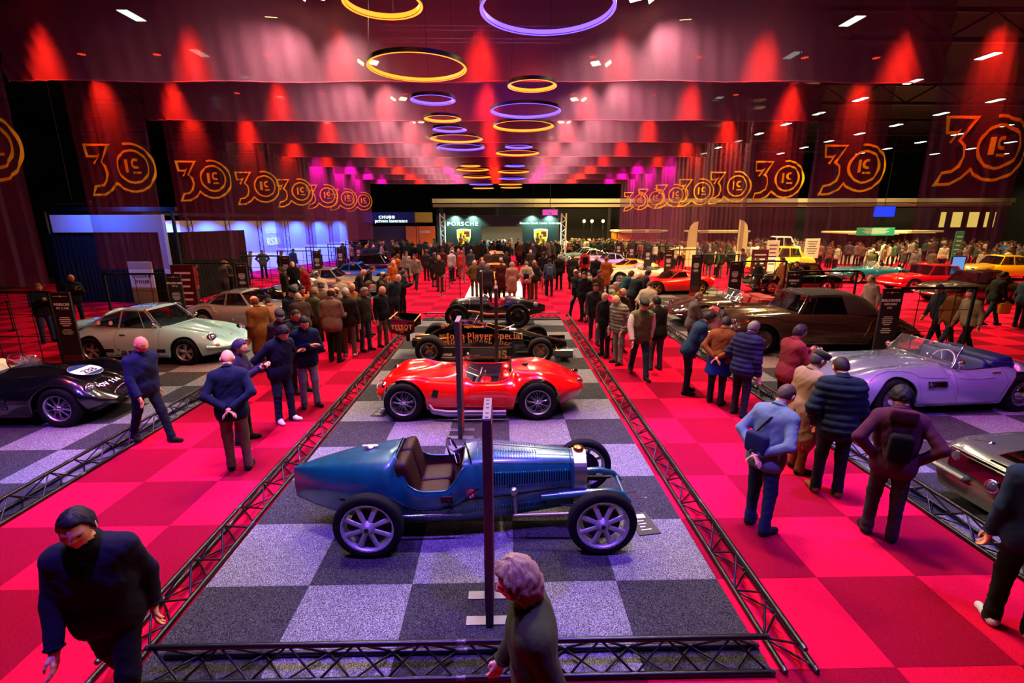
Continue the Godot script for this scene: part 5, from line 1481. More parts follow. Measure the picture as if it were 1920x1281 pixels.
func convertible_saloon() -> void:
	paint("paint_brown", Color(0.30, 0.21, 0.18), 0.2, 1.0, 0.5)
	mat("soft_top", Color(0.17, 0.16, 0.17), 0.9)
	var t = thing("convertible", "large dark brown luxury convertible with raised charcoal soft top and chrome trim", "car", V(8.45, 13.05), PI)
	t.scale = Vector3.ONE * 1.04
	var B = {"keys": [
		[-2.62, 0.56, 0.3, 0.56, 0.5, 0.55, 0.62, 0.5, 0.55, 0.36], [-2.4, 0.74, 0.35, 0.73, 0.6, 0.68, 0.74, 0.55, 0.68, 0.3], [-1.9, 0.96, 0.4, 0.95, 0.66, 0.86, 0.86, 0.62, 0.82, 0.28], [-1.35, 1.04, 0.45, 1.03, 0.70, 0.92, 0.92, 0.64, 0.88, 0.28], [-0.8, 1.06, 0.45, 1.05, 0.74, 0.97, 0.88, 0.62, 0.85, 0.27], [0.2, 1.07, 0.45, 1.06, 0.74, 1.0, 0.87, 0.62, 0.85, 0.27], [0.85, 1.10, 0.38, 1.06, 0.70, 0.98, 0.88, 0.62, 0.85, 0.27],
		[1.4, 1.08, 0.33, 1.02, 0.66, 0.98, 0.92, 0.64, 0.88, 0.28], [1.9, 1.05, 0.3, 0.97, 0.64, 0.97, 0.90, 0.64, 0.86, 0.3], [2.25, 1.0, 0.26, 0.92, 0.62, 0.86, 0.82, 0.6, 0.76, 0.32], [2.42, 0.9, 0.22, 0.86, 0.52, 0.68, 0.66, 0.52, 0.58, 0.36]],
		"arches": [[1.6, 0.43, 0.37], [-1.56, 0.42, 0.37]]}
	shell(t, "body", B, "paint_brown", 80)
	under_pan(t, -2.3, 2.2, 0.62, 0.28, 0.6)
	greenhouse(t, [
		[0.82, 0.0, 1.08, 0.52, 0.0, 1.53, "windshield"], [0.80, 0.35, 1.07, 0.50, 0.32, 1.52, "windshield"], [0.66, 0.68, 1.02, 0.40, 0.58, 1.48, "pillar"], [0.60, 0.70, 1.01, 0.34, 0.60, 1.475, "side_window"], [0.36, 0.72, 1.0, 0.2, 0.62, 1.49, "pillar"], [0.33, 0.72, 1.0, 0.18, 0.62, 1.49, "side_window"],
		[-0.55, 0.74, 1.0, -0.4, 0.62, 1.49, "roof"], [-1.0, 0.74, 0.98, -0.75, 0.62, 1.46, "roof"], [-1.35, 0.70, 0.98, -1.1, 0.56, 1.36, "roof"], [-1.58, 0.55, 1.0, -1.3, 0.4, 1.28, "roof"], [-1.68, 0.28, 1.01, -1.38, 0.2, 1.28, "roof"], [-1.7, 0.0, 1.01, -1.4, 0.0, 1.28, "roof"]], "soft_top", "dark_glass", 0.08, 0.03, 0.88)
	seats(t, -0.1, 0.6, 0.36, "leather_brown", 0.6)
	steering_wheel(t, Vector3(0.35, 1.0, -0.36), 0.2, 0.4, "black_paint", 3)
	var s = st()
	skin_line(t, "belt_trim", B, [[2.2, 0.40], [1.2, 0.46], [0.0, 0.47], [-1.3, 0.47], [-2.2, 0.5]], "chrome", 0.011)
	skin_line(t, "wing_crease", B, [[2.2, 0.56], [1.2, 0.56], [0.2, 0.60], [-0.7, 0.66], [-1.0, 0.74]], "paint_brown", 0.02)
	skin_line(t, "rear_wing_crease", B, [[-0.95, 0.86], [-1.1, 0.62], [-1.56, 0.54], [-2.2, 0.58]], "paint_brown", 0.024)
	skin_line(t, "sill_trim", B, [[1.12, 0.985], [-1.1, 0.985]], "chrome", 0.016)
	skin_line(t, "door_seam", B, [[0.62, 0.5], [0.66, 0.8], [0.6, 0.97]], "dark_metal", 0.003)
	skin_line(t, "door_seam", B, [[-0.6, 0.5], [-0.6, 0.8], [-0.55, 0.97]], "dark_metal", 0.003)
	skin_line(t, "bonnet_seam", B, [[0.9, 0.0], [0.9, 0.36], [1.6, 0.33], [2.3, 0.3]], "dark_metal", 0.003)
	for e in [1.0, -1.0]:
		s = st(); tube(s, PackedVector3Array([Vector3(0.68, 1.02, 0.69 * e), Vector3(0.42, 1.48, 0.59 * e), Vector3(0.51, 1.525, 0.3 * e), Vector3(0.53, 1.535, 0.0)]), 0.018, 6); part(t, "screen_frame", s, "chrome")
		lamp_round(t, "headlamp", Vector3(2.3, 0.78, 0.60 * e), Vector3(1, 0.05, 0), 0.11)
		lamp_round(t, "fog_lamp", Vector3(2.46, 0.56, 0.45 * e), Vector3(1, 0, 0), 0.08)
		var xf = on_body(B, -0.4, 0.60, e, 0.014)
		s = st(); box(s, xf.origin, Vector3(0.18, 0.024, 0.02), 0.008, xf.basis); part(t, "door_handle", s, "chrome")
	# temple-shaped radiator
	s = st(); box(s, Vector3(2.42, 0.80, 0), Vector3(0.16, 0.62, 0.52), 0.03); var rad = part(t, "radiator_shell", s, "chrome")
	for i in 13:
		s = st(); box(s, Vector3(2.505, 0.76, -0.22 + i * 0.0367), Vector3(0.012, 0.5, 0.016), 0.003); part(rad, "radiator_slat", s, "alloy")
	s = st(); cyl(s, Vector3(2.42, 1.1, 0), Vector3(2.42, 1.15, 0), 0.025); cyl(s, Vector3(2.44, 1.15, 0), Vector3(2.36, 1.24, 0), 0.02, 0.004); part(rad, "mascot", s, "chrome")
	bumper(t, "front_bumper", [[2.62, 0.0, 0.42], [2.6, 0.5, 0.42], [2.4, 0.85, 0.44], [2.15, 0.95, 0.46]], 0.05)
	bumper(t, "rear_bumper", [[-2.72, 0.0, 0.42], [-2.68, 0.5, 0.42], [-2.5, 0.8, 0.44]], 0.05)
	for x in [1.6, -1.56]:
		for z in [0.74, -0.74]: wheel(t, x, z, 0.38, 0.21, "disc", "paint_brown")

func muscle_car() -> void:
	paint("paint_olive", Color(0.36, 0.37, 0.29), 0.2, 1.0, 0.45)
	var t = thing("muscle_car", "dark pewter muscle car with black bonnet stripes and twin round centre driving lamps", "car", V(7.95, 4.72), PI)
	var B = {"keys": [
		[-2.3, 0.7, 0.4, 0.7, 0.7, 0.68, 0.85, 0.6, 0.8, 0.3], [-2.0, 0.92, 0.4, 0.92, 0.72, 0.88, 0.9, 0.62, 0.86, 0.24], [-1.0, 0.95, 0.4, 0.95, 0.74, 0.92, 0.92, 0.62, 0.88, 0.2], [0.5, 0.95, 0.4, 0.95, 0.74, 0.9, 0.91, 0.6, 0.88, 0.19], [0.7, 0.95, 0.4, 0.94, 0.74, 0.88, 0.91, 0.6, 0.88, 0.19], [1.4, 0.94, 0.36, 0.92, 0.74, 0.88, 0.92, 0.6, 0.9, 0.2], [2.1, 0.85, 0.36, 0.84, 0.74, 0.84, 0.90, 0.6, 0.86, 0.22], [2.3, 0.78, 0.36, 0.775, 0.72, 0.79, 0.86, 0.56, 0.82, 0.24], [2.36, 0.70, 0.36, 0.70, 0.7, 0.71, 0.83, 0.5, 0.78, 0.26]],
		"arches": [[1.4, 0.38, 0.34], [-1.35, 0.38, 0.34]]}
	shell(t, "body", B, "paint_olive", 70)
	under_pan(t, -2.0, 2.0, 0.65, 0.2, 0.6)
	greenhouse(t, [[0.72, 0.0, 0.96, 0.05, 0.0, 1.32, "windshield"], [0.68, 0.4, 0.95, 0.03, 0.34, 1.31, "windshield"], [0.52, 0.7, 0.92, -0.06, 0.55, 1.28, "pillar"], [0.46, 0.72, 0.92, -0.1, 0.56, 1.28, "side_window"], [-0.6, 0.72, 0.93, -0.6, 0.56, 1.28, "roof"], [-1.6, 0.6, 0.93, -1.0, 0.46, 1.22, "rear_window"], [-1.8, 0.0, 0.93, -1.05, 0.0, 1.22, "roof"]], "paint_olive", "dark_glass")
	var s = st()
	for e in [1.0, -1.0]:
		# broad black stripe along the bonnet
		var rows = []
		for i in 15:
			var x = lerpf(0.75, 2.33, i / 14.0)
			var row = PackedVector3Array()
			for j in 5:
				var z = lerpf(0.045, 0.27, j / 4.0)
				var q = section(B, x)
				var y = q[0].y
				for k in NA:
					if q[k + 1].x >= z:
						y = lerpf(q[k].y, q[k + 1].y, (z - q[k].x) / maxf(q[k + 1].x - q[k].x, 1e-4)); break
				row.append(Vector3(x, y + 0.004, z * e))
			rows.append(row)
		s = st(); grid(s, rows); part(t, "bonnet_stripe", s, "gloss_black")
		lamp_round(t, "driving_lamp", Vector3(2.40, 0.50, 0.12 * e), Vector3(1, 0.1, 0), 0.075)
		lamp_round(t, "headlamp", Vector3(2.36, 0.63, 0.62 * e), Vector3(1, 0.05, 0), 0.09)
		s = st(); box(s, Vector3(2.40, 0.42, 0.62 * e), Vector3(0.12, 0.07, 0.46), 0.025); part(t, "bumper", s, "paint_olive")
		s = st(); lathe(s, [[0.035, 0], [0.03, 0.01], [0, 0.012]], Transform3D(Basis.IDENTITY, Vector3(2.1, 0.848, 0.5 * e)), 12); part(t, "bonnet_pin", s, "chrome")
		s = st(); tube(s, PackedVector3Array([Vector3(2.1, 0.86, 0.5 * e), Vector3(2.2, 0.84, 0.62 * e), Vector3(2.36, 0.74, 0.6 * e), Vector3(2.38, 0.72, 0.5 * e)]), 0.004, 4); part(t, "pin_wire", s, "chrome")
	s = st(); box(s, Vector3(2.33, 0.58, 0), Vector3(0.1, 0.26, 1.46), 0.03); part(t, "grille", s, "gloss_black")
	s = st(); box(s, Vector3(2.37, 0.725, 0), Vector3(0.03, 0.02, 1.4), 0.008); part(t, "grille_trim", s, "paint_olive")
	s = st(); sheet(s, PackedVector2Array([Vector2(-0.84, 0.36), Vector2(0.84, 0.36), Vector2(0.76, 0.18), Vector2(-0.76, 0.18)]), Transform3D(Basis(Vector3.UP, PI / 2), Vector3(2.30, 0, 0)), 0.08); part(t, "front_apron", s, "paint_olive")
	for x in [1.4, -1.35]:
		for z in [0.78, -0.78]: wheel(t, x, z, 0.34, 0.24, "five", "alloy")

func wedge_coupe(label: String, body_paint, at: Vector3, turn: float, group := "") -> Node3D:
	var t = thing("wedge_coupe", label, "car", at, turn, group)
	var B = {"keys": [
		[-1.75, 0.78, 0.4, 0.78, 0.7, 0.76, 0.82, 0.62, 0.74, 0.36], [-1.5, 0.86, 0.4, 0.86, 0.72, 0.84, 0.88, 0.6, 0.84, 0.26], [-1.0, 0.88, 0.4, 0.88, 0.7, 0.86, 0.88, 0.58, 0.84, 0.2], [0.0, 0.80, 0.4, 0.80, 0.68, 0.76, 0.85, 0.54, 0.8, 0.18], [0.8, 0.70, 0.4, 0.68, 0.66, 0.72, 0.86, 0.52, 0.82, 0.18], [1.3, 0.58, 0.4, 0.57, 0.64, 0.62, 0.84, 0.46, 0.78, 0.2], [1.85, 0.40, 0.35, 0.40, 0.6, 0.40, 0.72, 0.34, 0.66, 0.24]],
		"arches": [[1.05, 0.36, 0.31], [-1.1, 0.38, 0.32]]}
	shell(t, "body", B, body_paint, 50)
	under_pan(t, -1.6, 1.6, 0.6, 0.18, 0.45)
	greenhouse(t, [[0.82, 0.0, 0.70, 0.05, 0.0, 1.10, "windshield"], [0.76, 0.35, 0.70, 0.0, 0.32, 1.10, "windshield"], [0.45, 0.66, 0.74, -0.1, 0.5, 1.08, "pillar"], [0.38, 0.67, 0.74, -0.14, 0.52, 1.08, "side_window"], [-0.5, 0.68, 0.80, -0.42, 0.54, 1.08, "roof"], [-0.9, 0.66, 0.86, -0.7, 0.5, 1.04, "roof"], [-1.2, 0.4, 0.88, -0.9, 0.3, 1.0, "rear_window"], [-1.25, 0.0, 0.88, -0.92, 0.0, 1.0, "roof"]], body_paint, "dark_glass", 0.03)
	for x in [1.05, -1.1]:
		for z in [0.74, -0.74]: wheel(t, x, z, 0.31, 0.24, "five", "brass")
	return t

func saloon(label: String, body_paint, at: Vector3, turn: float, tall := 1.0, group := "", called := "saloon_car") -> Node3D:
	var t = thing(called, label, "car", at, turn, group)
	var h = tall
	var B = {"keys": [
		[-2.15, 0.62, 0.4, 0.62, 0.6, 0.6, 0.74, 0.55, 0.68, 0.34], [-1.9, 0.86 * h, 0.4, 0.86 * h, 0.68, 0.82 * h, 0.82, 0.6, 0.78, 0.27], [-1.2, 0.94 * h, 0.4, 0.94 * h, 0.7, 0.88 * h, 0.84, 0.6, 0.82, 0.24], [0.6, 0.94 * h, 0.4, 0.93 * h, 0.7, 0.88 * h, 0.84, 0.6, 0.82, 0.24], [1.2, 0.92 * h, 0.34, 0.88 * h, 0.66, 0.88 * h, 0.84, 0.6, 0.82, 0.25], [1.85, 0.84 * h, 0.32, 0.8 * h, 0.64, 0.78 * h, 0.78, 0.56, 0.72, 0.28], [2.1, 0.68, 0.3, 0.67, 0.55, 0.62, 0.66, 0.5, 0.6, 0.34]],
		"arches": [[1.3, 0.38, 0.33], [-1.3, 0.38, 0.33]]}
	shell(t, "body", B, body_paint, 46)
	under_pan(t, -1.9, 1.9, 0.6, 0.22, 0.5)
	var r = 1.44 * h
	greenhouse(t, [[0.78, 0.0, 0.93 * h, 0.35, 0.0, r, "windshield"], [0.74, 0.35, 0.92 * h, 0.32, 0.3, r, "windshield"], [0.6, 0.66, 0.88 * h, 0.25, 0.52, r - 0.03, "pillar"], [0.55, 0.68, 0.88 * h, 0.2, 0.54, r - 0.03, "side_window"], [-0.25, 0.7, 0.88 * h, -0.25, 0.56, r - 0.03, "pillar"], [-0.32, 0.7, 0.88 * h, -0.32, 0.56, r - 0.03, "side_window"], [-1.05, 0.7, 0.88 * h, -0.85, 0.55, r - 0.05, "pillar"], [-1.3, 0.6, 0.92 * h, -1.0, 0.46, r - 0.06, "rear_window"], [-1.5, 0.3, 0.93 * h, -1.1, 0.25, r - 0.05, "rear_window"], [-1.52, 0.0, 0.93 * h, -1.12, 0.0, r - 0.05, "roof"]], body_paint, "dark_glass", 0.05, 0.05, 0.92)
	for e in [1.0, -1.0]: lamp_round(t, "headlamp", Vector3(2.02, 0.66 * h, 0.52 * e), Vector3(1, 0.1, 0), 0.1)
	bumper(t, "front_bumper", [[2.26, 0.0, 0.42], [2.22, 0.5, 0.42], [2.0, 0.82, 0.44]], 0.04)
	for x in [1.3, -1.3]:
		for z in [0.7, -0.7]: wheel(t, x, z, 0.335, 0.18, "disc", "alloy")
	return t

func make_side_cars() -> void:
	paint("paint_pale_blue", Color(0.58, 0.76, 0.76), 0.18)
	paint("paint_silver", Color(0.66, 0.65, 0.62), 0.24, 1.0, 0.55)
	paint("paint_lilac", Color(0.58, 0.61, 0.70), 0.22, 1.0, 0.45)
	paint("paint_yellow", Color(0.95, 0.68, 0.04), 0.2)
	paint("paint_ivory", Color(0.85, 0.78, 0.66), 0.2)
	paint("paint_teal", Color(0.05, 0.30, 0.38), 0.2)
	paint("paint_blue", Color(0.12, 0.32, 0.78), 0.2)
	paint("paint_bronze", Color(0.32, 0.25, 0.2), 0.2, 1.0, 0.5)
	mat("blue_leather", Color(0.035, 0.06, 0.33), 0.55)
	rear_engined_coupe("pale blue rear-engined coupe with duck-tail spoiler and black side script", "paint_pale_blue", V(-8.95, 12.5), -0.07, true, 1.05)
	dark_sports_car()
	grand_tourer("silver long-bonnet coupe with red seats behind the pale blue coupe", "paint_silver", V(-8.15, 15.95), -0.14, true, 1.04)
	roadster("silver-lilac open roadster with blue interior and chrome side vents", "paint_lilac", V(8.12, 8.86), PI + 0.10, true, 1.04, "", "blue_leather")
	convertible_saloon()
	muscle_car()
	roadster("bronze open roadster with red seats behind the large brown convertible", "paint_bronze", V(7.9, 16.35), PI, true, 1.0, "", "sign_red")
	wedge_coupe("red wedge-shaped rally coupe with gold wheels beside the grid frames", "racer_red", V(8.35, 23.7), PI + 0.06)
	roadster("ivory low roadster just beyond the red wedge coupe", "paint_ivory", V(7.7, 27.3), PI, false, 1.0, "", "grey_trim")
	wedge_coupe("yellow low sports car behind the ivory roadster", "paint_yellow", V(8.0, 31.1), PI)
	grand_tourer("violet and red painted racing coupe with a pale windscreen", "paint_lilac", V(7.4, 34.8), PI)
	rear_engined_coupe("silver-green coupe at the far end before the crowd", "paint_silver", V(6.9, 38.4), PI)
	rear_engined_coupe("grey coupe parked furthest back, behind the silver-green one", "paint_pale_blue", V(6.9, 41.4), PI)
	roadster("dark green low sports racer in the crowd beyond the silver coupe", "paint_dark_green", V(-8.0, 19.9), 0.0, false, 1.0, "", "grey_trim")
	grand_tourer("silver fastback coupe with a very long bonnet amid the crowd", "paint_silver", V(-8.0, 23.6), 0.0, false, 1.03, "", 0.3)
	grand_tourer("blue fastback coupe behind the silver fastback", "paint_blue", V(-7.8, 27.3), 0.0, false, 1.0, "", 0.2)
	saloon("dark green saloon beyond the blue fastback", "paint_dark_green", V(-7.8, 31.1), 0.0)
	rear_engined_coupe("cream coupe roped off in the middle of the hall", "paint_ivory", V(-0.6, 36.5), PI * 0.5 + 0.3)
	grand_tourer("orange racing car on the white-edged stand behind the posts", "booth_orange", V(-0.35, 25.8), -PI * 0.5)

# ---------------------------------------------------------------- people: one smooth skin over a posed skeleton, meshed as surface nets
# a bone is [a, b, radius at a, radius at b, region, blend]; regions: 0 skin, 1 top, 2 trousers, 3 and 4 shoes
func nets(bones: Array, cell: float, puffy := 0.0, crease := 0.0) -> Array:
	var lo := Vector3(1e9, 1e9, 1e9)
	var hi := -lo
	for b in bones:
		var r: float = maxf(b[2], b[3]) + cell * 3
		lo = lo.min((b[0] as Vector3).min(b[1]) - Vector3(r, r, r))
		hi = hi.max((b[0] as Vector3).max(b[1]) + Vector3(r, r, r))
	var nx := int((hi.x - lo.x) / cell) + 2
	var ny := int((hi.y - lo.y) / cell) + 2
	var nz := int((hi.z - lo.z) / cell) + 2
	var f := PackedFloat32Array(); f.resize(nx * ny * nz); f.fill(1.0)
	var raw := PackedFloat32Array(); raw.resize(nx * ny * nz); raw.fill(1.0)
	var reg := PackedByteArray(); reg.resize(nx * ny * nz)
	for bone in bones:
		var a: Vector3 = bone[0]
		var b: Vector3 = bone[1]
		var ra: float = bone[2]
		var rb: float = bone[3]
		var kind: int = bone[4]
		var k: float = bone[5]
		var ba := b - a
		var l2 := maxf(ba.length_squared(), 1e-9)
		var r := maxf(ra, rb) + cell * 2.5
		var p0 := (a.min(b) - Vector3(r, r, r) - lo) / cell
		var p1 := (a.max(b) + Vector3(r, r, r) - lo) / cell
		for z in range(maxi(int(p0.z), 0), mini(int(p1.z) + 1, nz - 1) + 1):
			for y in range(maxi(int(p0.y), 0), mini(int(p1.y) + 1, ny - 1) + 1):
				var i := (z * ny + y) * nx + maxi(int(p0.x), 0)
				for x in range(maxi(int(p0.x), 0), mini(int(p1.x) + 1, nx - 1) + 1):
					var pa := lo + Vector3(x, y, z) * cell - a
					var h := clampf(pa.dot(ba) / l2, 0.0, 1.0)
					var d := (pa - ba * h).length() - ra - (rb - ra) * h
					if d < raw[i]:
						raw[i] = d
						reg[i] = kind
					var c := f[i]
					var e := maxf(k - absf(c - d), 0.0) / k
					f[i] = minf(c, d) - e * e * k * 0.25
					i += 1
	var at := {}
	var pos := PackedVector3Array()
	var cells := PackedInt32Array()
	var sy := nx
	var sz := nx * ny
	var noise := FastNoiseLite.new()
	noise.seed = 3
	noise.frequency = 7.0
	var corner := [0, 1, sy, sy + 1, sz, sz + 1, sz + sy, sz + sy + 1]
	var edges := [[0, 1], [2, 3], [4, 5], [6, 7], [0, 2], [1, 3], [4, 6], [5, 7], [0, 4], [1, 5], [2, 6], [3, 7]]
	var off := [Vector3(0, 0, 0), Vector3(1, 0, 0), Vector3(0, 1, 0), Vector3(1, 1, 0), Vector3(0, 0, 1), Vector3(1, 0, 1), Vector3(0, 1, 1), Vector3(1, 1, 1)]
	for i in f.size():
		if absf(f[i]) > cell * 1.8: continue
		var x := i % nx
		var y := (i / nx) % ny
		var z := i / sz
		if x >= nx - 1 or y >= ny - 1 or z >= nz - 1: continue
		var v := PackedFloat32Array()
		var n := 0
		for c: int in corner:
			v.append(f[i + c])
			if f[i + c] < 0: n += 1
		if n == 0 or n == 8: continue
		var sum := Vector3.ZERO
		var m := 0
		for e: Array in edges:
			var a := v[e[0]]
			var b := v[e[1]]
			if (a < 0) != (b < 0):
				sum += (off[e[0]] as Vector3).lerp(off[e[1]], a / (a - b))
				m += 1
		var p := lo + (Vector3(x, y, z) + sum / m) * cell
		if reg[i] > 0 and (puffy > 0 or crease > 0):
			var g := Vector3(v[1] - v[0] + v[7] - v[6], v[2] - v[0] + v[7] - v[5], v[4] - v[0] + v[7] - v[3]).normalized()
			if reg[i] == 1 and puffy > 0: p += g * puffy * (absf(sin(p.y * PI / 0.085)) - 0.6)
			p += g * crease * noise.get_noise_3d(p.x, p.y * (2.2 if reg[i] == 2 else 1.2) + p.x, p.z)
		at[i] = pos.size()
		pos.append(p)
		cells.append(i)
	var out := []
	for k in 5:
		out.append(st())
		smooth(out[k])
	for i in cells:
		var c := f[i]
		for ax in 3:
			var step: int = [1, sy, sz][ax]
			var u: int = [sy, sz, 1][ax]
			var w: int = [sz, 1, sy][ax]
			if (c < 0) == (f[i + step] < 0): continue
			if not (at.has(i - u) and at.has(i - w) and at.has(i - u - w)): continue
			var s: SurfaceTool = out[reg[i] if c < 0 else reg[i + step]]
			var q0 := pos[at[i]]; var q1 := pos[at[i - u]]; var q2 := pos[at[i - u - w]]; var q3 := pos[at[i - w]]
			if c < 0: quad(s, q0, q3, q2, q1)
			else: quad(s, q0, q1, q2, q3)
	return out


var hand_mesh := {}
func make_hands() -> void:
	# palm in the xy plane, fingers towards -y, thumb on +x
	for kind in ["relaxed", "gripping", "relaxed_other", "gripping_other"]:
		var curl: float = 0.35 if kind.begins_with("relaxed") else 1.15
		var bones = []
		for i in 4:
			var x: float = [0.028, 0.009, -0.010, -0.028][i]
			var len: float = [0.040, 0.045, 0.042, 0.033][i]
			var k = Vector3(x, -0.088 + absf(i - 1.2) * 0.004, 0)
			bones.append([Vector3(x * 0.6, -0.012, 0), k, 0.016, 0.0125, 0, 0.012])
			var p = k
			var ang = curl * 0.6
			for j in 3:
				var q = p + Vector3(x * 0.06, -cos(ang), sin(ang)) * len * [1.0, 0.7, 0.55][j]
				bones.append([p, q, 0.0092 - j * 0.0008, 0.0086 - j * 0.001, 0, 0.004])
				p = q
				ang += curl
		var t0 = Vector3(0.022, -0.025, 0.004)
		var t1 = Vector3(0.045, -0.055, 0.018)
		var t2 = Vector3(0.046 - 0.012 * curl, -0.085, 0.030 + 0.006 * curl)
		var t3 = Vector3(0.042 - 0.03 * curl, -0.108, 0.036 + 0.008 * curl)
		bones.append_array([[t0, t1, 0.016, 0.012, 0, 0.01], [t1, t2, 0.011, 0.0095, 0, 0.004], [t2, t3, 0.0095, 0.0075, 0, 0.004]])
		bones.append([Vector3(0, 0.03, 0), Vector3(0, -0.02, 0), 0.026, 0.024, 0, 0.02])
		if kind.ends_with("other"):
			for q in bones:
				q[0] = Vector3(q[0].x, q[0].y, -q[0].z)
				q[1] = Vector3(q[1].x, q[1].y, -q[1].z)
		hand_mesh[kind] = done(nets(bones, 0.0055)[0])

func bump(az: float, el: float, a: float, e: float, wa: float, we: float) -> float:
	return exp(-((az - a) * (az - a) / (wa * wa) + (el - e) * (el - e) / (we * we)))

var head_mesh := {}
func head_point(az: float, el: float) -> Vector3:
	# face towards +z; centre of the skull at the origin
	var d = Vector3(sin(az) * cos(el), sin(el), cos(az) * cos(el))
	var rx = 0.077 - 0.018 * smoothstep(-0.2, -1.1, el)
	var r = 1.0 / sqrt(pow(d.x / rx, 2) + pow(d.y / (0.112 if el > 0 else 0.118), 2) + pow(d.z / (0.098 if absf(az) < 1.57 else 0.100), 2))
	var aa = absf(az)
	r += 0.021 * bump(aa, el, 0, -0.24, 0.17, 0.11) + 0.015 * bump(aa, el, 0, -0.05, 0.10, 0.16)
	r += 0.014 * bump(aa, el, 0, -0.86, 0.30, 0.16) + 0.006 * bump(aa, el, 0, -0.52, 0.28, 0.07)
	r -= 0.010 * bump(aa, el, 0.36, 0.02, 0.20, 0.10)
	r += 0.005 * bump(aa, el, 0.3, 0.18, 0.35, 0.07) + 0.006 * bump(aa, el, 0.62, -0.2, 0.3, 0.18)
	r -= 0.004 * bump(aa, el, 0, -0.60, 0.26, 0.03)
	return d * r

func make_heads() -> void:
	var s = st()
	var rows = []
	for i in 25:
		var el = lerpf(-1.52, 1.57, i / 24.0)
		var row = PackedVector3Array()
		for j in 40: row.append(head_point(TAU * j / 40 - PI, el))
		rows.append(row)
	grid(s, rows, true)
	for e in [1.0, -1.0]:
		for q in [[0.0, 0.022], [0.010, 0.016]]:
			var ear = []
			for i in 5:
				var v = lerpf(-PI / 2, PI / 2, i / 4.0)
				var row = PackedVector3Array()
				for j in 10:
					var u = TAU * j / 10
					row.append(Vector3(e * (0.076 + q[0] * 0.5 + cos(v) * cos(u) * 0.010), -0.012 + sin(v) * 0.032, -0.008 + cos(v) * sin(u) * q[1]))
				ear.append(row)
			grid(s, ear, true)
	head_mesh.face = done(s)
	for kind in ["short", "full", "ring", "bob", "cropped"]:
		s = st()
		rows = []
		var nse = FastNoiseLite.new(); nse.seed = 9; nse.frequency = 55.0
		for i in 27:
			var el = lerpf(-1.15, 1.57, i / 26.0)
			var row = PackedVector3Array()
			for j in 56:
				var az = TAU * j / 56 - PI
				var p = head_point(az, el)
				var thick: float = {"short": 0.013, "full": 0.024, "ring": 0.010, "bob": 0.026, "cropped": 0.006}[kind]
				# a smooth-edged sleeve: the hair dives under the skin outside the hairline
				var line = lerpf(-0.78, 0.72, smoothstep(1.85, 0.8, absf(az)))
				if kind == "bob": line = lerpf(-1.05, 0.68, smoothstep(1.4, 0.75, absf(az)))
				var inside = smoothstep(line - 0.07, line + 0.08, el)
				if kind == "ring": inside *= smoothstep(0.62, 0.5, el)
				p = p.normalized() * (p.length() + lerpf(-0.012, thick * (1.0 + 0.75 * nse.get_noise_3d(p.x, p.y * 0.3, p.z)), inside))
				if kind == "bob" and el < -0.3: p += Vector3(0, -0.06 * smoothstep(-0.3, -1.1, el), -0.01) * inside
				row.append(p)
			rows.append(row)
		grid(s, rows, true)
		head_mesh[kind] = done(s)
	s = st()
	for e in [1.0, -1.0]: lathe(s, [[0.0, 0.004], [0.008, 0.002], [0.011, -0.004]], Transform3D(Basis(Vector3.RIGHT, PI / 2), head_point(0.37 * e, 0.03) + Vector3(0, 0, 0.001)) * Transform3D(Basis.from_scale(Vector3(1.25, 1, 0.6)), Vector3.ZERO), 10)
	head_mesh.eyes = done(s)
	# flat cap and peaked cap
	for kind in ["flat_cap", "peaked_cap"]:
		s = st()
		rows = []
		for i in 9:
			var v = i / 8.0
			var row = PackedVector3Array()
			for j in 30:
				var u = TAU * j / 30
				var w = sin(minf(v * 1.2, 1.0) * PI / 2)
				var flare = 1.0 + (0.14 if kind == "flat_cap" else 0.0) * sin(PI * clampf(v * 1.1, 0, 1))
				row.append(Vector3(sin(u) * 0.092 * w * flare, lerpf(0.125 if kind == "flat_cap" else 0.135, 0.052, pow(v, 2.2)) - 0.02 * cos(u) * w, cos(u) * 0.112 * w * flare + (0.012 if kind == "flat_cap" else 0.0)))
			rows.append(row)
		grid(s, rows, true)
		rows = []
		for i in 5:
			var v = i / 4.0
			var row = PackedVector3Array()
			for j in 13:
				var u = lerpf(-1.0, 1.0, j / 12.0)
				row.append(Vector3(sin(u) * 0.093, 0.040 - 0.022 * v, cos(u) * 0.108 + v * (0.045 if kind == "flat_cap" else 0.075) * cos(u)))
			rows.append(row)
		grid(s, rows)
		head_mesh[kind] = done(s)

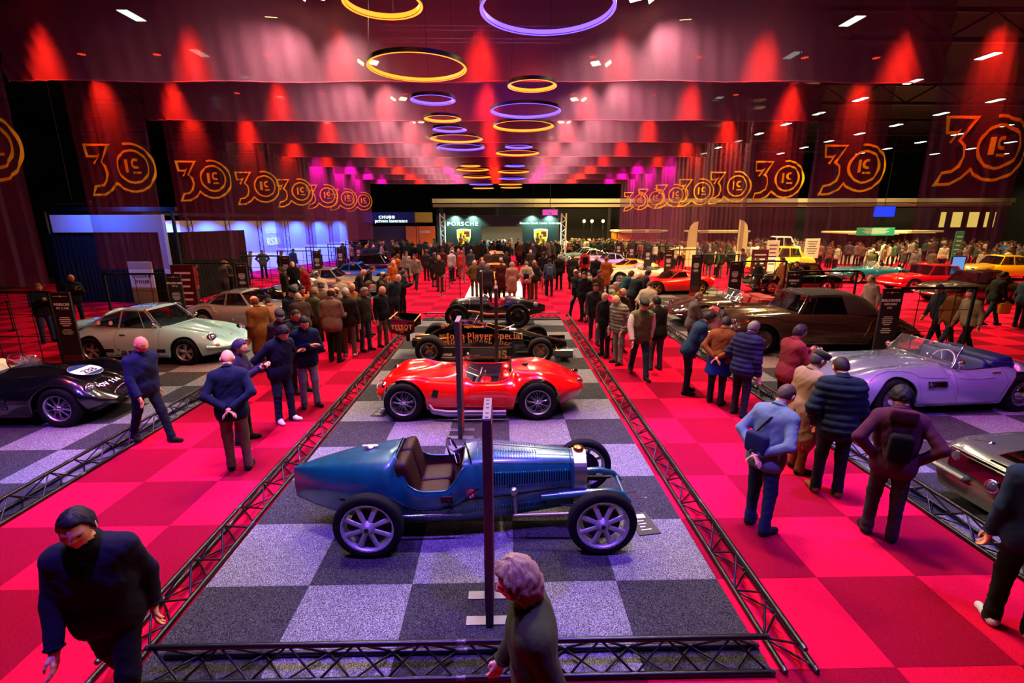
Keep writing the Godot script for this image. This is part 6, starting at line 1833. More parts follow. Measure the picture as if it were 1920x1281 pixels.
var poses := {}
func make_pose(key: String, o := {}) -> void:
	var lean = deg_to_rad(o.get("lean", 4.0))
	var bulk: float = o.get("bulk", 1.0)
	var hip = Vector3(0, 0.93, 0)
	var tilt = Basis(Vector3.RIGHT, lean)
	var up = func(p: Vector3) -> Vector3: return hip + tilt * (p - hip)
	var b = []
	var feet: Array = o.get("feet", [[0.11, 0.03], [-0.11, -0.03]])
	for i in 2:
		var e = 1.0 if i == 0 else -1.0
		var lift: float = feet[i][2] if feet[i].size() > 2 else 0.0
		var h = hip + Vector3(0.088 * e, -0.02, -0.01 - 0.05 * sin(lean))
		var ank = Vector3(feet[i][0], 0.10 + lift, feet[i][1])
		var knee = (h + ank) / 2 + Vector3(0.005 * e, 0.02, 0.025 + lift * 0.5)
		b.append([h, knee, 0.093 * bulk, 0.070, 2, 0.05])
		b.append([knee, ank + Vector3(0, 0.01, 0), 0.068, 0.056, 2, 0.03])
		b.append([ank + Vector3(0, 0.03, 0), ank + Vector3(0, -0.045, 0.0), 0.058, 0.060, 2, 0.02])
		var toe = ank + Vector3(0.035 * e, -0.066 - lift * 0.6, 0.155)
		b.append([ank + Vector3(0, -0.058, -0.035), toe, 0.044, 0.036, 3 + i, 0.02])
		b.append([ank + Vector3(0, -0.03, 0.0), ank + Vector3(0.01 * e, -0.05, 0.07), 0.046, 0.038, 3 + i, 0.02])
	b.append([hip + Vector3(-0.07, -0.02, -0.01), hip + Vector3(0.07, -0.02, -0.01), 0.125 * bulk, 0.125 * bulk, 2, 0.05])
	var j: float = o.get("jacket", 0.012)
	b.append([up.call(Vector3(0, 0.98, 0.005)), up.call(Vector3(0, 1.30, 0.0)), 0.112 * bulk + j, 0.112 * bulk + j, 1, 0.08])
	b.append([up.call(Vector3(0, 1.30, 0.0)), up.call(Vector3(0, 1.43, -0.02)), 0.112 + j, 0.075 + j, 1, 0.08])
	b.append([up.call(Vector3(-0.12, 1.36, -0.025)), up.call(Vector3(0.12, 1.36, -0.025)), 0.082 + j, 0.082 + j, 1, 0.08])
	for e in [1.0, -1.0]:
		b.append([up.call(Vector3(0.072 * e, 0.95, 0.0)), up.call(Vector3(0.088 * e, 1.18, 0.005)), 0.100 * bulk + j, 0.098 * bulk + j, 1, 0.06])
		b.append([up.call(Vector3(0.088 * e, 1.18, 0.005)), up.call(Vector3(0.108 * e, 1.36, -0.01)), 0.098 * bulk + j, 0.088 + j, 1, 0.06])
		b.append([up.call(Vector3(0.03 * e, 1.46, -0.012)), up.call(Vector3(0.165 * e, 1.405, -0.012)), 0.058 + j * 0.6, 0.060 + j, 1, 0.06])
	if bulk > 1.05: b.append([up.call(Vector3(0, 1.06, 0.07)), up.call(Vector3(0, 1.16, 0.06)), 0.125, 0.11, 1, 0.06])
	var coat: float = o.get("coat", 0.0)
	if coat > 0:
		for e in [1.0, 0.0, -1.0]: b.append([Vector3(0.06 * e, 0.98, 0.0), Vector3(0.09 * e, 0.95 - coat, -0.01), 0.118 + j, 0.122 + j, 1, 0.10])
	elif o.get("hem", true):
		b.append([up.call(Vector3(0, 1.0, 0.02)), up.call(Vector3(0, 0.89, 0.015)), 0.105 * bulk + j, 0.110 * bulk + j, 1, 0.03])
		b.append([up.call(Vector3(0, 1.0, -0.03)), up.call(Vector3(0, 0.88, -0.035)), 0.105 * bulk + j, 0.112 * bulk + j, 1, 0.03])
		for e in [1.0, -1.0]: b.append([up.call(Vector3(0.075 * e, 0.97, 0.0)), up.call(Vector3(0.078 * e, 0.88, -0.005)), 0.118 * bulk + j, 0.120 * bulk + j, 1, 0.03])
	b.append([up.call(Vector3(0, 1.46, -0.005)), up.call(Vector3(0, 1.58, 0.015)), 0.056, 0.052, 0, 0.03])
	if o.get("collar", true): b.append([up.call(Vector3(0, 1.465, -0.012)), up.call(Vector3(0, 1.495, -0.006)), 0.072 + j * 0.5, 0.066 + j * 0.4, 1, 0.02])
	var arms: Array = o.get("arms", [[0.05, -0.29, -0.02, 0.06, -0.54, 0.06], [0.05, -0.29, -0.02, 0.06, -0.54, 0.06]])
	var wrists = []
	var inner = [PackedVector3Array([up.call(Vector3(0, 1.5, 0)), up.call(Vector3(0, 1.2, 0)), hip])]
	for i in 2:
		var e = 1.0 if i == 0 else -1.0
		var a: Array = arms[i]
		var sh: Vector3 = up.call(Vector3(0.182 * e, 1.395, -0.012))
		var half = Basis(Vector3.RIGHT, lean * o.get("arm_lean", 0.6))
		var el: Vector3 = sh + half * Vector3(a[0] * e, a[1], a[2])
		var wr: Vector3 = sh + half * Vector3(a[3] * e, a[4], a[5])
		b.append([sh, el, 0.056 + j, 0.050 + j, 1, 0.045])
		b.append([el, wr, 0.049 + j, 0.040 + j * 0.8, 1, 0.022])
		wrists.append([wr, (wr - el).normalized(), e])
		inner.append(PackedVector3Array([up.call(Vector3(0, 1.47, 0)), sh, el, wr + (wr - el).normalized() * 0.03]))
	var parts = nets(b, o.get("cell", 0.0135), o.get("puffy", 0.0), o.get("crease", 0.008))
	var body: SurfaceTool = st()
	body.append_from(done(parts[0]), 0, Transform3D.IDENTITY)
	var limbs = st()
	for q in inner: tube(limbs, q, 0.022, 6)
	body.append_from(done(limbs), 0, Transform3D.IDENTITY)
	var grip: String = o.get("hand", "relaxed")
	for w in wrists:
		var dir: Vector3 = w[1]
		var side = Vector3(0, 0, 1) if absf(dir.z) < 0.75 else Vector3(0, 1, 0)
		var x = (side - dir * side.dot(dir)).normalized()
		var hb = Basis(x, -dir, x.cross(-dir))
		body.append_from(hand_mesh[grip + ("_other" if w[2] > 0 else "")], 0, Transform3D(hb, (w[0] as Vector3) + dir * 0.025))
	var trim = st()
	var ring = PackedVector3Array()
	for i in 18: ring.append(up.call(Vector3(sin(TAU * i / 18) * (0.070 + j * 0.5), 1.500 - 0.022 * cos(TAU * i / 18), cos(TAU * i / 18) * (0.068 + j * 0.5) - 0.004)))
	tube(trim, ring, 0.015, 6, true)
	var cuffs = []
	for w in wrists:
		var c2 = st()
		var f2 = frame_of(w[1])
		var r2 = PackedVector3Array()
		for i in 14: r2.append(w[0] + w[1] * 0.012 + (f2.x * cos(TAU * i / 14) + f2.y * sin(TAU * i / 14)) * (0.038 + j * 0.8))
		tube(c2, r2, 0.010, 6, true)
		cuffs.append(done(c2))
	var nod = deg_to_rad(o.get("nod", 14.0)) + lean
	var hp: Vector3 = up.call(Vector3(0, 1.545, 0.0))
	var hx = Transform3D(Basis(Vector3.UP, deg_to_rad(o.get("look", 0.0))) * Basis(Vector3.RIGHT, nod), hp)
	hx = hx * Transform3D(Basis.from_scale(Vector3.ONE * 1.06), Vector3(0, 0.10, 0.025))
	body.append_from(head_mesh.face, 0, hx)
	body.index()
	poses[key] = {"body": body.commit(), "top": done(parts[1]), "legs": done(parts[2]), "shoes": [done(parts[3]), done(parts[4])], "head": hx, "wrists": wrists, "up": Transform3D(tilt, hip - tilt * hip), "coat": coat, "collar": done(trim), "cuffs": cuffs}

func make_poses() -> void:
	make_hands()
	make_heads()
	var back = [0.10, -0.26, -0.11, -0.13, -0.43, -0.17]
	var pocket = [0.11, -0.27, -0.05, 0.03, -0.47, 0.07]
	var hang = [0.05, -0.29, -0.02, 0.06, -0.54, 0.05]
	var hips = [0.17, -0.23, -0.14, 0.0, -0.42, -0.06]
	make_pose("stand", {"nod": 16.0})
	make_pose("pockets", {"arms": [pocket, pocket], "nod": 18.0, "look": 12.0})
	make_pose("back", {"arms": [back, back], "lean": 13.0, "nod": 24.0, "hem": true, "jacket": 0.008, "arm_lean": 1.0})
	make_pose("crossed", {"arms": [[0.07, -0.27, 0.05, -0.20, -0.22, 0.19], [0.07, -0.27, 0.05, -0.20, -0.17, 0.22]], "nod": 26.0, "jacket": 0.014})
	make_pose("phone", {"arms": [[0.05, -0.24, 0.14, -0.10, -0.10, 0.36], [0.05, -0.24, 0.14, -0.10, -0.10, 0.36]], "hand": "gripping", "nod": 12.0, "lean": 7.0, "jacket": 0.016})
	make_pose("walk", {"arms": [[0.05, -0.28, -0.09, 0.05, -0.52, -0.06], [0.05, -0.28, 0.05, 0.04, -0.50, 0.17]], "feet": [[0.09, 0.27], [-0.09, -0.30, 0.05]], "nod": 10.0, "lean": 6.0})
	make_pose("lean", {"arms": [back, pocket], "lean": 32.0, "nod": 18.0})
	make_pose("hips", {"arms": [hips, hips], "lean": 9.0, "nod": 32.0, "jacket": 0.012, "collar": true})
	make_pose("coat", {"arms": [hang, pocket], "coat": 0.42, "nod": 14.0, "jacket": 0.018})
	make_pose("puffer", {"arms": [pocket, hang], "puffy": 0.016, "jacket": 0.030, "nod": 26.0, "lean": 8.0})
	make_pose("stout", {"bulk": 1.17, "arms": [hang, [0.05, -0.27, 0.06, 0.0, -0.30, 0.28]], "nod": 16.0})
	make_pose("bent", {"arms": [[0.06, -0.26, 0.10, -0.06, -0.30, 0.30], [0.06, -0.26, 0.10, -0.06, -0.30, 0.30]], "lean": 24.0, "nod": 12.0})

func cloth(c: Color) -> StandardMaterial3D:
	var key = "cloth " + c.to_html()
	if not M.has(key):
		mat(key, c, 0.85, 0, {"rim_enabled": true, "rim": 0.1, "metallic_specular": 0.25})
	return M[key]

var strands: ImageTexture
func hair_mat(c: Color) -> StandardMaterial3D:
	var key = "hair " + c.to_html()
	if strands == null: strands = cloud_tex(256, 0.12, Color(0.35, 0.35, 0.35), Color(1, 1, 1), 31)
	if not M.has(key): mat(key, c, 0.6, 0, {"albedo_texture": strands, "uv1_triplanar": true, "uv1_scale": Vector3(9, 2.5, 9), "metallic_specular": 0.3})
	return M[key]

var skins := [Color(0.80, 0.55, 0.43), Color(0.72, 0.47, 0.36), Color(0.86, 0.62, 0.50)]
func person(at: Vector3, face: float, pose: String, top: Color, legs: Color, hair: String, hair_color: Color, label: String, group := "", tall := 1.0, shoe := Color(0.06, 0.05, 0.05), near := true) -> Node3D:
	var t = thing("person", label, "person", at, deg_to_rad(face), group)
	t.scale = Vector3.ONE * tall
	var p: Dictionary = poses[pose]
	part(t, "body", p.body, cloth(skins[int(absf(at.x * 7 + at.z * 3)) % 3]))
	part(t, "coat" if p.coat > 0 else "jacket", p.top, cloth(top.darkened(0.28)))
	part(t, "trousers", p.legs, cloth(legs.darkened(0.25)))
	for k in 2: part(t, "shoe", p.shoes[k], cloth(shoe))
	var h: String = hair
	if hair == "flat_cap" or hair == "peaked_cap":
		part(t, "cap", head_mesh[hair], cloth(hair_color.darkened(0.2)), p.head)
		part(t, "hair", head_mesh.cropped, hair_mat(Color(0.35, 0.33, 0.31)), p.head)
	elif hair != "bald": part(t, "hair", head_mesh[h], hair_mat(hair_color), p.head)
	if near and not label.contains("vest"):
		part(t, "collar", p.collar, cloth(top.darkened(0.45)))
		for k in 2: part(t, "cuff", p.cuffs[k], cloth(top.darkened(0.45)))
	if near: part(t, "eyes", head_mesh.eyes, cloth(Color(0.03, 0.025, 0.02)), p.head)
	return t

# ---------------------------------------------------------------- the visitors: x, distance, facing, pose, top, trousers, hair, hair colour, size, label
func make_people() -> void:
	for a in [
		[2.90, 4.83, 118, "back", "7f98aa", "1f2f58", "cropped", "6b5648", 1.00, "man in pale blue-grey sweater and jeans leaning with hands clasped behind his back"],
		[4.14, 6.15, 95, "coat", "b08a62", "8a4a1c", "flat_cap", "4f5330", 1.00, "man in tan overcoat and olive flat cap looking at the silver roadster"],
		[4.17, 5.54, 165, "puffer", "16272b", "15171d", "cropped", "3a2a20", 1.04, "man in dark teal puffer jacket and brown shoes by the silver roadster"],
		[4.19, 4.66, 150, "hips", "5a1f3a", "3a3436", "full", "1d1410", 1.00, "young man in maroon hooded top with small black backpack and hands on hips"],
		[4.36, 3.38, 150, "stand", "23365c", "14140f", "short", "2a2018", 1.02, "person in dark jacket and white-striped trainers beside the pewter muscle car"],
		[4.87, 7.83, 95, "phone", "8a2b26", "22222a", "short", "3a332e", 1.00, "man in red leather jacket holding up a phone before the silver roadster"],
		[4.27, 8.15, 120, "puffer", "26285a", "1c1f30", "short", "a7a2a4", 1.00, "grey-haired man in quilted navy jacket by the brown convertible"],
		[4.09, 8.73, 140, "back", "a85a2c", "22283c", "short", "4a4340", 0.98, "man in rust sweater with a blue jacket tied round his waist"],
		[3.75, 9.34, 80, "bent", "1f3a5c", "191c28", "short", "3a322c", 1.02, "man in dark blue jacket bending towards the brown convertible"],
		[4.84, 12.07, 80, "phone", "6b6560", "2a2a30", "cropped", "9c8a70", 0.97, "fair-haired man in grey patterned jacket photographing the brown convertible"],
		[3.07, 10.44, 0, "walk", "7d8452", "26324a", "flat_cap", "3c4038", 1.03, "man in olive vest over white shirt and flat cap walking up the aisle"],
		[3.60, 10.93, 200, "stout", "191919", "4c5870", "short", "2c2620", 1.00, "man in black jacket behind the one in an olive vest"],
		[2.85, 11.48, -60, "puffer", "9c9a80", "9a9488", "bald", "8a7a70", 1.00, "bald man in pale quilted vest watching the racing cars"],
		[2.65, 12.15, -50, "pockets", "1c1a1c", "2c2a2e", "bald", "7a6a60", 0.97, "bald man in black sweater next to the one in a quilted vest"],
		[2.64, 13.61, -10, "walk", "3a372e", "4a464c", "short", "2e241c", 1.00, "man in olive-brown sweater over a white collar walking along the aisle"],
		[2.87, 16.71, -35, "stand", "1c1c1e", "20242e", "short", "1c1612", 1.00, "man in black coat with orange lining by the end of the truss"],
		[2.71, 17.42, -150, "walk", "20241c", "22304a", "ring", "6a5c50", 1.00, "man in dark green coat walking away near the truss end"],
		[3.35, 13.77, -80, "stand", "b08a20", "2a2a2e", "cropped", "b8b0a4", 1.00, "person with yellow scarf among the crowd in the aisle"],
		[3.10, 12.56, 20, "stout", "4a342a", "2c2620", "ring", "5c4a40", 1.00, "man in brown jacket behind the one in a quilted vest"],
		[4.25, 14.02, 150, "back", "cdbf9c", "35302c", "cropped", "4a4436", 1.00, "man in cream jacket seen from behind near the red wedge coupe"],
		[4.54, 16.77, 120, "bent", "15201e", "22222a", "bald", "8a7a6a", 1.00, "bald man in black jacket bending towards the red wedge coupe"],
		[5.18, 18.07, 110, "bent", "2c2430", "22222a", "full", "1a1412", 0.98, "dark-haired woman leaning over beside the red wedge coupe"],
		[4.39, 17.63, 100, "bent", "1f4a4c", "22222a", "short", "6a4a34", 1.00, "person in teal jacket near the ivory roadster"],
		[3.42, 17.35, 30, "stand", "6a3a26", "2a2420", "short", "4a3626", 1.00, "man in brown jacket in the aisle by the ivory roadster"],
		[5.01, 23.46, 170, "coat", "b0601c", "2a2420", "full", "9a4a1c", 1.00, "person in long orange coat with fur hood"],
		[4.72, 27.91, 180, "stand", "c81f22", "16161a", "full", "3a2418", 1.05, "person in bright red jacket carrying a black backpack"],
		[4.72, 24.51, 160, "stand", "16181c", "16161a", "bald", "8a5a44", 1.00, "bald man in black jacket next to the red jacket"],
		[3.60, 25.00, 175, "coat", "2a2a22", "5a5248", "short", "8a8680", 1.03, "person in long dark green coat with grey hood in the aisle"],
		[2.91, 24.88, 180, "stand", "101012", "101012", "short", "c0b8b0", 1.02, "man in black suit standing at the aisle edge"],
		[2.20, 22.62, 175, "stand", "3a4a56", "1a2030", "short", "1c1714", 1.00, "person with grey-blue backpack beside the rope posts"],
		[-1.30, 22.53, 175, "hips", "6e5a22", "4a4428", "full", "e0dccf", 0.97, "white-haired woman in mustard jacket at the rope barrier"],
		[-0.87, 21.58, 170, "stout", "35353a", "22222a", "ring", "b89a88", 1.00, "grey-coated man with balding head at the rope barrier"],
		[-0.61, 20.02, 180, "stand", "3a4340", "16181e", "short", "b8b2ac", 1.00, "grey-haired man in checked grey jacket at the rope barrier"],
		[-0.04, 22.12, 180, "coat", "4a1c16", "14141a", "short", "5a4434", 1.00, "person in dark red coat at the rope barrier"],
		[0.42, 21.29, 180, "coat", "c49a78", "b88a68", "full", "d0b090", 0.97, "blonde woman in long beige trench coat at the rope barrier"],
		[1.06, 21.30, 180, "back", "c8b088", "6a3a1c", "short", "8a8078", 1.00, "man in cream sweater with black shoulder bag and brown trousers"],
		[1.42, 21.78, 170, "stand", "241f22", "6a3a20", "ring", "c89a80", 1.00, "man in black jacket and brown trousers beside the cream sweater"],
		[2.24, 27.00, 180, "stand", "1c1c20", "3a3a40", "short", "3a2a20", 1.00, "man in black sweater behind the rope posts"],
		[1.73, 29.90, 180, "stout", "3c3626", "22222a", "bald", "8a6a50", 1.00, "man in olive jacket looking at the cream coupe"],
		[-0.44, 29.48, 180, "stand", "3a2e24", "22222a", "bald", "8a5040", 1.00, "bald man in brown jacket beside the cream coupe"],
		[0.26, 28.74, 180, "stand", "2c2a26", "22222a", "short", "5a4a40", 0.97, "man in dark brown sweater beside the cream coupe"],
		[-0.91, 30.30, 170, "stand", "4a4436", "22222a", "short", "4a2a1c", 0.97, "person in camouflage-brown jacket beside the cream coupe"],
		[-1.94, 30.10, 160, "stand", "3a4844", "22222a", "ring", "7a6048", 1.00, "man in grey-green jacket by the grey sign totem"],
		[-5.62, 7.30, 70, "walk", "161c50", "10122a", "bald", "8a7a80", 1.00, "man in blue anorak walking past the dark green sports racer"],
		[-3.76, 6.36, 200, "back", "141a3c", "7a5a40", "bald", "8a7a70", 1.00, "balding man in dark blue jacket and tan trousers with hands behind his back"],
		[-4.16, 7.26, 95, "phone", "33204a", "20243a", "short", "4a2f5a", 0.97, "person with glasses holding up a phone by the pale blue coupe"],
		[-3.84, 8.06, 60, "hips", "14123c", "1a2344", "full", "2a1836", 1.02, "young man in dark violet sweater, jeans and white trainers"],
		[-3.68, 8.79, 35, "crossed", "141a48", "8a86a4", "short", "3a3040", 1.02, "man in navy hooded jacket and pale grey trousers with crossed arms"],
		[-4.20, 9.59, 60, "stand", "2a2230", "1a1a20", "cropped", "3a3036", 1.00, "man with shaved head behind the navy hooded jacket"],
		[-5.62, 11.09, -120, "coat", "7a4a16", "3a2412", "ring", "8a4a20", 1.02, "balding man in long rust-brown coat by the nose of the pale blue coupe"],
		[-5.62, 11.69, -110, "stout", "b07a62", "3a2a2a", "peaked_cap", "241c1c", 0.97, "person in pink-beige jacket and dark cap near the silver coupe"],
		[-4.66, 9.98, 40, "stand", "4a3a50", "22202a", "peaked_cap", "4a3a56", 0.95, "person in violet-grey knitted hat in the left crowd"],
		[-5.04, 12.06, -150, "bent", "4a3426", "22202a", "cropped", "d8b8a4", 1.00, "white-haired man in brown jacket leaning towards the silver coupe"],
		[-5.63, 12.82, 70, "stand", "1c2a34", "22202a", "peaked_cap", "161820", 1.00, "man in dark teal jacket with orange lining and black cap"],
		[-5.62, 13.52, 50, "stand", "c8601c", "22202a", "short", "4a2a1a", 0.98, "man with glasses and orange collar in the crowd"],
		[-4.21, 11.81, 175, "stout", "8a6658", "141214", "ring", "5a3a2c", 1.06, "man in dusty rose sweater and black trousers walking away in the crowd"],
		[-4.01, 12.37, -165, "stand", "2a1c16", "6a5a4c", "short", "e0c8c0", 1.02, "white-haired man in dark leather jacket, tan trousers and white shoes"],
		[-3.74, 12.90, 60, "stand", "3a3a26", "3a4450", "short", "a8988c", 1.00, "grey-haired man in olive jacket and jeans at the truss"],
		[-3.39, 13.38, 60, "stand", "16161a", "7a5a48", "bald", "a87a60", 0.98, "balding man in black jacket with a walking stick at the truss"],
		[-3.54, 15.72, 60, "back", "2a3a42", "1a1a1e", "bald", "c08a70", 1.05, "bald man in slate blue jacket looking at the black formula car"],
		[-4.00, 16.39, 70, "stand", "5a4a30", "20241e", "short", "3a3028", 1.00, "man in brown jacket behind the slate blue jacket"],
		[-3.65, 17.54, 80, "phone", "16161a", "16161a", "short", "3a3a40", 1.00, "man in black holding a camera near the truss"],
		[-4.24, 16.94, 80, "stand", "1c2e28", "1a1a1e", "ring", "8a7464", 1.00, "man in dark green jacket by the dark green low racer"],
		[-4.13, 19.53, 100, "stand", "4a3a34", "22222a", "short", "2a1a12", 0.97, "person with brown hair in the crowd by the long-bonnet coupe"],
		[-4.12, 14.57, 100, "stand", "4a2a44", "22222a", "full", "5a3a28", 0.97, "woman in plum jacket in the dense crowd"],
		[-4.36, 13.84, 60, "stout", "b0681c", "3a2a22", "bald", "a86a58", 1.00, "person in mustard jacket in the dense crowd"],
		[-5.22, 15.75, -150, "bent", "b8a488", "3a2a22", "cropped", "b08070", 1.00, "man in cream patterned jacket in the dense crowd"],
		[-6.34, 17.31, -120, "bent", "c0b0a0", "3a2a22", "peaked_cap", "d8c8bc", 1.00, "person in white cap leaning over the low racer"],
		[-4.44, 12.79, 170, "stand", "5a3a26", "2a2018", "ring", "6a4030", 1.00, "brown-haired man behind the rose sweater"],
		[-5.18, 13.92, -160, "stand", "7a5a40", "2a2018", "peaked_cap", "c08a5a", 1.00, "person in tan cap and brown jacket in the dense crowd"],
		[-5.04, 12.80, 150, "stand", "5a5a34", "2a2018", "short", "a88a5c", 1.00, "person in khaki jacket in the dense crowd"],
		[-7.56, 18.79, -40, "stand", "b01c20", "3a3036", "short", "8a6a5a", 1.03, "man in red jacket over a striped sweater"],
		[-8.94, 21.01, 20, "stout", "17130f", "16121a", "bald", "a87a5c", 1.03, "man in black suit jacket and orange shirt"],
		[-8.36, 18.79, -60, "stand", "181512", "16121a", "full", "2a1c14", 1.00, "dark-haired man in black jacket facing the orange shirt"],
		[-5.59, 19.81, 100, "bent", "1c2018", "22222a", "short", "5a4a2c", 1.00, "man in black jacket leaning over the dark green low racer"],
		[-5.60, 18.55, 110, "bent", "20201c", "22222a", "bald", "b07a60", 1.00, "man in dark jacket bending beside the low racer"],
		[-5.0, 22.2, 60, "stand", "c8641c", "6a3a1c", "bald", "b05a30", 1.00, "bald man in orange sweater in the crowd"],
		[-5.24, 23.25, 150, "stand", "9aa0a8", "22222a", "short", "a0605a", 1.00, "person in pale grey shirt by the blue fastback"],
		[-5.51, 25.63, 150, "stand", "b8641c", "16161a", "short", "6a3a24", 1.02, "man with orange shoulders and dark jacket in the crowd"],
		[-5.55, 28.46, 20, "stand", "b8a898", "3a3030", "short", "5a2a24", 1.00, "man in pale shirt in the crowd before the booth"],
		[-4.46, 25.13, -5, "walk", "a89a80", "35302a", "short", "7a3a2c", 1.03, "man in beige sweater walking down the aisle towards the truss"],
		[-3.14, 24.50, -5, "stand", "3a3630", "4a443c", "cropped", "d0a890", 1.03, "man in grey open jacket with a hand at his face"],
		[-4.48, 28.85, 170, "stand", "3a2a2e", "3a2a2e", "short", "5a3a40", 1.05, "person in dark maroon coat in the aisle crowd"],
		[-3.63, 26.05, 160, "coat", "22181c", "8a5a7a", "short", "6a5a60", 1.05, "person in black coat in the aisle crowd"],
		[-3.81, 31.27, 180, "stand", "6a2a2c", "22222a", "short", "3a2024", 1.00, "person in dark red sweater near the black suit"],
		[-2.98, 28.81, 150, "stand", "e0d8cc", "1a1a20", "ring", "a88070", 1.03, "man in open black jacket and white shirt by the totem"],
		[-2.78, 30.66, 150, "stand", "5a5a36", "22222a", "bald", "b8805c", 1.02, "man in olive jacket by the grey totem"],
		[-2.48, 29.84, 170, "stand", "c83a2a", "b08a70", "full", "c8602a", 0.97, "woman in red top beside the grey totem"],
		[-14.41, 16.44, 60, "phone", "181212", "1a2030", "bald", "a86a4c", 1.00, "photographer in black raising a camera behind the grid frame"],
		[-13.38, 14.14, 60, "phone", "17161c", "2a4060", "ring", "8a5a44", 1.00, "man looking at a phone behind the grid frame and its sign"],
		[-15.56, 30.30, 80, "back", "a8b0bc", "3a3040", "cropped", "b0a8a8", 1.00, "man in pale shirt standing by the blue-lit wall"],
		[-14.80, 30.56, 30, "hips", "5a7a80", "14141a", "cropped", "a8a098", 1.02, "man in teal shirt with hands on hips by the blue-lit wall"],
		[-13.1, 20.9, 120, "stand", "b8241c", "5a6a70", "short", "4a3a30", 1.00, "person in red jacket behind the grid frame of the silver coupe"],
		[-12.2, 21.5, 150, "stout", "5a5044", "3a3a30", "short", "a86a40", 1.02, "person in grey-brown coat behind the grid frame"],
		[-12.06, 21.85, -60, "crossed", "2a2a22", "201a20", "ring", "b86a44", 1.00, "man in dark green jacket behind the grid frame"],
		[-13.43, 31.74, 170, "stand", "2a4a7a", "2a4a7a", "short", "3a3a44", 1.00, "person in denim jacket near the blue-lit wall"],
		[-11.33, 30.53, 150, "stand", "16244a", "1a1a20", "short", "3a2c24", 1.00, "man in blue jacket before the blue-lit wall"],
		[-13.03, 29.08, 160, "stand", "4a4236", "22222a", "short", "6a6460", 1.00, "person in brown jacket before the blue-lit wall"],
		[-9.76, 35.21, 150, "stand", "1c2a44", "22222a", "ring", "a8705c", 1.03, "man in dark blue jacket beside the far totem"],
		[-9.38, 35.93, 170, "stand", "1a3a4a", "22222a", "bald", "a8705c", 1.03, "man in teal jacket beside the far totem"],
		[16.34, 15.63, 80, "walk", "141714", "1c3a4c", "short", "2a201a", 1.03, "man in black jacket carrying a yellow bag across the orange carpet"],
		[16.96, 15.27, 100, "stand", "2a4a60", "16161a", "short", "2a201a", 1.00, "person in jeans beside the man with the yellow bag"],
		[11.6, 14.9, -90, "walk", "c09a8c", "3a3030", "ring", "4a4a3a", 1.02, "person in pale pink jacket passing behind the brown convertible"],
		[11.95, 12.45, 90, "walk", "8a4a1c", "3a3a40", "short", "3a2a20", 1.00, "person in rust jacket walking behind the grid frame of the convertible"],
		[12.03, 12.92, -90, "walk", "2a3036", "1c1c22", "short", "2a2420", 1.00, "person in dark jacket stooping behind the grid frame"],
		[12.03, 12.01, -90, "walk", "b09a6c", "16161a", "short", "2a2420", 1.00, "person in straw-coloured top behind the grid frame"],
		[13.07, 22.39, -90, "walk", "b0743c", "8a5a30", "full", "3a2a20", 1.03, "person in long amber coat walking behind the grid frames"],
		[11.83, 22.23, -90, "walk", "1f2a24", "22222a", "short", "2a2420", 1.00, "person in dark green coat walking behind the grid frames"],
		[12.73, 20.77, -60, "stand", "1c1c20", "22222a", "short", "2a1c14", 1.00, "man in black jacket and white shirt behind the totem"],
		[22.60, 29.42, 180, "stand", "1a2430", "22222a", "cropped", "d8d0c0", 1.02, "grey-haired man with dark backpack by the dark saloon"],
		[21.86, 28.61, 170, "stand", "6a6a50", "22304a", "cropped", "d0c0a0", 1.00, "person in khaki jacket by the dark saloon"],
		[38.51, 36.89, -90, "stand", "2a6ab0", "2a4a7a", "short", "b08a70", 1.02, "man in bright blue sweater in the far hall"],
		[12.76, 29.90, 180, "stand", "2a2420", "5a6a6c", "bald", "a87a68", 1.02, "man in dark jacket behind the far grid frames"],
		[13.40, 29.87, 170, "stand", "2a2a1c", "6a5a3a", "short", "a8806c", 1.02, "man in camouflage trousers behind the far grid frames"],
		[14.83, 31.52, 170, "stand", "22302c", "2a3a5a", "short", "6a5a4a", 1.00, "man in dark green jacket behind the far grid frames"],
		[12.29, 34.99, 180, "stand", "c8bca0", "2a3a34", "cropped", "b8a890", 1.00, "person in cream coat behind the far grid frames"],
		[13.34, 35.53, 180, "back", "c09a5c", "2a2420", "short", "3a3430", 1.00, "person in sand jacket behind the far grid frames"],
		[12.18, 39.12, 180, "stand", "d8d4cc", "2a2a34", "short", "8a8078", 1.00, "person in white top behind the far grid frames"],
		[11.57, 41.08, 180, "stand", "b06a6a", "4a6a9a", "short", "9a8a7a", 1.00, "person with pink backpack behind the far grid frames"],
		[10.60, 45.61, 180, "stand", "8a9a70", "3a4a4a", "short", "5a4a3a", 1.00, "person in pale green jacket by the furthest frame"],
		[6.68, 42.51, -90, "stand", "1c3460", "22304a", "short", "6a4a3a", 1.00, "man in blue jacket by the silver-green coupe"],
		[-0.79, 44.25, -150, "stand", "16304a", "16304a", "bald", "b88a6a", 1.05, "man in blue suit before the dark green booth wall"],
		[-0.16, 41.77, 150, "stand", "3a3a36", "22222a", "short", "8a7a60", 1.00, "person in grey coat next to the blue suit"],
		[-2.65, 2.76, 20, "walk", "1c1830", "0c0c10", "short", "2a2028", 1.00, "person in violet-dark jacket striding along the aisle by the truss corner"],
		[0.18, 2.19, -85, "walk", "4e5a2a", "3a3a30", "bob", "d0b078", 0.98, "blonde person in olive green jacket in front of the truss"],
	]:
		var t = person(V(a[0], a[1]), a[2], a[3], Color(a[4]), Color(a[5]), a[6], Color(a[7]), a[9], "", a[8], Color(0.09, 0.075, 0.07), a[1] < 14.0)
		dress(t, a[9], poses[a[3]])

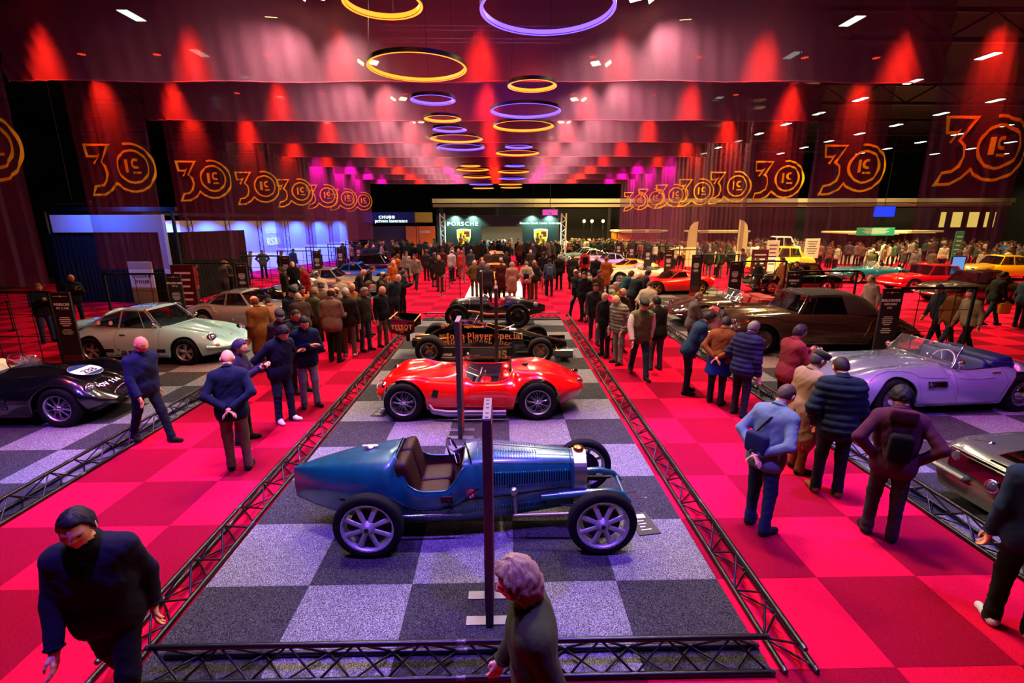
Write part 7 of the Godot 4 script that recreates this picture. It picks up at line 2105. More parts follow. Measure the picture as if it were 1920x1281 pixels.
# ---------------------------------------------------------------- things worn and carried
func dress(t: Node3D, label: String, p: Dictionary) -> void:
	var s = st()
	var hands: Vector3 = (p.wrists[0][0] + p.wrists[1][0]) / 2
	var up: Transform3D = p.up
	if label.contains("phone") and p.wrists[0][0].z > 0.2:
		s = st(); box(s, hands + Vector3(0, 0.06, 0.09), Vector3(0.16, 0.085, 0.012), 0.005, Basis(Vector3.RIGHT, -0.3)); held(t, "smartphone", s, "black_paint", "black smartphone held by the " + label.get_slice(" holding", 0).get_slice(" photo", 0).get_slice(" looking", 0), "phone")
	if label.contains("camera ") or label.contains("a camera"):
		s = st(); box(s, hands + Vector3(0, 0.07, 0.08), Vector3(0.14, 0.1, 0.07), 0.012); cyl(s, hands + Vector3(0, 0.07, 0.1), hands + Vector3(0, 0.07, 0.22), 0.04, 0.045, 14); held(t, "camera_body", s, "black_paint", "black camera with long lens raised by the " + label.get_slice(" raising", 0).get_slice(" holding", 0), "camera")
	if label.contains("backpack"):
		var small: bool = label.contains("small")
		s = st(); pad(s, up * Vector3(0, 1.12 if small else 1.18, -0.19 if small else -0.20), Vector3(0.21, 0.30, 0.12) if small else Vector3(0.30, 0.40, 0.15), 0.0); held(t, "backpack", s, cloth(Color(0.02, 0.02, 0.025)) if not label.contains("pink") and not label.contains("grey-blue") else cloth(Color(0.5, 0.25, 0.3) if label.contains("pink") else Color(0.2, 0.32, 0.4)), "backpack worn by the " + label.replace(" with ", " in ").get_slice(" carrying", 0).get_slice(" and hands", 0), "backpack")
		for e in [1.0, -1.0]:
			s = st(); tube(s, PackedVector3Array([up * Vector3(0.10 * e, 1.36, -0.16), up * Vector3(0.12 * e, 1.48, -0.05), up * Vector3(0.12 * e, 1.42, 0.09), up * Vector3(0.15 * e, 1.2, 0.11), up * Vector3(0.15 * e, 1.05, -0.13)]), 0.014, 6); part(t, "strap", s, cloth(Color(0.02, 0.02, 0.025)))
	if label.contains("shoulder bag") or label.contains("pale blue-grey"):
		s = st(); pad(s, up * Vector3(0.02, 1.06, -0.20), Vector3(0.25, 0.24, 0.10), 0.0); held(t, "shoulder_bag", s, cloth(Color(0.10, 0.11, 0.22)), "dark bag on the back of the " + label.get_slice(" with", 0).get_slice(" leaning", 0), "bag")
		s = st(); tube(s, PackedVector3Array([up * Vector3(0.10, 1.12, -0.18), up * Vector3(-0.02, 1.36, -0.145), up * Vector3(-0.10, 1.49, -0.02), up * Vector3(-0.06, 1.36, 0.12)]), 0.011, 6); part(t, "strap", s, cloth(Color(0.06, 0.06, 0.08)))
	if label.contains("hooded"):
		s = st(); pad(s, up * Vector3(0, 1.45, -0.135), Vector3(0.25, 0.14, 0.09), 0.0); part(t, "hood", s, cloth(Color("5a1f3a").darkened(0.3) if label.contains("maroon") else Color("141a48").darkened(0.3)))
	if label.contains("tied round"):
		s = st()
		var rows = []
		for i in 9:
			var v = i / 8.0
			var row = PackedVector3Array()
			for j in 15:
				var a = lerpf(0.5, TAU - 0.5, j / 14.0)
				row.append(Vector3(sin(a) * (0.185 + 0.07 * v), 1.0 - 0.36 * v - 0.02 * sin(a * 5), cos(a) * (0.155 + 0.05 * v) - 0.02 + 0.012 * sin(v * 26)))
			rows.append(row)
		grid(s, rows); part(t, "tied_jacket", s, cloth(Color(0.05, 0.16, 0.5)))
	if label.contains("walking stick"):
		s = st(); cyl(s, Vector3(0.25, 0.0, 0.12), Vector3(0.25, 0.86, 0.1), 0.011); tube(s, PackedVector3Array([Vector3(0.25, 0.86, 0.1), Vector3(0.25, 0.9, 0.13), Vector3(0.25, 0.87, 0.17)]), 0.012, 6); held(t, "walking_stick", s, "leather_brown", "brown walking stick held beside the truss", "stick")
	if label.contains("carrying a yellow bag"):
		s = st(); pad(s, p.wrists[1][0] + Vector3(0, -0.28, 0), Vector3(0.12, 0.36, 0.34), 0.0); held(t, "carrier_bag", s, cloth(Color(0.75, 0.62, 0.05)), "yellow carrier bag hanging from a walker's hand", "bag")
	if label.contains("trainers") or label.contains("white shoes"):
		for o in t.get_children():
			if String(o.name).begins_with("shoe"): o.material_override = cloth(Color(0.8, 0.78, 0.8))
	if label.contains("brown shoes"):
		for o in t.get_children():
			if String(o.name).begins_with("shoe"): o.material_override = cloth(Color(0.42, 0.2, 0.07))
	if label.contains("olive vest") or label.contains("quilted vest"):
		# shirt sleeves seen outside the vest
		for w in p.wrists:
			var e: float = w[2]
			var sh: Vector3 = up * Vector3(0.19 * e, 1.40, -0.012)
			var wr: Vector3 = w[0]
			var el = (sh + wr) / 2 + Vector3(0.045 * e, 0.0, -0.03)
			s = st(); tube(s, PackedVector3Array([sh, sh.lerp(el, 0.5) + Vector3(0.01 * e, 0, 0), el, el.lerp(wr, 0.5), wr]), [0.080, 0.078, 0.070, 0.060, 0.050], 12); part(t, "sleeve", s, cloth(Color(0.82, 0.8, 0.78) if label.contains("olive") else Color(0.32, 0.16, 0.2)))

func held(t: Node3D, called: String, s: SurfaceTool, m, label: String, category: String) -> void:
	# carried things are things of their own, placed where the person carries them
	var words = label.split(" ")
	if words.size() > 15: label = " ".join(words.slice(0, 15))
	var o = part(self, called, s, m, t.transform)
	tag(o, label, category)

# ---------------------------------------------------------------- grid frames, information signs and totems
func bar_box(t: Node, called: String, a: Vector3, b: Vector3, w: float, m) -> MeshInstance3D:
	var s = st()
	box(s, (a + b) / 2, (b - a).abs() + Vector3(w, w, w), w * 0.15)
	return part(t, called, s, m)

func grid_frame(x0: float, x1: float, d: float, label: String) -> void:
	var t = thing("grid_frame", label, "frame", V((x0 + x1) / 2, d), 0, "black grid frames between the cars")
	var w = (x1 - x0) / 2
	var h = 1.97
	for e in [-w, w]: bar_box(t, "post", Vector3(e, 0.03, 0), Vector3(e, h, 0), 0.055, "black_metal")
	bar_box(t, "top_rail", Vector3(-w, h, 0), Vector3(w, h, 0), 0.055, "black_metal")
	bar_box(t, "bottom_rail", Vector3(-w, 0.06, 0), Vector3(w, 0.06, 0), 0.04, "black_metal")
	for i in [1, 2, 3]:
		bar_box(t, "bar", Vector3(lerpf(-w, w, i / 4.0), 0.06, 0), Vector3(lerpf(-w, w, i / 4.0), h, 0), 0.016, "black_metal")
		bar_box(t, "crossbar", Vector3(-w, h * i / 4.0, 0), Vector3(w, h * i / 4.0, 0), 0.016, "black_metal")
	for e in [-w, w]: bar_box(t, "foot", Vector3(e, 0.02, -0.28), Vector3(e, 0.02, 0.28), 0.035, "black_metal")

func info_sign(x: float, d: float, words: Array, label: String) -> void:
	var t = thing("info_sign", label, "sign", V(x, d))
	var s = st()
	box(s, Vector3(0, 1.27, 0), Vector3(0.41, 1.40, 0.05), 0.006); part(t, "board", s, "sign_board")
	s = st(); box(s, Vector3(0, 0.42, 0), Vector3(0.41, 0.30, 0.05), 0.006); part(t, "wine_band", s, "sign_wine")
	s = st(); box(s, Vector3(0, 0.14, 0), Vector3(0.41, 0.27, 0.05), 0.006); part(t, "red_band", s, "sign_red")
	s = st(); box(s, Vector3(0, 1.875, 0.027), Vector3(0.3, 0.005, 0.003)); part(t, "rule_line", s, "white_print")
	s = st(); lathe(s, [[0.022, 0], [0.018, 0.004], [0, 0.004]], Transform3D(Basis(Vector3.RIGHT, PI / 2), Vector3(0, 1.875, 0.026)), 12); part(t, "crest", s, "gold_print")
	var y = 1.70
	for i in words.size():
		lettering(t, "title", words[i], 0.058 if i == 0 else 0.046, Transform3D(Basis.IDENTITY, Vector3(0, y, 0.027)), "white_print", "Droid Sans", i == 0, minf(1.0, 9.5 / maxf(words[i].length(), 1)))
		y -= 0.085
	for i in 8:
		if i == 5: y -= 0.05
		s = st(); box(s, Vector3(0, y - 0.12 - i * 0.045, 0.027), Vector3([0.2, 0.25, 0.22, 0.24, 0.15, 0.18, 0.25, 0.2][i], 0.016, 0.003)); part(t, "text_line", s, "white_print")

func totem(x: float, d: float, label: String, m := "sign_board") -> void:
	var t = thing("totem_sign", label, "sign", V(x, d + 0.23))
	var s = st()
	box(s, Vector3(0, 1.24, 0), Vector3(0.068, 1.42, 0.46), 0.006); part(t, "column", s, m)
	s = st(); box(s, Vector3(0, 0.27, 0), Vector3(0.068, 0.52, 0.46), 0.006); part(t, "column_foot", s, m)
	for e in [-1.0, 1.0]:
		s = st(); box(s, Vector3(0.036 * e, 1.15, 0), Vector3(0.004, 1.5, 0.42)); var f = part(t, "printed_face", s, "sign_wine")
		s = st(); box(s, Vector3(0.037 * e, 0.28, 0), Vector3(0.004, 0.24, 0.42)); part(f, "red_band", s, "sign_red")
	s = st(); box(s, Vector3(0, 1.953, 0), Vector3(0.066, 0.008, 0.455), 0.002); var cap = part(t, "top_plate", s, "dull_alloy")
	for i in 5:
		s = st(); lathe(s, [[0.017, 0.0], [0, 0.0005]], Transform3D(Basis.IDENTITY, Vector3(0, 1.958, -0.17 + i * 0.085 + (0.03 if i > 2 else 0.0))), 12); part(cap, "hole", s, "black_print")  # dark disc on the plate, painting the shade inside an opening
	for e in [-0.15, 0.15]:
		s = st(); box(s, Vector3(0, 0.006, e), Vector3(0.42, 0.01, 0.1), 0.002); part(t, "base_plate", s, "dull_alloy")

func stanchion_row(pts: Array, label: String, group: String) -> void:
	for i in pts.size():
		var t = thing("stanchion", label, "barrier post", V(pts[i][0], pts[i][1]), 0, group)
		var s = st(); lathe(s, [[0, 0.03], [0.06, 0.028], [0.16, 0.015], [0.165, 0]], Transform3D.IDENTITY, 20); part(t, "base", s, "black_metal")
		s = st(); cyl(s, Vector3(0, 0.02, 0), Vector3(0, 0.96, 0), 0.022, -1, 10); part(t, "post", s, "black_metal")
		s = st(); cyl(s, Vector3(0, 0.9, 0), Vector3(0, 1.0, 0), 0.032, -1, 10); part(t, "head", s, "black_paint")
		if i < pts.size() - 1:
			var a = V(0, 0, 0.94)
			var b = V(pts[i + 1][0] - pts[i][0], pts[i + 1][1] - pts[i][1], 0.94)
			s = st()
			var p = PackedVector3Array()
			for k in 9: p.append(a.lerp(b, k / 8.0) - Vector3(0, 0.10 * sin(PI * k / 8.0), 0))
			tube(s, p, 0.016, 5); part(t, "belt", s, "black_metal")

func floor_card(x: float, d: float, turn: float, label: String) -> void:
	var t = thing("floor_card", label, "card", V(x, d), turn)
	var s = st(); box(s, Vector3(0, 0.007, 0), Vector3(0.26, 0.012, 0.42), 0.003); part(t, "plate", s, "sign_board")
	s = st(); box(s, Vector3(0, 0.0145, -0.13), Vector3(0.16, 0.003, 0.07)); part(t, "picture_print", s, "white_print")
	for i in 4:
		s = st(); box(s, Vector3(-0.03 + 0.02 * (i % 2), 0.0145, -0.04 + i * 0.055), Vector3(0.12 - 0.03 * (i % 3), 0.003, 0.010)); part(t, "text_line", s, "white_print")

func make_stands() -> void:
	var left = [["PORSCHE", "911 2.7 RS"], ["MERCEDES-BENZ", "300 SL"], [], [], [], [], [], []]
	var right = [["ROLLS ROYCE", "SILVER CLOUD II", "DHC"], ["FERRARI", "250 GT"], [], [], ["LANCIA"], [], [], []]
	var lname = ["pale blue coupe", "silver coupe with red seats", "dark green low racer", "silver fastback", "blue fastback", "dark green saloon", "far crowd", "last arch"]
	var rname = ["brown convertible", "bronze roadster", "grid frames and the amber coat", "red wedge coupe", "ivory roadster", "yellow sports car", "violet coupe", "silver-green coupe"]
	for k in 8:
		var d = 10.6 + 3.72 * k
		grid_frame(-11.55, -9.82, d, "black steel grid frame next to the sign of the " + lname[k])
		info_sign(-9.56, d, left[k], "tall plum and red information sign by the " + lname[k])
		grid_frame(8.94, 10.6, d, "black steel grid frame next to the sign of the " + rname[k])
		info_sign(8.70, d, right[k], "tall plum and red information sign by the " + rname[k])
	totem(-0.13, 3.49, "tall dark sign column in front of the blue racing car")
	totem(-0.70, 7.25, "tall sign column between the blue and the red racing cars")
	totem(-0.15, 11.0, "tall sign column in front of the black formula car")
	totem(-0.66, 14.75, "tall sign column in front of the dark green vintage racer")
	totem(-2.2, 27.9, "grey and red sign column behind the rope posts", "dull_alloy")
	var g = "black rope posts round the white stand"
	stanchion_row([[-1.93, 22.0], [-2.9, 22.9], [-2.9, 24.6], [-2.87, 26.2], [-2.85, 27.7]], "black belt barrier post on the totem side of the white stand", g)
	stanchion_row([[1.4, 21.9], [2.05, 23.1], [2.03, 24.6], [2.02, 26.2], [0.98, 28.6]], "black belt barrier post on the side of the white stand by the black suits", g)
	stanchion_row([[-16.9, 14.9], [-15.9, 15.7], [-16.1, 16.9]], "black belt barrier post behind the grid frame of the dark sports racer", "rope posts behind the first grid frame")
	var s = st(); box(s, V(-0.35, 25.8, 0.006), Vector3(2.8, 0.012, 7.0), 0.003)
	tag(part(self, "floor_mat", s, "white"), "white floor mat under the roped-off orange car", "mat")
	floor_card(1.62, 4.95, 0.15, "small dark information card on the carpet by the front wheel of the blue car")
	floor_card(-2.25, 8.45, -0.2, "small dark information card on the carpet by the nose of the red racer")
	floor_card(1.75, 12.3, 0.1, "small dark information card on the carpet by the nose of the black formula car")
	floor_card(5.75, 4.35, 0.3, "dark information card on the carpet before the pewter muscle car")

# ---------------------------------------------------------------- booths and the far hall
func wall_box(t: Node, called: String, x0: float, x1: float, d: float, y0: float, y1: float, m, thick := 0.12) -> MeshInstance3D:
	var s = st()
	box(s, V((x0 + x1) / 2, d, (y0 + y1) / 2), Vector3(x1 - x0, y1 - y0, thick), 0.01)
	return part(t, called, s, m)

func shield(parent: Node, c: Vector3, h: float) -> void:
	# an upright crest: pale rim, gold field, red and black bars, small centre shield
	var shape = func(k: float) -> PackedVector2Array:
		return PackedVector2Array([Vector2(-0.42, 0.42) * k, Vector2(-0.2, 0.46) * k, Vector2(0, 0.48) * k, Vector2(0.2, 0.46) * k, Vector2(0.42, 0.42) * k, Vector2(0.41, 0.0) * k, Vector2(0.34, -0.28) * k, Vector2(0.16, -0.46) * k, Vector2(0, -0.5) * k, Vector2(-0.16, -0.46) * k, Vector2(-0.34, -0.28) * k, Vector2(-0.41, 0.0) * k])
	var s := st(); sheet(s, shape.call(h), Transform3D(Basis.IDENTITY, c), 0.05); var o = part(parent, "crest_rim", s, "white")
	s = st(); sheet(s, shape.call(h * 0.92), Transform3D(Basis.IDENTITY, c + Vector3(0, 0, 0.05)), 0.01); part(o, "crest_field", s, "booth_yellow")
	for q in [[0.18, 0.18, 0], [-0.18, -0.2, 0]]:
		for i in 4:
			s = st(); box(s, c + Vector3(q[0] * h, (q[1] + 0.12 - i * 0.08) * h, 0.065), Vector3(0.32 * h * (1.0 if q[1] > 0 else 0.85 - i * 0.1), 0.075 * h, 0.012)); part(o, "crest_bar", s, "sign_red" if i % 2 == 0 else "black_print")
	for q in [[-0.18, 0.18], [0.16, -0.2]]:
		for i in 3:
			s = st(); sheet(s, arc(Vector2(q[0], q[1] + 0.08 - i * 0.09) * h, 0.1 * h, 200, 340, 8), Transform3D(Basis.IDENTITY, c + Vector3(0, 0, 0.06)), 0.012); part(o, "crest_antler", s, "black_print")
	s = st(); sheet(s, shape.call(h * 0.34), Transform3D(Basis.IDENTITY, c + Vector3(0, 0.0, 0.07)), 0.015); var mid = part(o, "centre_shield", s, "gold_print")
	s = st(); sheet(s, PackedVector2Array([Vector2(-0.05, -0.1) * h, Vector2(-0.02, 0.0) * h, Vector2(-0.07, 0.04) * h, Vector2(0.0, 0.11) * h, Vector2(0.05, 0.06) * h, Vector2(0.02, 0.0) * h, Vector2(0.07, -0.06) * h, Vector2(0.01, -0.05) * h]), Transform3D(Basis.IDENTITY, c + Vector3(0, 0, 0.085)), 0.01); part(mid, "horse_mark", s, "black_print")

func white_tower(x: float, d: float, h: float, label: String) -> void:
	var t = thing("truss_tower", label, "truss", V(x, d))
	for c in [Vector2(-0.2, -0.2), Vector2(0.2, -0.2), Vector2(-0.2, 0.2), Vector2(0.2, 0.2)]:
		var s = st(); cyl(s, Vector3(c.x, 0, c.y), Vector3(c.x, h, c.y), 0.045, -1, 8); part(t, "chord", s, "white")
	var s = st()
	var n = int(h / 0.4)
	for i in n:
		var y = i * 0.4
		var f = 1.0 if i % 2 == 0 else -1.0
		for z in [-0.2, 0.2]:
			cyl(s, Vector3(-0.2 * f, y, z), Vector3(0.2 * f, y + 0.4, z), 0.025, -1, 5)
			cyl(s, Vector3(z, y, -0.2 * f), Vector3(z, y + 0.4, 0.2 * f), 0.025, -1, 5)
	part(t, "bracing", s, "white")

func pleated(t: Node, called: String, a: Vector3, b: Vector3, y0: float, y1: float, m, wave := 0.05, step := 0.16) -> void:
	var n = int(a.distance_to(b) / (step / 4))
	var out = (b - a).normalized().cross(Vector3.UP)
	var rows = []
	for v in [0.0, 0.5, 1.0]:
		var row = PackedVector3Array()
		for i in n + 1: row.append(a.lerp(b, i / float(n)) + out * wave * sin(i * PI / 2 * 0.9 + sin(i * 0.13) * 2) + Vector3(0, lerpf(y0, y1, v), 0))
		rows.append(row)
	var s = st(); grid(s, rows); part(t, called, s, m)

func make_booths() -> void:
	var s = st()
	# black draped box with a pale fascia
	var t = thing("draped_booth", "black draped booth with a pale blue-lit fascia behind the photographer", "booth", Vector3.ZERO)
	pleated(t, "drape", V(-19.5, 21.5), V(-13.9, 21.5), 0.0, 3.0, "drape_black")
	pleated(t, "side_drape", V(-13.9, 21.5), V(-13.9, 27.0), 0.0, 3.0, "drape_black")
	wall_box(t, "fascia", -18.9, -14.2, 21.3, 3.0, 3.72, "booth_white", 0.08)
	wall_box(t, "fascia_post", -14.55, -14.2, 21.3, 0.4, 3.0, "booth_white", 0.08)
	for q in [[-19.2, 4.0], [-13.9, 4.0]]:
		s = st(); box(s, V(q[0], 21.4, 2.0), Vector3(0.1, 4.0, 0.1)); part(t, "upright", s, "black_metal")
	s = st(); box(s, V(-16.5, 21.4, 3.95), Vector3(5.6, 0.18, 0.18)); part(t, "top_truss", s, "black_metal")
	# guided tour board
	t = thing("tour_board", "cream and gold upright board reading guided tour", "sign", V(-15.35, 21.0))
	s = st(); box(s, Vector3(0, 1.25, 0), Vector3(1.0, 1.1, 0.06), 0.01); part(t, "upper_panel", s, "cream")
	s = st(); box(s, Vector3(0, 0.36, 0), Vector3(1.0, 0.68, 0.06), 0.01); part(t, "lower_panel", s, "gold_paper")
	lettering(t, "title", "GUIDED", 0.15, Transform3D(Basis.IDENTITY, Vector3(0, 1.2, 0.032)), "black_print", "Droid Sans", true, 1.1)
	lettering(t, "title", "TOUR", 0.15, Transform3D(Basis.IDENTITY, Vector3(0, 0.95, 0.032)), "black_print", "Droid Sans", true, 1.1)
	# long white wall washed in blue
	t = thing("lounge_wall", "long white fabric wall washed with blue light, divided by dark truss posts", "wall panel", Vector3.ZERO)
	var a = V(-19.6, 27.5)
	var b = V(-14.6, 47.0)
	var turn = atan2(-(b - a).z, (b - a).x)
	for i in 7:
		var p = a.lerp(b, (i + 0.5) / 7.0)
		s = st(); box(s, Vector3(p.x, 1.75, p.z), Vector3(3.0, 3.5, 0.1), 0.02, Basis(Vector3.UP, turn)); part(t, "panel", s, "booth_white")
		var q = a.lerp(b, i / 7.0) + Vector3(0.2, 0, 0.1)
		s = st()
		for z in [-0.13, 0.13]:
			cyl(s, q + Vector3(z, 0, 0), q + Vector3(z, 3.8, 0), 0.025, -1, 6)
		for k in 12: cyl(s, q + Vector3(-0.13 if k % 2 == 0 else 0.13, k * 0.31, 0), q + Vector3(0.13 if k % 2 == 0 else -0.13, k * 0.31 + 0.31, 0), 0.014, -1, 5)
		part(t, "truss_post", s, "black_metal")
		var lamp = p + Vector3(1.3, 3.75, 0.5)
		s = st(); box(s, lamp, Vector3(0.25, 0.12, 0.2), 0.02); part(t, "wash_lamp", s, "black_metal")
		spot(lamp + Vector3(0, -0.08, 0), p + Vector3(0, 0.9, 0), Color(0.14, 0.30, 1.0), 120.0, 58.0, 0.15, 0.6)
	s = st(); box(s, (a + b) / 2 + Vector3(0.15, 3.85, 0.1), Vector3(a.distance_to(b), 0.16, 0.16), 0.02, Basis(Vector3.UP, turn)); part(t, "top_rail", s, "black_metal")
	lettering(t, "wall_text", "LOGIS", 0.35, Transform3D(Basis(Vector3.UP, turn), a.lerp(b, 0.5) + Vector3(0.1, 2.75, 0.1)), "sign_glow")
	lettering(t, "wall_text", "RSM", 0.55, Transform3D(Basis(Vector3.UP, turn), a.lerp(b, 0.5) + Vector3(0.1, 2.0, 0.1)), "sign_glow")
	spot(V(-16.4, 19.6, 4.1), V(-16.4, 21.3, 3.1), Color(0.2, 0.4, 1.0), 14.0, 70.0, 0.2, 0.6)
	s = st(); box(s, V(-16.4, 19.55, 4.15), Vector3(1.4, 0.1, 0.12), 0.02)
	cyl(s, V(-16.4, 19.55, 4.2), V(-16.4, 19.55, 13.0), 0.01)
	tag(part(self, "batten_lamp", s, "black_metal"), "black batten lamp hanging before the draped booth", "lamp")
	# blue and yellow hospitality booth at the back
	t = thing("lounge_booth", "hospitality booth with dark blue fascia, yellow end panel and orange wall", "booth", Vector3.ZERO)
	wall_box(t, "fascia", -13.2, -8.35, 48.0, 3.29, 4.28, "booth_blue")
	wall_box(t, "end_panel", -8.35, -6.7, 48.2, 3.33, 4.25, "booth_yellow")
	wall_box(t, "brown_wall", -13.2, -9.6, 50.0, 0.0, 2.95, "booth_brown")
	wall_box(t, "orange_wall", -9.6, -6.7, 49.8, 0.0, 2.95, "booth_orange")
	for x in [-8.3, -8.05]:
		s = st(); cyl(s, V(x, 48.2), V(x, 48.2, 3.3), 0.03); part(t, "post", s, "black_metal")
	lettering(t, "fascia_text", "CHUBB", 0.26, Transform3D(Basis.IDENTITY, V(-11.0, 47.93, 3.82)), "sign_glow", "Droid Sans", true, 1.35)
	lettering(t, "fascia_text", "private insurance", 0.26, Transform3D(Basis.IDENTITY, V(-10.6, 47.93, 3.46)), "sign_glow", "Droid Serif")
	lettering(t, "panel_text", "CHUBB", 0.24, Transform3D(Basis.IDENTITY, V(-7.7, 49.7, 2.4)), "white_print")
	# dark green car-maker's booth
	t = thing("maker_booth", "dark green booth with two large crests and a wide doorway full of people", "booth", Vector3.ZERO)
	wall_box(t, "wall_panel", -5.9, -1.85, 45.0, 0.0, 3.95, "booth_green")
	wall_box(t, "wall_panel", 1.86, 5.13, 45.0, 0.0, 3.95, "booth_green")
	wall_box(t, "header", -1.85, 1.86, 45.0, 2.96, 3.95, "booth_green")
	wall_box(t, "rear_wall", -5.9, 5.13, 51.0, 0.0, 3.95, "booth_brown")
	lettering(t, "maker_name", "PORSCHE", 0.36, Transform3D(Basis.IDENTITY, V(-3.55, 44.9, 3.2)), "sign_glow", "Droid Sans", true, 1.35)
	lettering(t, "dealer_name", "Porsche Classic Center Gelderland", 0.19, Transform3D(Basis.IDENTITY, V(3.5, 44.9, 3.25)), "sign_glow", "Droid Sans", true, 0.92)
	shield(t, V(-3.46, 44.9, 2.05), 1.5)
	shield(t, V(3.5, 44.9, 2.05), 1.5)
	for x in [-4.2, -2.6, 2.7, 4.3]:
		s = st(); cyl(s, V(x, 44.9, 4.05), V(x, 44.35, 4.1), 0.02); box(s, V(x, 44.3, 4.08), Vector3(0.14, 0.1, 0.14), 0.02); part(t, "arm_lamp", s, "black_metal")
		spot(V(x, 44.35, 4.02), V(x, 44.95, 2.6), Color(0.75, 1.0, 0.92), 26.0, 60.0, 0.05, 0.7)
	for q in [[-3.0, 48.0], [0.0, 48.0], [3.0, 48.0]]:  # ceiling panels added to brighten the booth interior behind the doorway
		s = st(); box(s, V(q[0], q[1], 3.9), Vector3(1.6, 0.06, 0.5), 0.01); var panel = part(t, "panel_light", s, "bay_glow")
		s = st(); cyl(s, V(q[0], q[1], 3.92), V(q[0], q[1], 13.0), 0.01); part(panel, "hanger", s, "black_metal")
		spot(V(q[0], q[1], 3.85), V(q[0], q[1]), Color(0.92, 1.0, 0.9), 30.0, 75.0, 0.3, 0.6)
	white_tower(-5.3, 44.4, 4.1, "white truss tower at the yellow end of the dark green booth")
	white_tower(5.5, 44.4, 4.1, "white truss tower beside the flowers and the starry lamps")
	# cream gallery beam right across the hall
	t = thing("gallery_beam", "long cream gallery beam crossing the hall above the booths", "beam", Vector3.ZERO)
	wall_box(t, "beam_face", -7.3, 55.0, 53.0, 5.3, 5.72, "beam_cream", 0.3)
	wall_box(t, "lower_face", -7.3, 55.0, 53.4, 4.88, 5.2, "beam_cream", 0.3)
	for i in 11:
		s = st(); box(s, V(-6.5 + i * 6.0, 53.6, 2.45), Vector3(0.35, 4.9, 0.35), 0.02); part(t, "pillar", s, "steel_dark")
	wall_box(t, "gallery_wall", -7.3, 55.0, 56.0, 0.0, 4.8, "hall_black", 0.2)
	spot(V(10, 48.0, 9.5), V(10, 53.0, 5.2), Color(1.0, 0.95, 0.75), 40.0, 70.0, 0.3, 0.6)
	spot(V(32, 48.0, 9.5), V(32, 53.0, 5.2), Color(1.0, 0.95, 0.75), 40.0, 70.0, 0.3, 0.6)
	# screens, starry lamps, flags, small signs
	for a2 in [[38.7, 50.0, 4.3, 2.2, 1.0, "screen_blue", "blue video screen hanging over the crowd"], [4.8, 50.0, 4.2, 1.5, 0.7, "screen_pink", "pink video screen above the dark green booth"], [23.0, 24.2, 1.25, 0.62, 0.8, "screen_pale", "pale blue touch screen on a stand seen through the purple banner"]]:
		t = thing("video_screen", a2[6], "screen", V(a2[0], a2[1]))
		s = st(); box(s, Vector3(0, a2[2], -0.04), Vector3(a2[3] + 0.1, a2[4] + 0.1, 0.07), 0.01); part(t, "housing", s, "black_metal")
		s = st(); box(s, Vector3(0, a2[2], 0), Vector3(a2[3], a2[4], 0.01)); part(t, "screen", s, a2[5])
		s = st(); cyl(s, Vector3(0, 0 if a2[1] < 30 else a2[2], -0.06), Vector3(0, a2[2] if a2[1] < 30 else 13.0, -0.06), 0.03); part(t, "pole", s, "black_metal")
	for x in [7.75, 8.5, 9.55]:
		t = thing("stand_lamp", "bright round lamp shining on a tall stand among the far crowd", "lamp", V(x, 47.0), 0, "starry stand lamps")
		s = st(); cyl(s, Vector3(0, 0, 0), Vector3(0, 3.3, 0), 0.025); part(t, "pole", s, "black_metal")
		s = st(); lathe(s, [[0, 0.14], [0.1, 0.1], [0.14, 0], [0.1, -0.1], [0, -0.14]], Transform3D(Basis.IDENTITY, Vector3(0, 3.42, 0)), 16); part(t, "bulb", s, "flood_glow")
		omni(V(x, 47.0, 3.42), Color(1.0, 0.85, 0.5), 22.0, 0.13)
	for a3 in [[12.7, 32.0, 3.4, -1.0], [14.4, 30.0, 3.5, 1.0]]:
		t = thing("feather_flag", "cream feather flag " + ("leaning over the far frames" if a3[3] < 0 else "standing behind the red wedge coupe"), "flag", V(a3[0], a3[1]))
		var shape = PackedVector2Array([Vector2(0, 0.5)])
		for i in 9: shape.append(Vector2(0.75 * sin(i * PI / 16.0) * -a3[3], a3[2] - 0.9 * (1 - cos(PI / 2 - i * PI / 16.0)) - 0.0))
		shape.reverse()
		shape = PackedVector2Array([Vector2(0, 0.5), Vector2(0, a3[2]), Vector2(0.28 * a3[3], a3[2] - 0.06), Vector2(0.5 * a3[3], a3[2] - 0.3), Vector2(0.62 * a3[3], a3[2] - 0.75), Vector2(0.66 * a3[3], 0.5)])
		s = st(); sheet(s, shape, Transform3D.IDENTITY, 0.012); part(t, "sail", s, "cream")
		s = st(); cyl(s, Vector3.ZERO, Vector3(0, a3[2], 0), 0.015); part(t, "pole", s, "black_metal")
	for a4 in [[17.5, 31.5, 1.2, 0.8, 2.0, "white", "white roll-up poster near the yellow estate car"], [21.0, 33.0, 1.6, 1.0, 1.3, "white", "white hanging poster above the dark saloon"], [31.5, 33.5, 1.5, 0.6, 2.4, "teal_print", "tall teal and white sign board in the far hall"], [29.0, 38.0, 2.6, 3.0, 0.6, "teal_print", "teal fascia sign over a far stand"], [13.8, 26.0, 1.0, 0.9, 1.9, "sign_wine", "dark red poster board behind the grid frames"], [-11.25, 17.35, 1.0, 0.8, 1.95, "sign_wine", "dark red text board behind the silver coupe"]]:
		t = thing("poster_board", a4[6], "sign", V(a4[0], a4[1]))
		s = st(); box(s, Vector3(0, a4[2], 0), Vector3(a4[3], a4[4], 0.05), 0.01); part(t, "board", s, a4[5])
		s = st(); box(s, Vector3(0, a4[2] / 2, -0.05), Vector3(0.05, a4[2], 0.05)); part(t, "leg", s, "black_metal")
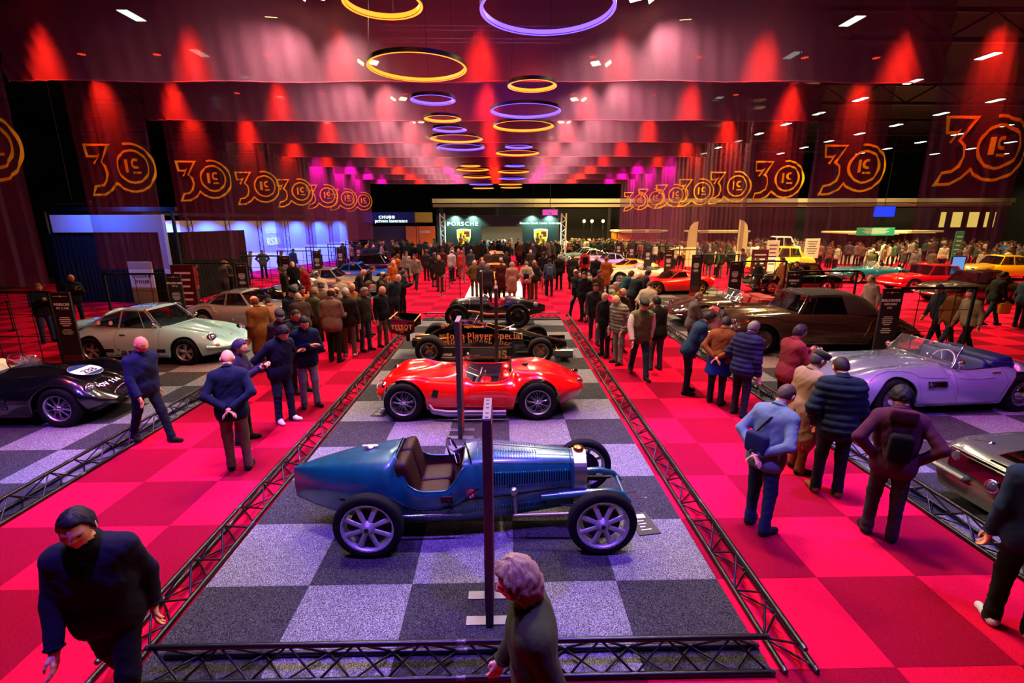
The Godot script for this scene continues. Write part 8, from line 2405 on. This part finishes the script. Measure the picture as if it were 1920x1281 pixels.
		for i in 6:
			s = st(); box(s, Vector3(0, a4[2] + a4[4] * (0.35 - i * 0.12), 0.027), Vector3(a4[3] * (0.7 - 0.1 * (i % 3)), a4[4] * 0.035, 0.004)); part(t, "text_line", s, "black_print" if a4[5] == "white" else "white_print")
	# market stands with flat roofs in the far hall
	for a5 in [[29.5, 40.0, "grey-roofed market stand under the teal sign"], [36.0, 44.0, "cream-roofed market stand far back in the hall"], [20.0, 46.0, "market stand with a lit counter far behind the flags"], [13.5, 49.0, "orange-backed market stand behind the starry lamps"]]:
		t = thing("market_stand", a5[2], "stand", V(a5[0], a5[1]))
		s = st(); box(s, Vector3(0, 2.5, 0), Vector3(5.0, 0.16, 3.0), 0.03); part(t, "roof", s, "cream")
		for q in [[-2.4, 1.4], [2.4, 1.4], [-2.4, -1.4], [2.4, -1.4]]:
			s = st(); box(s, Vector3(q[0], 1.25, q[1]), Vector3(0.08, 2.5, 0.08)); part(t, "leg", s, "steel_dark")
		s = st(); box(s, Vector3(0, 1.3, -1.45), Vector3(4.8, 2.4, 0.05)); part(t, "back_wall", s, "booth_orange" if a5[0] < 15 else "booth_brown")
		s = st(); box(s, Vector3(0, 0.5, 0.9), Vector3(4.4, 1.0, 0.5), 0.03); part(t, "counter", s, "white")
		s = st(); box(s, Vector3(0, 2.38, 1.2), Vector3(4.0, 0.05, 0.12)); part(t, "strip_light", s, "window_glow")
	for i in 4:
		t = thing("lit_window", "tall yellow lit window in the gallery wall", "window", V(49.5 + i * 1.9, 55.5, 2.6), 0, "lit gallery windows")
		s = st(); box(s, Vector3(0, 0.9, 0), Vector3(1.3, 1.8, 0.08)); part(t, "frame", s, "steel_dark")
		s = st(); box(s, Vector3(0, 0.9, 0.05), Vector3(1.15, 1.65, 0.02)); part(t, "window_glow", s, "window_glow")
	# flowers by the tower
	t = thing("flower_display", "large flower arrangement on a dark plinth beside the white truss tower", "flowers", V(6.6, 43.8))
	s = st(); box(s, Vector3(0, 0.6, 0), Vector3(0.6, 1.2, 0.6), 0.02); part(t, "plinth", s, "black_metal")
	s = st()
	for i in 60:
		var d = Vector3(rng.randf_range(-1, 1), rng.randf_range(-0.2, 1.2), rng.randf_range(-1, 1)).normalized()
		tube(s, PackedVector3Array([Vector3(0, 1.3, 0), Vector3(0, 1.3, 0) + d * 0.45, Vector3(0, 1.3, 0) + d * 0.75 - Vector3(0, 0.1, 0)]), [0.01, 0.05, 0.004], 4)
	part(t, "foliage", s, "leaf")
	s = st()
	for i in 26:
		var d = Vector3(rng.randf_range(-1, 1), rng.randf_range(0, 1.2), rng.randf_range(-0.4, 1)).normalized() * 0.6
		lathe(s, [[0, 0.05], [0.06, 0.03], [0.08, -0.01], [0, -0.05]], Transform3D(Basis.IDENTITY, Vector3(0, 1.35, 0) + d), 8)
	part(t, "blossoms", s, "floral")
	# cars of the hall beyond the grid frames
	saloon("black vintage saloon with spoked chrome wheels behind the grid frames", "gloss_black", V(14.2, 23.6), PI)
	saloon("dark maroon convertible coupe at the edge of the orange carpet", "paint_brown", V(20.4, 20.6), PI + 0.1, 0.94)
	saloon("tall yellow estate car behind the black vintage saloon", "booth_yellow", V(18.6, 32.5), PI, 1.22)
	saloon("white high-roofed van far back among the stands", "white", V(23.0, 41.0), PI, 1.5, "", "van")
	roadster("teal small roadster beyond the brown convertible's frame", "paint_teal", V(21.0, 27.4), PI)
	saloon("red compact saloon beside the teal roadster", "racer_red", V(21.4, 24.0), PI, 0.92)
	saloon("pale green saloon in the far hall by the teal board", "paint_yellow", V(29.5, 28.5), PI)

# ---------------------------------------------------------------- the packed crowd far back
func make_far_crowd() -> void:
	var tops = ["1c2430", "2c2c2c", "4a3a2c", "20344a", "5a5a5a", "8a8478", "3a2a3a", "26402e", "6a3a2a", "b0a890", "16161a", "384858"]
	var kinds = ["stand", "pockets", "stout", "crossed", "walk", "coat"]
	var hairs = ["short", "cropped", "full", "ring", "bald"]
	var hc = ["2a201a", "5a4a3c", "a8a29a", "1a1512", "7a5a40"]
	var r = RandomNumberGenerator.new(); r.seed = 21
	var zones = [[-6.0, 6.0, 37.5, 43.8, 60, "visitor in the packed crowd before the dark green booth", "crowd before the dark green booth"], [-13.5, -6.2, 38.0, 47.0, 36, "visitor in the crowd before the blue and orange booth", "crowd before the orange booth"], [6.4, 15.0, 41.0, 50.0, 44, "visitor in the crowd under the starry lamps", "crowd under the starry lamps"]]
	var taken = [[6.9, 38.4, 2.8, 1.3], [6.9, 41.4, 2.8, 1.3], [-0.6, 36.5, 1.6, 2.7], [6.6, 43.8, 1.3, 1.2], [13.5, 49.0, 3.0, 2.0], [5.5, 44.4, 0.7, 0.6], [-5.3, 44.4, 0.7, 0.6], [-0.8, 42.0, 0.6, 0.5]]
	for z in zones:
		for i in z[4]:
			var k: int = r.randi() % 5
			var spot_at = Vector2.ZERO
			for tries in 60:
				spot_at = Vector2(r.randf_range(z[0], z[1]), r.randf_range(z[2], z[3]))
				var free = true
				for b2 in taken: free = free and (absf(spot_at.x - b2[0]) > b2[2] or absf(spot_at.y - b2[1]) > b2[3])
				if free: break
			taken.append([spot_at.x, spot_at.y, 0.62, 0.55])
			person(V(spot_at.x, spot_at.y), r.randf_range(100, 260), kinds[r.randi() % 6], Color(tops[r.randi() % 12]), Color(0.08, 0.08, 0.1), hairs[k], Color(hc[r.randi() % 5]), z[5], z[6], r.randf_range(0.94, 1.05), Color(0.05, 0.05, 0.05), false)
	# everyone further off, too many to count
	var p: Dictionary = poses.stand
	var m = ArrayMesh.new()
	var tint = mat("crowd_cloth", Color(1, 1, 1), 0.85, 0, {"vertex_color_use_as_albedo": true})
	for q in [[p.body, cloth(skins[0])], [p.top, tint], [p.legs, cloth(Color(0.07, 0.07, 0.09))]]:
		m.add_surface_from_arrays(Mesh.PRIMITIVE_TRIANGLES, q[0].surface_get_arrays(0))
		m.surface_set_material(m.get_surface_count() - 1, q[1])
	m.add_surface_from_arrays(Mesh.PRIMITIVE_TRIANGLES, hair_arrays(p.head))
	m.surface_set_material(3, cloth(Color(0.2, 0.16, 0.13)))
	var mm = MultiMesh.new()
	mm.transform_format = MultiMesh.TRANSFORM_3D
	mm.use_colors = true
	mm.mesh = m
	mm.instance_count = 420
	for i in 420:
		var x = r.randf_range(13, 46) if i < 330 else r.randf_range(-5.5, 13)
		var d = r.randf_range(29, 52) if i < 330 else r.randf_range(45.8, 50.5)
		if i < 330 and x > 14 and x < 33 and d < 34 and i % 3 != 0: d += 12
		mm.set_instance_transform(i, Transform3D(Basis(Vector3.UP, r.randf_range(0, TAU)).scaled(Vector3.ONE * r.randf_range(0.93, 1.06)), V(x, d)))
		mm.set_instance_color(i, Color(tops[r.randi() % 12]).srgb_to_linear() * 1.4)
	var o = MultiMeshInstance3D.new()
	o.name = "far_crowd"
	o.multimesh = mm
	add_child(o)
	o.set_meta("kind", "stuff")
	tag(o, "dense far crowd of visitors filling the hall behind the frames", "crowd")

func hair_arrays(x: Transform3D) -> Array:
	var s = st()
	s.append_from(head_mesh.short, 0, x)
	return s.commit().surface_get_arrays(0)

const FLOOD := 34.0
const RED := 48.0
const BAY := 36.0
const VIOLET := 105.0
func _ready() -> void:
	rng.seed = 7
	# camera
	var cam = Camera3D.new()
	cam.name = "camera"
	add_child(cam)
	cam.fov = rad_to_deg(2 * atan(640.5 / 908.0))
	cam.position = Vector3(0, 3.44, 0)
	cam.rotation_degrees = Vector3(-13.97, -1.12, -0.1)
	cam.near = 0.05
	cam.far = 300
	cam.current = true
	# environment and exposure
	var e = Environment.new()
	e.background_mode = Environment.BG_COLOR
	e.background_color = Color(0.0, 0.0, 0.0)
	e.tonemap_mode = Environment.TONE_MAPPER_LINEAR
	e.tonemap_exposure = 1.0
	e.sdfgi_enabled = true
	e.ssao_enabled = true
	e.ssil_enabled = true
	var w = WorldEnvironment.new()
	w.name = "world"
	w.environment = e
	add_child(w)
	make_materials()
	make_floor()
	make_hall()
	make_trusses()
	for k in range(-1, 8):
		make_portal(k, 10.2 + 3.72 * k)
		make_stage_lamps(k, 10.2 + 3.72 * k)
	make_violet_washes()
	make_rings()
	make_blue_racer()
	make_red_racer()
	make_formula_car()
	make_green_racer()
	make_side_cars()
	make_poses()
	make_people()
	make_stands()
	make_booths()
	make_far_crowd()
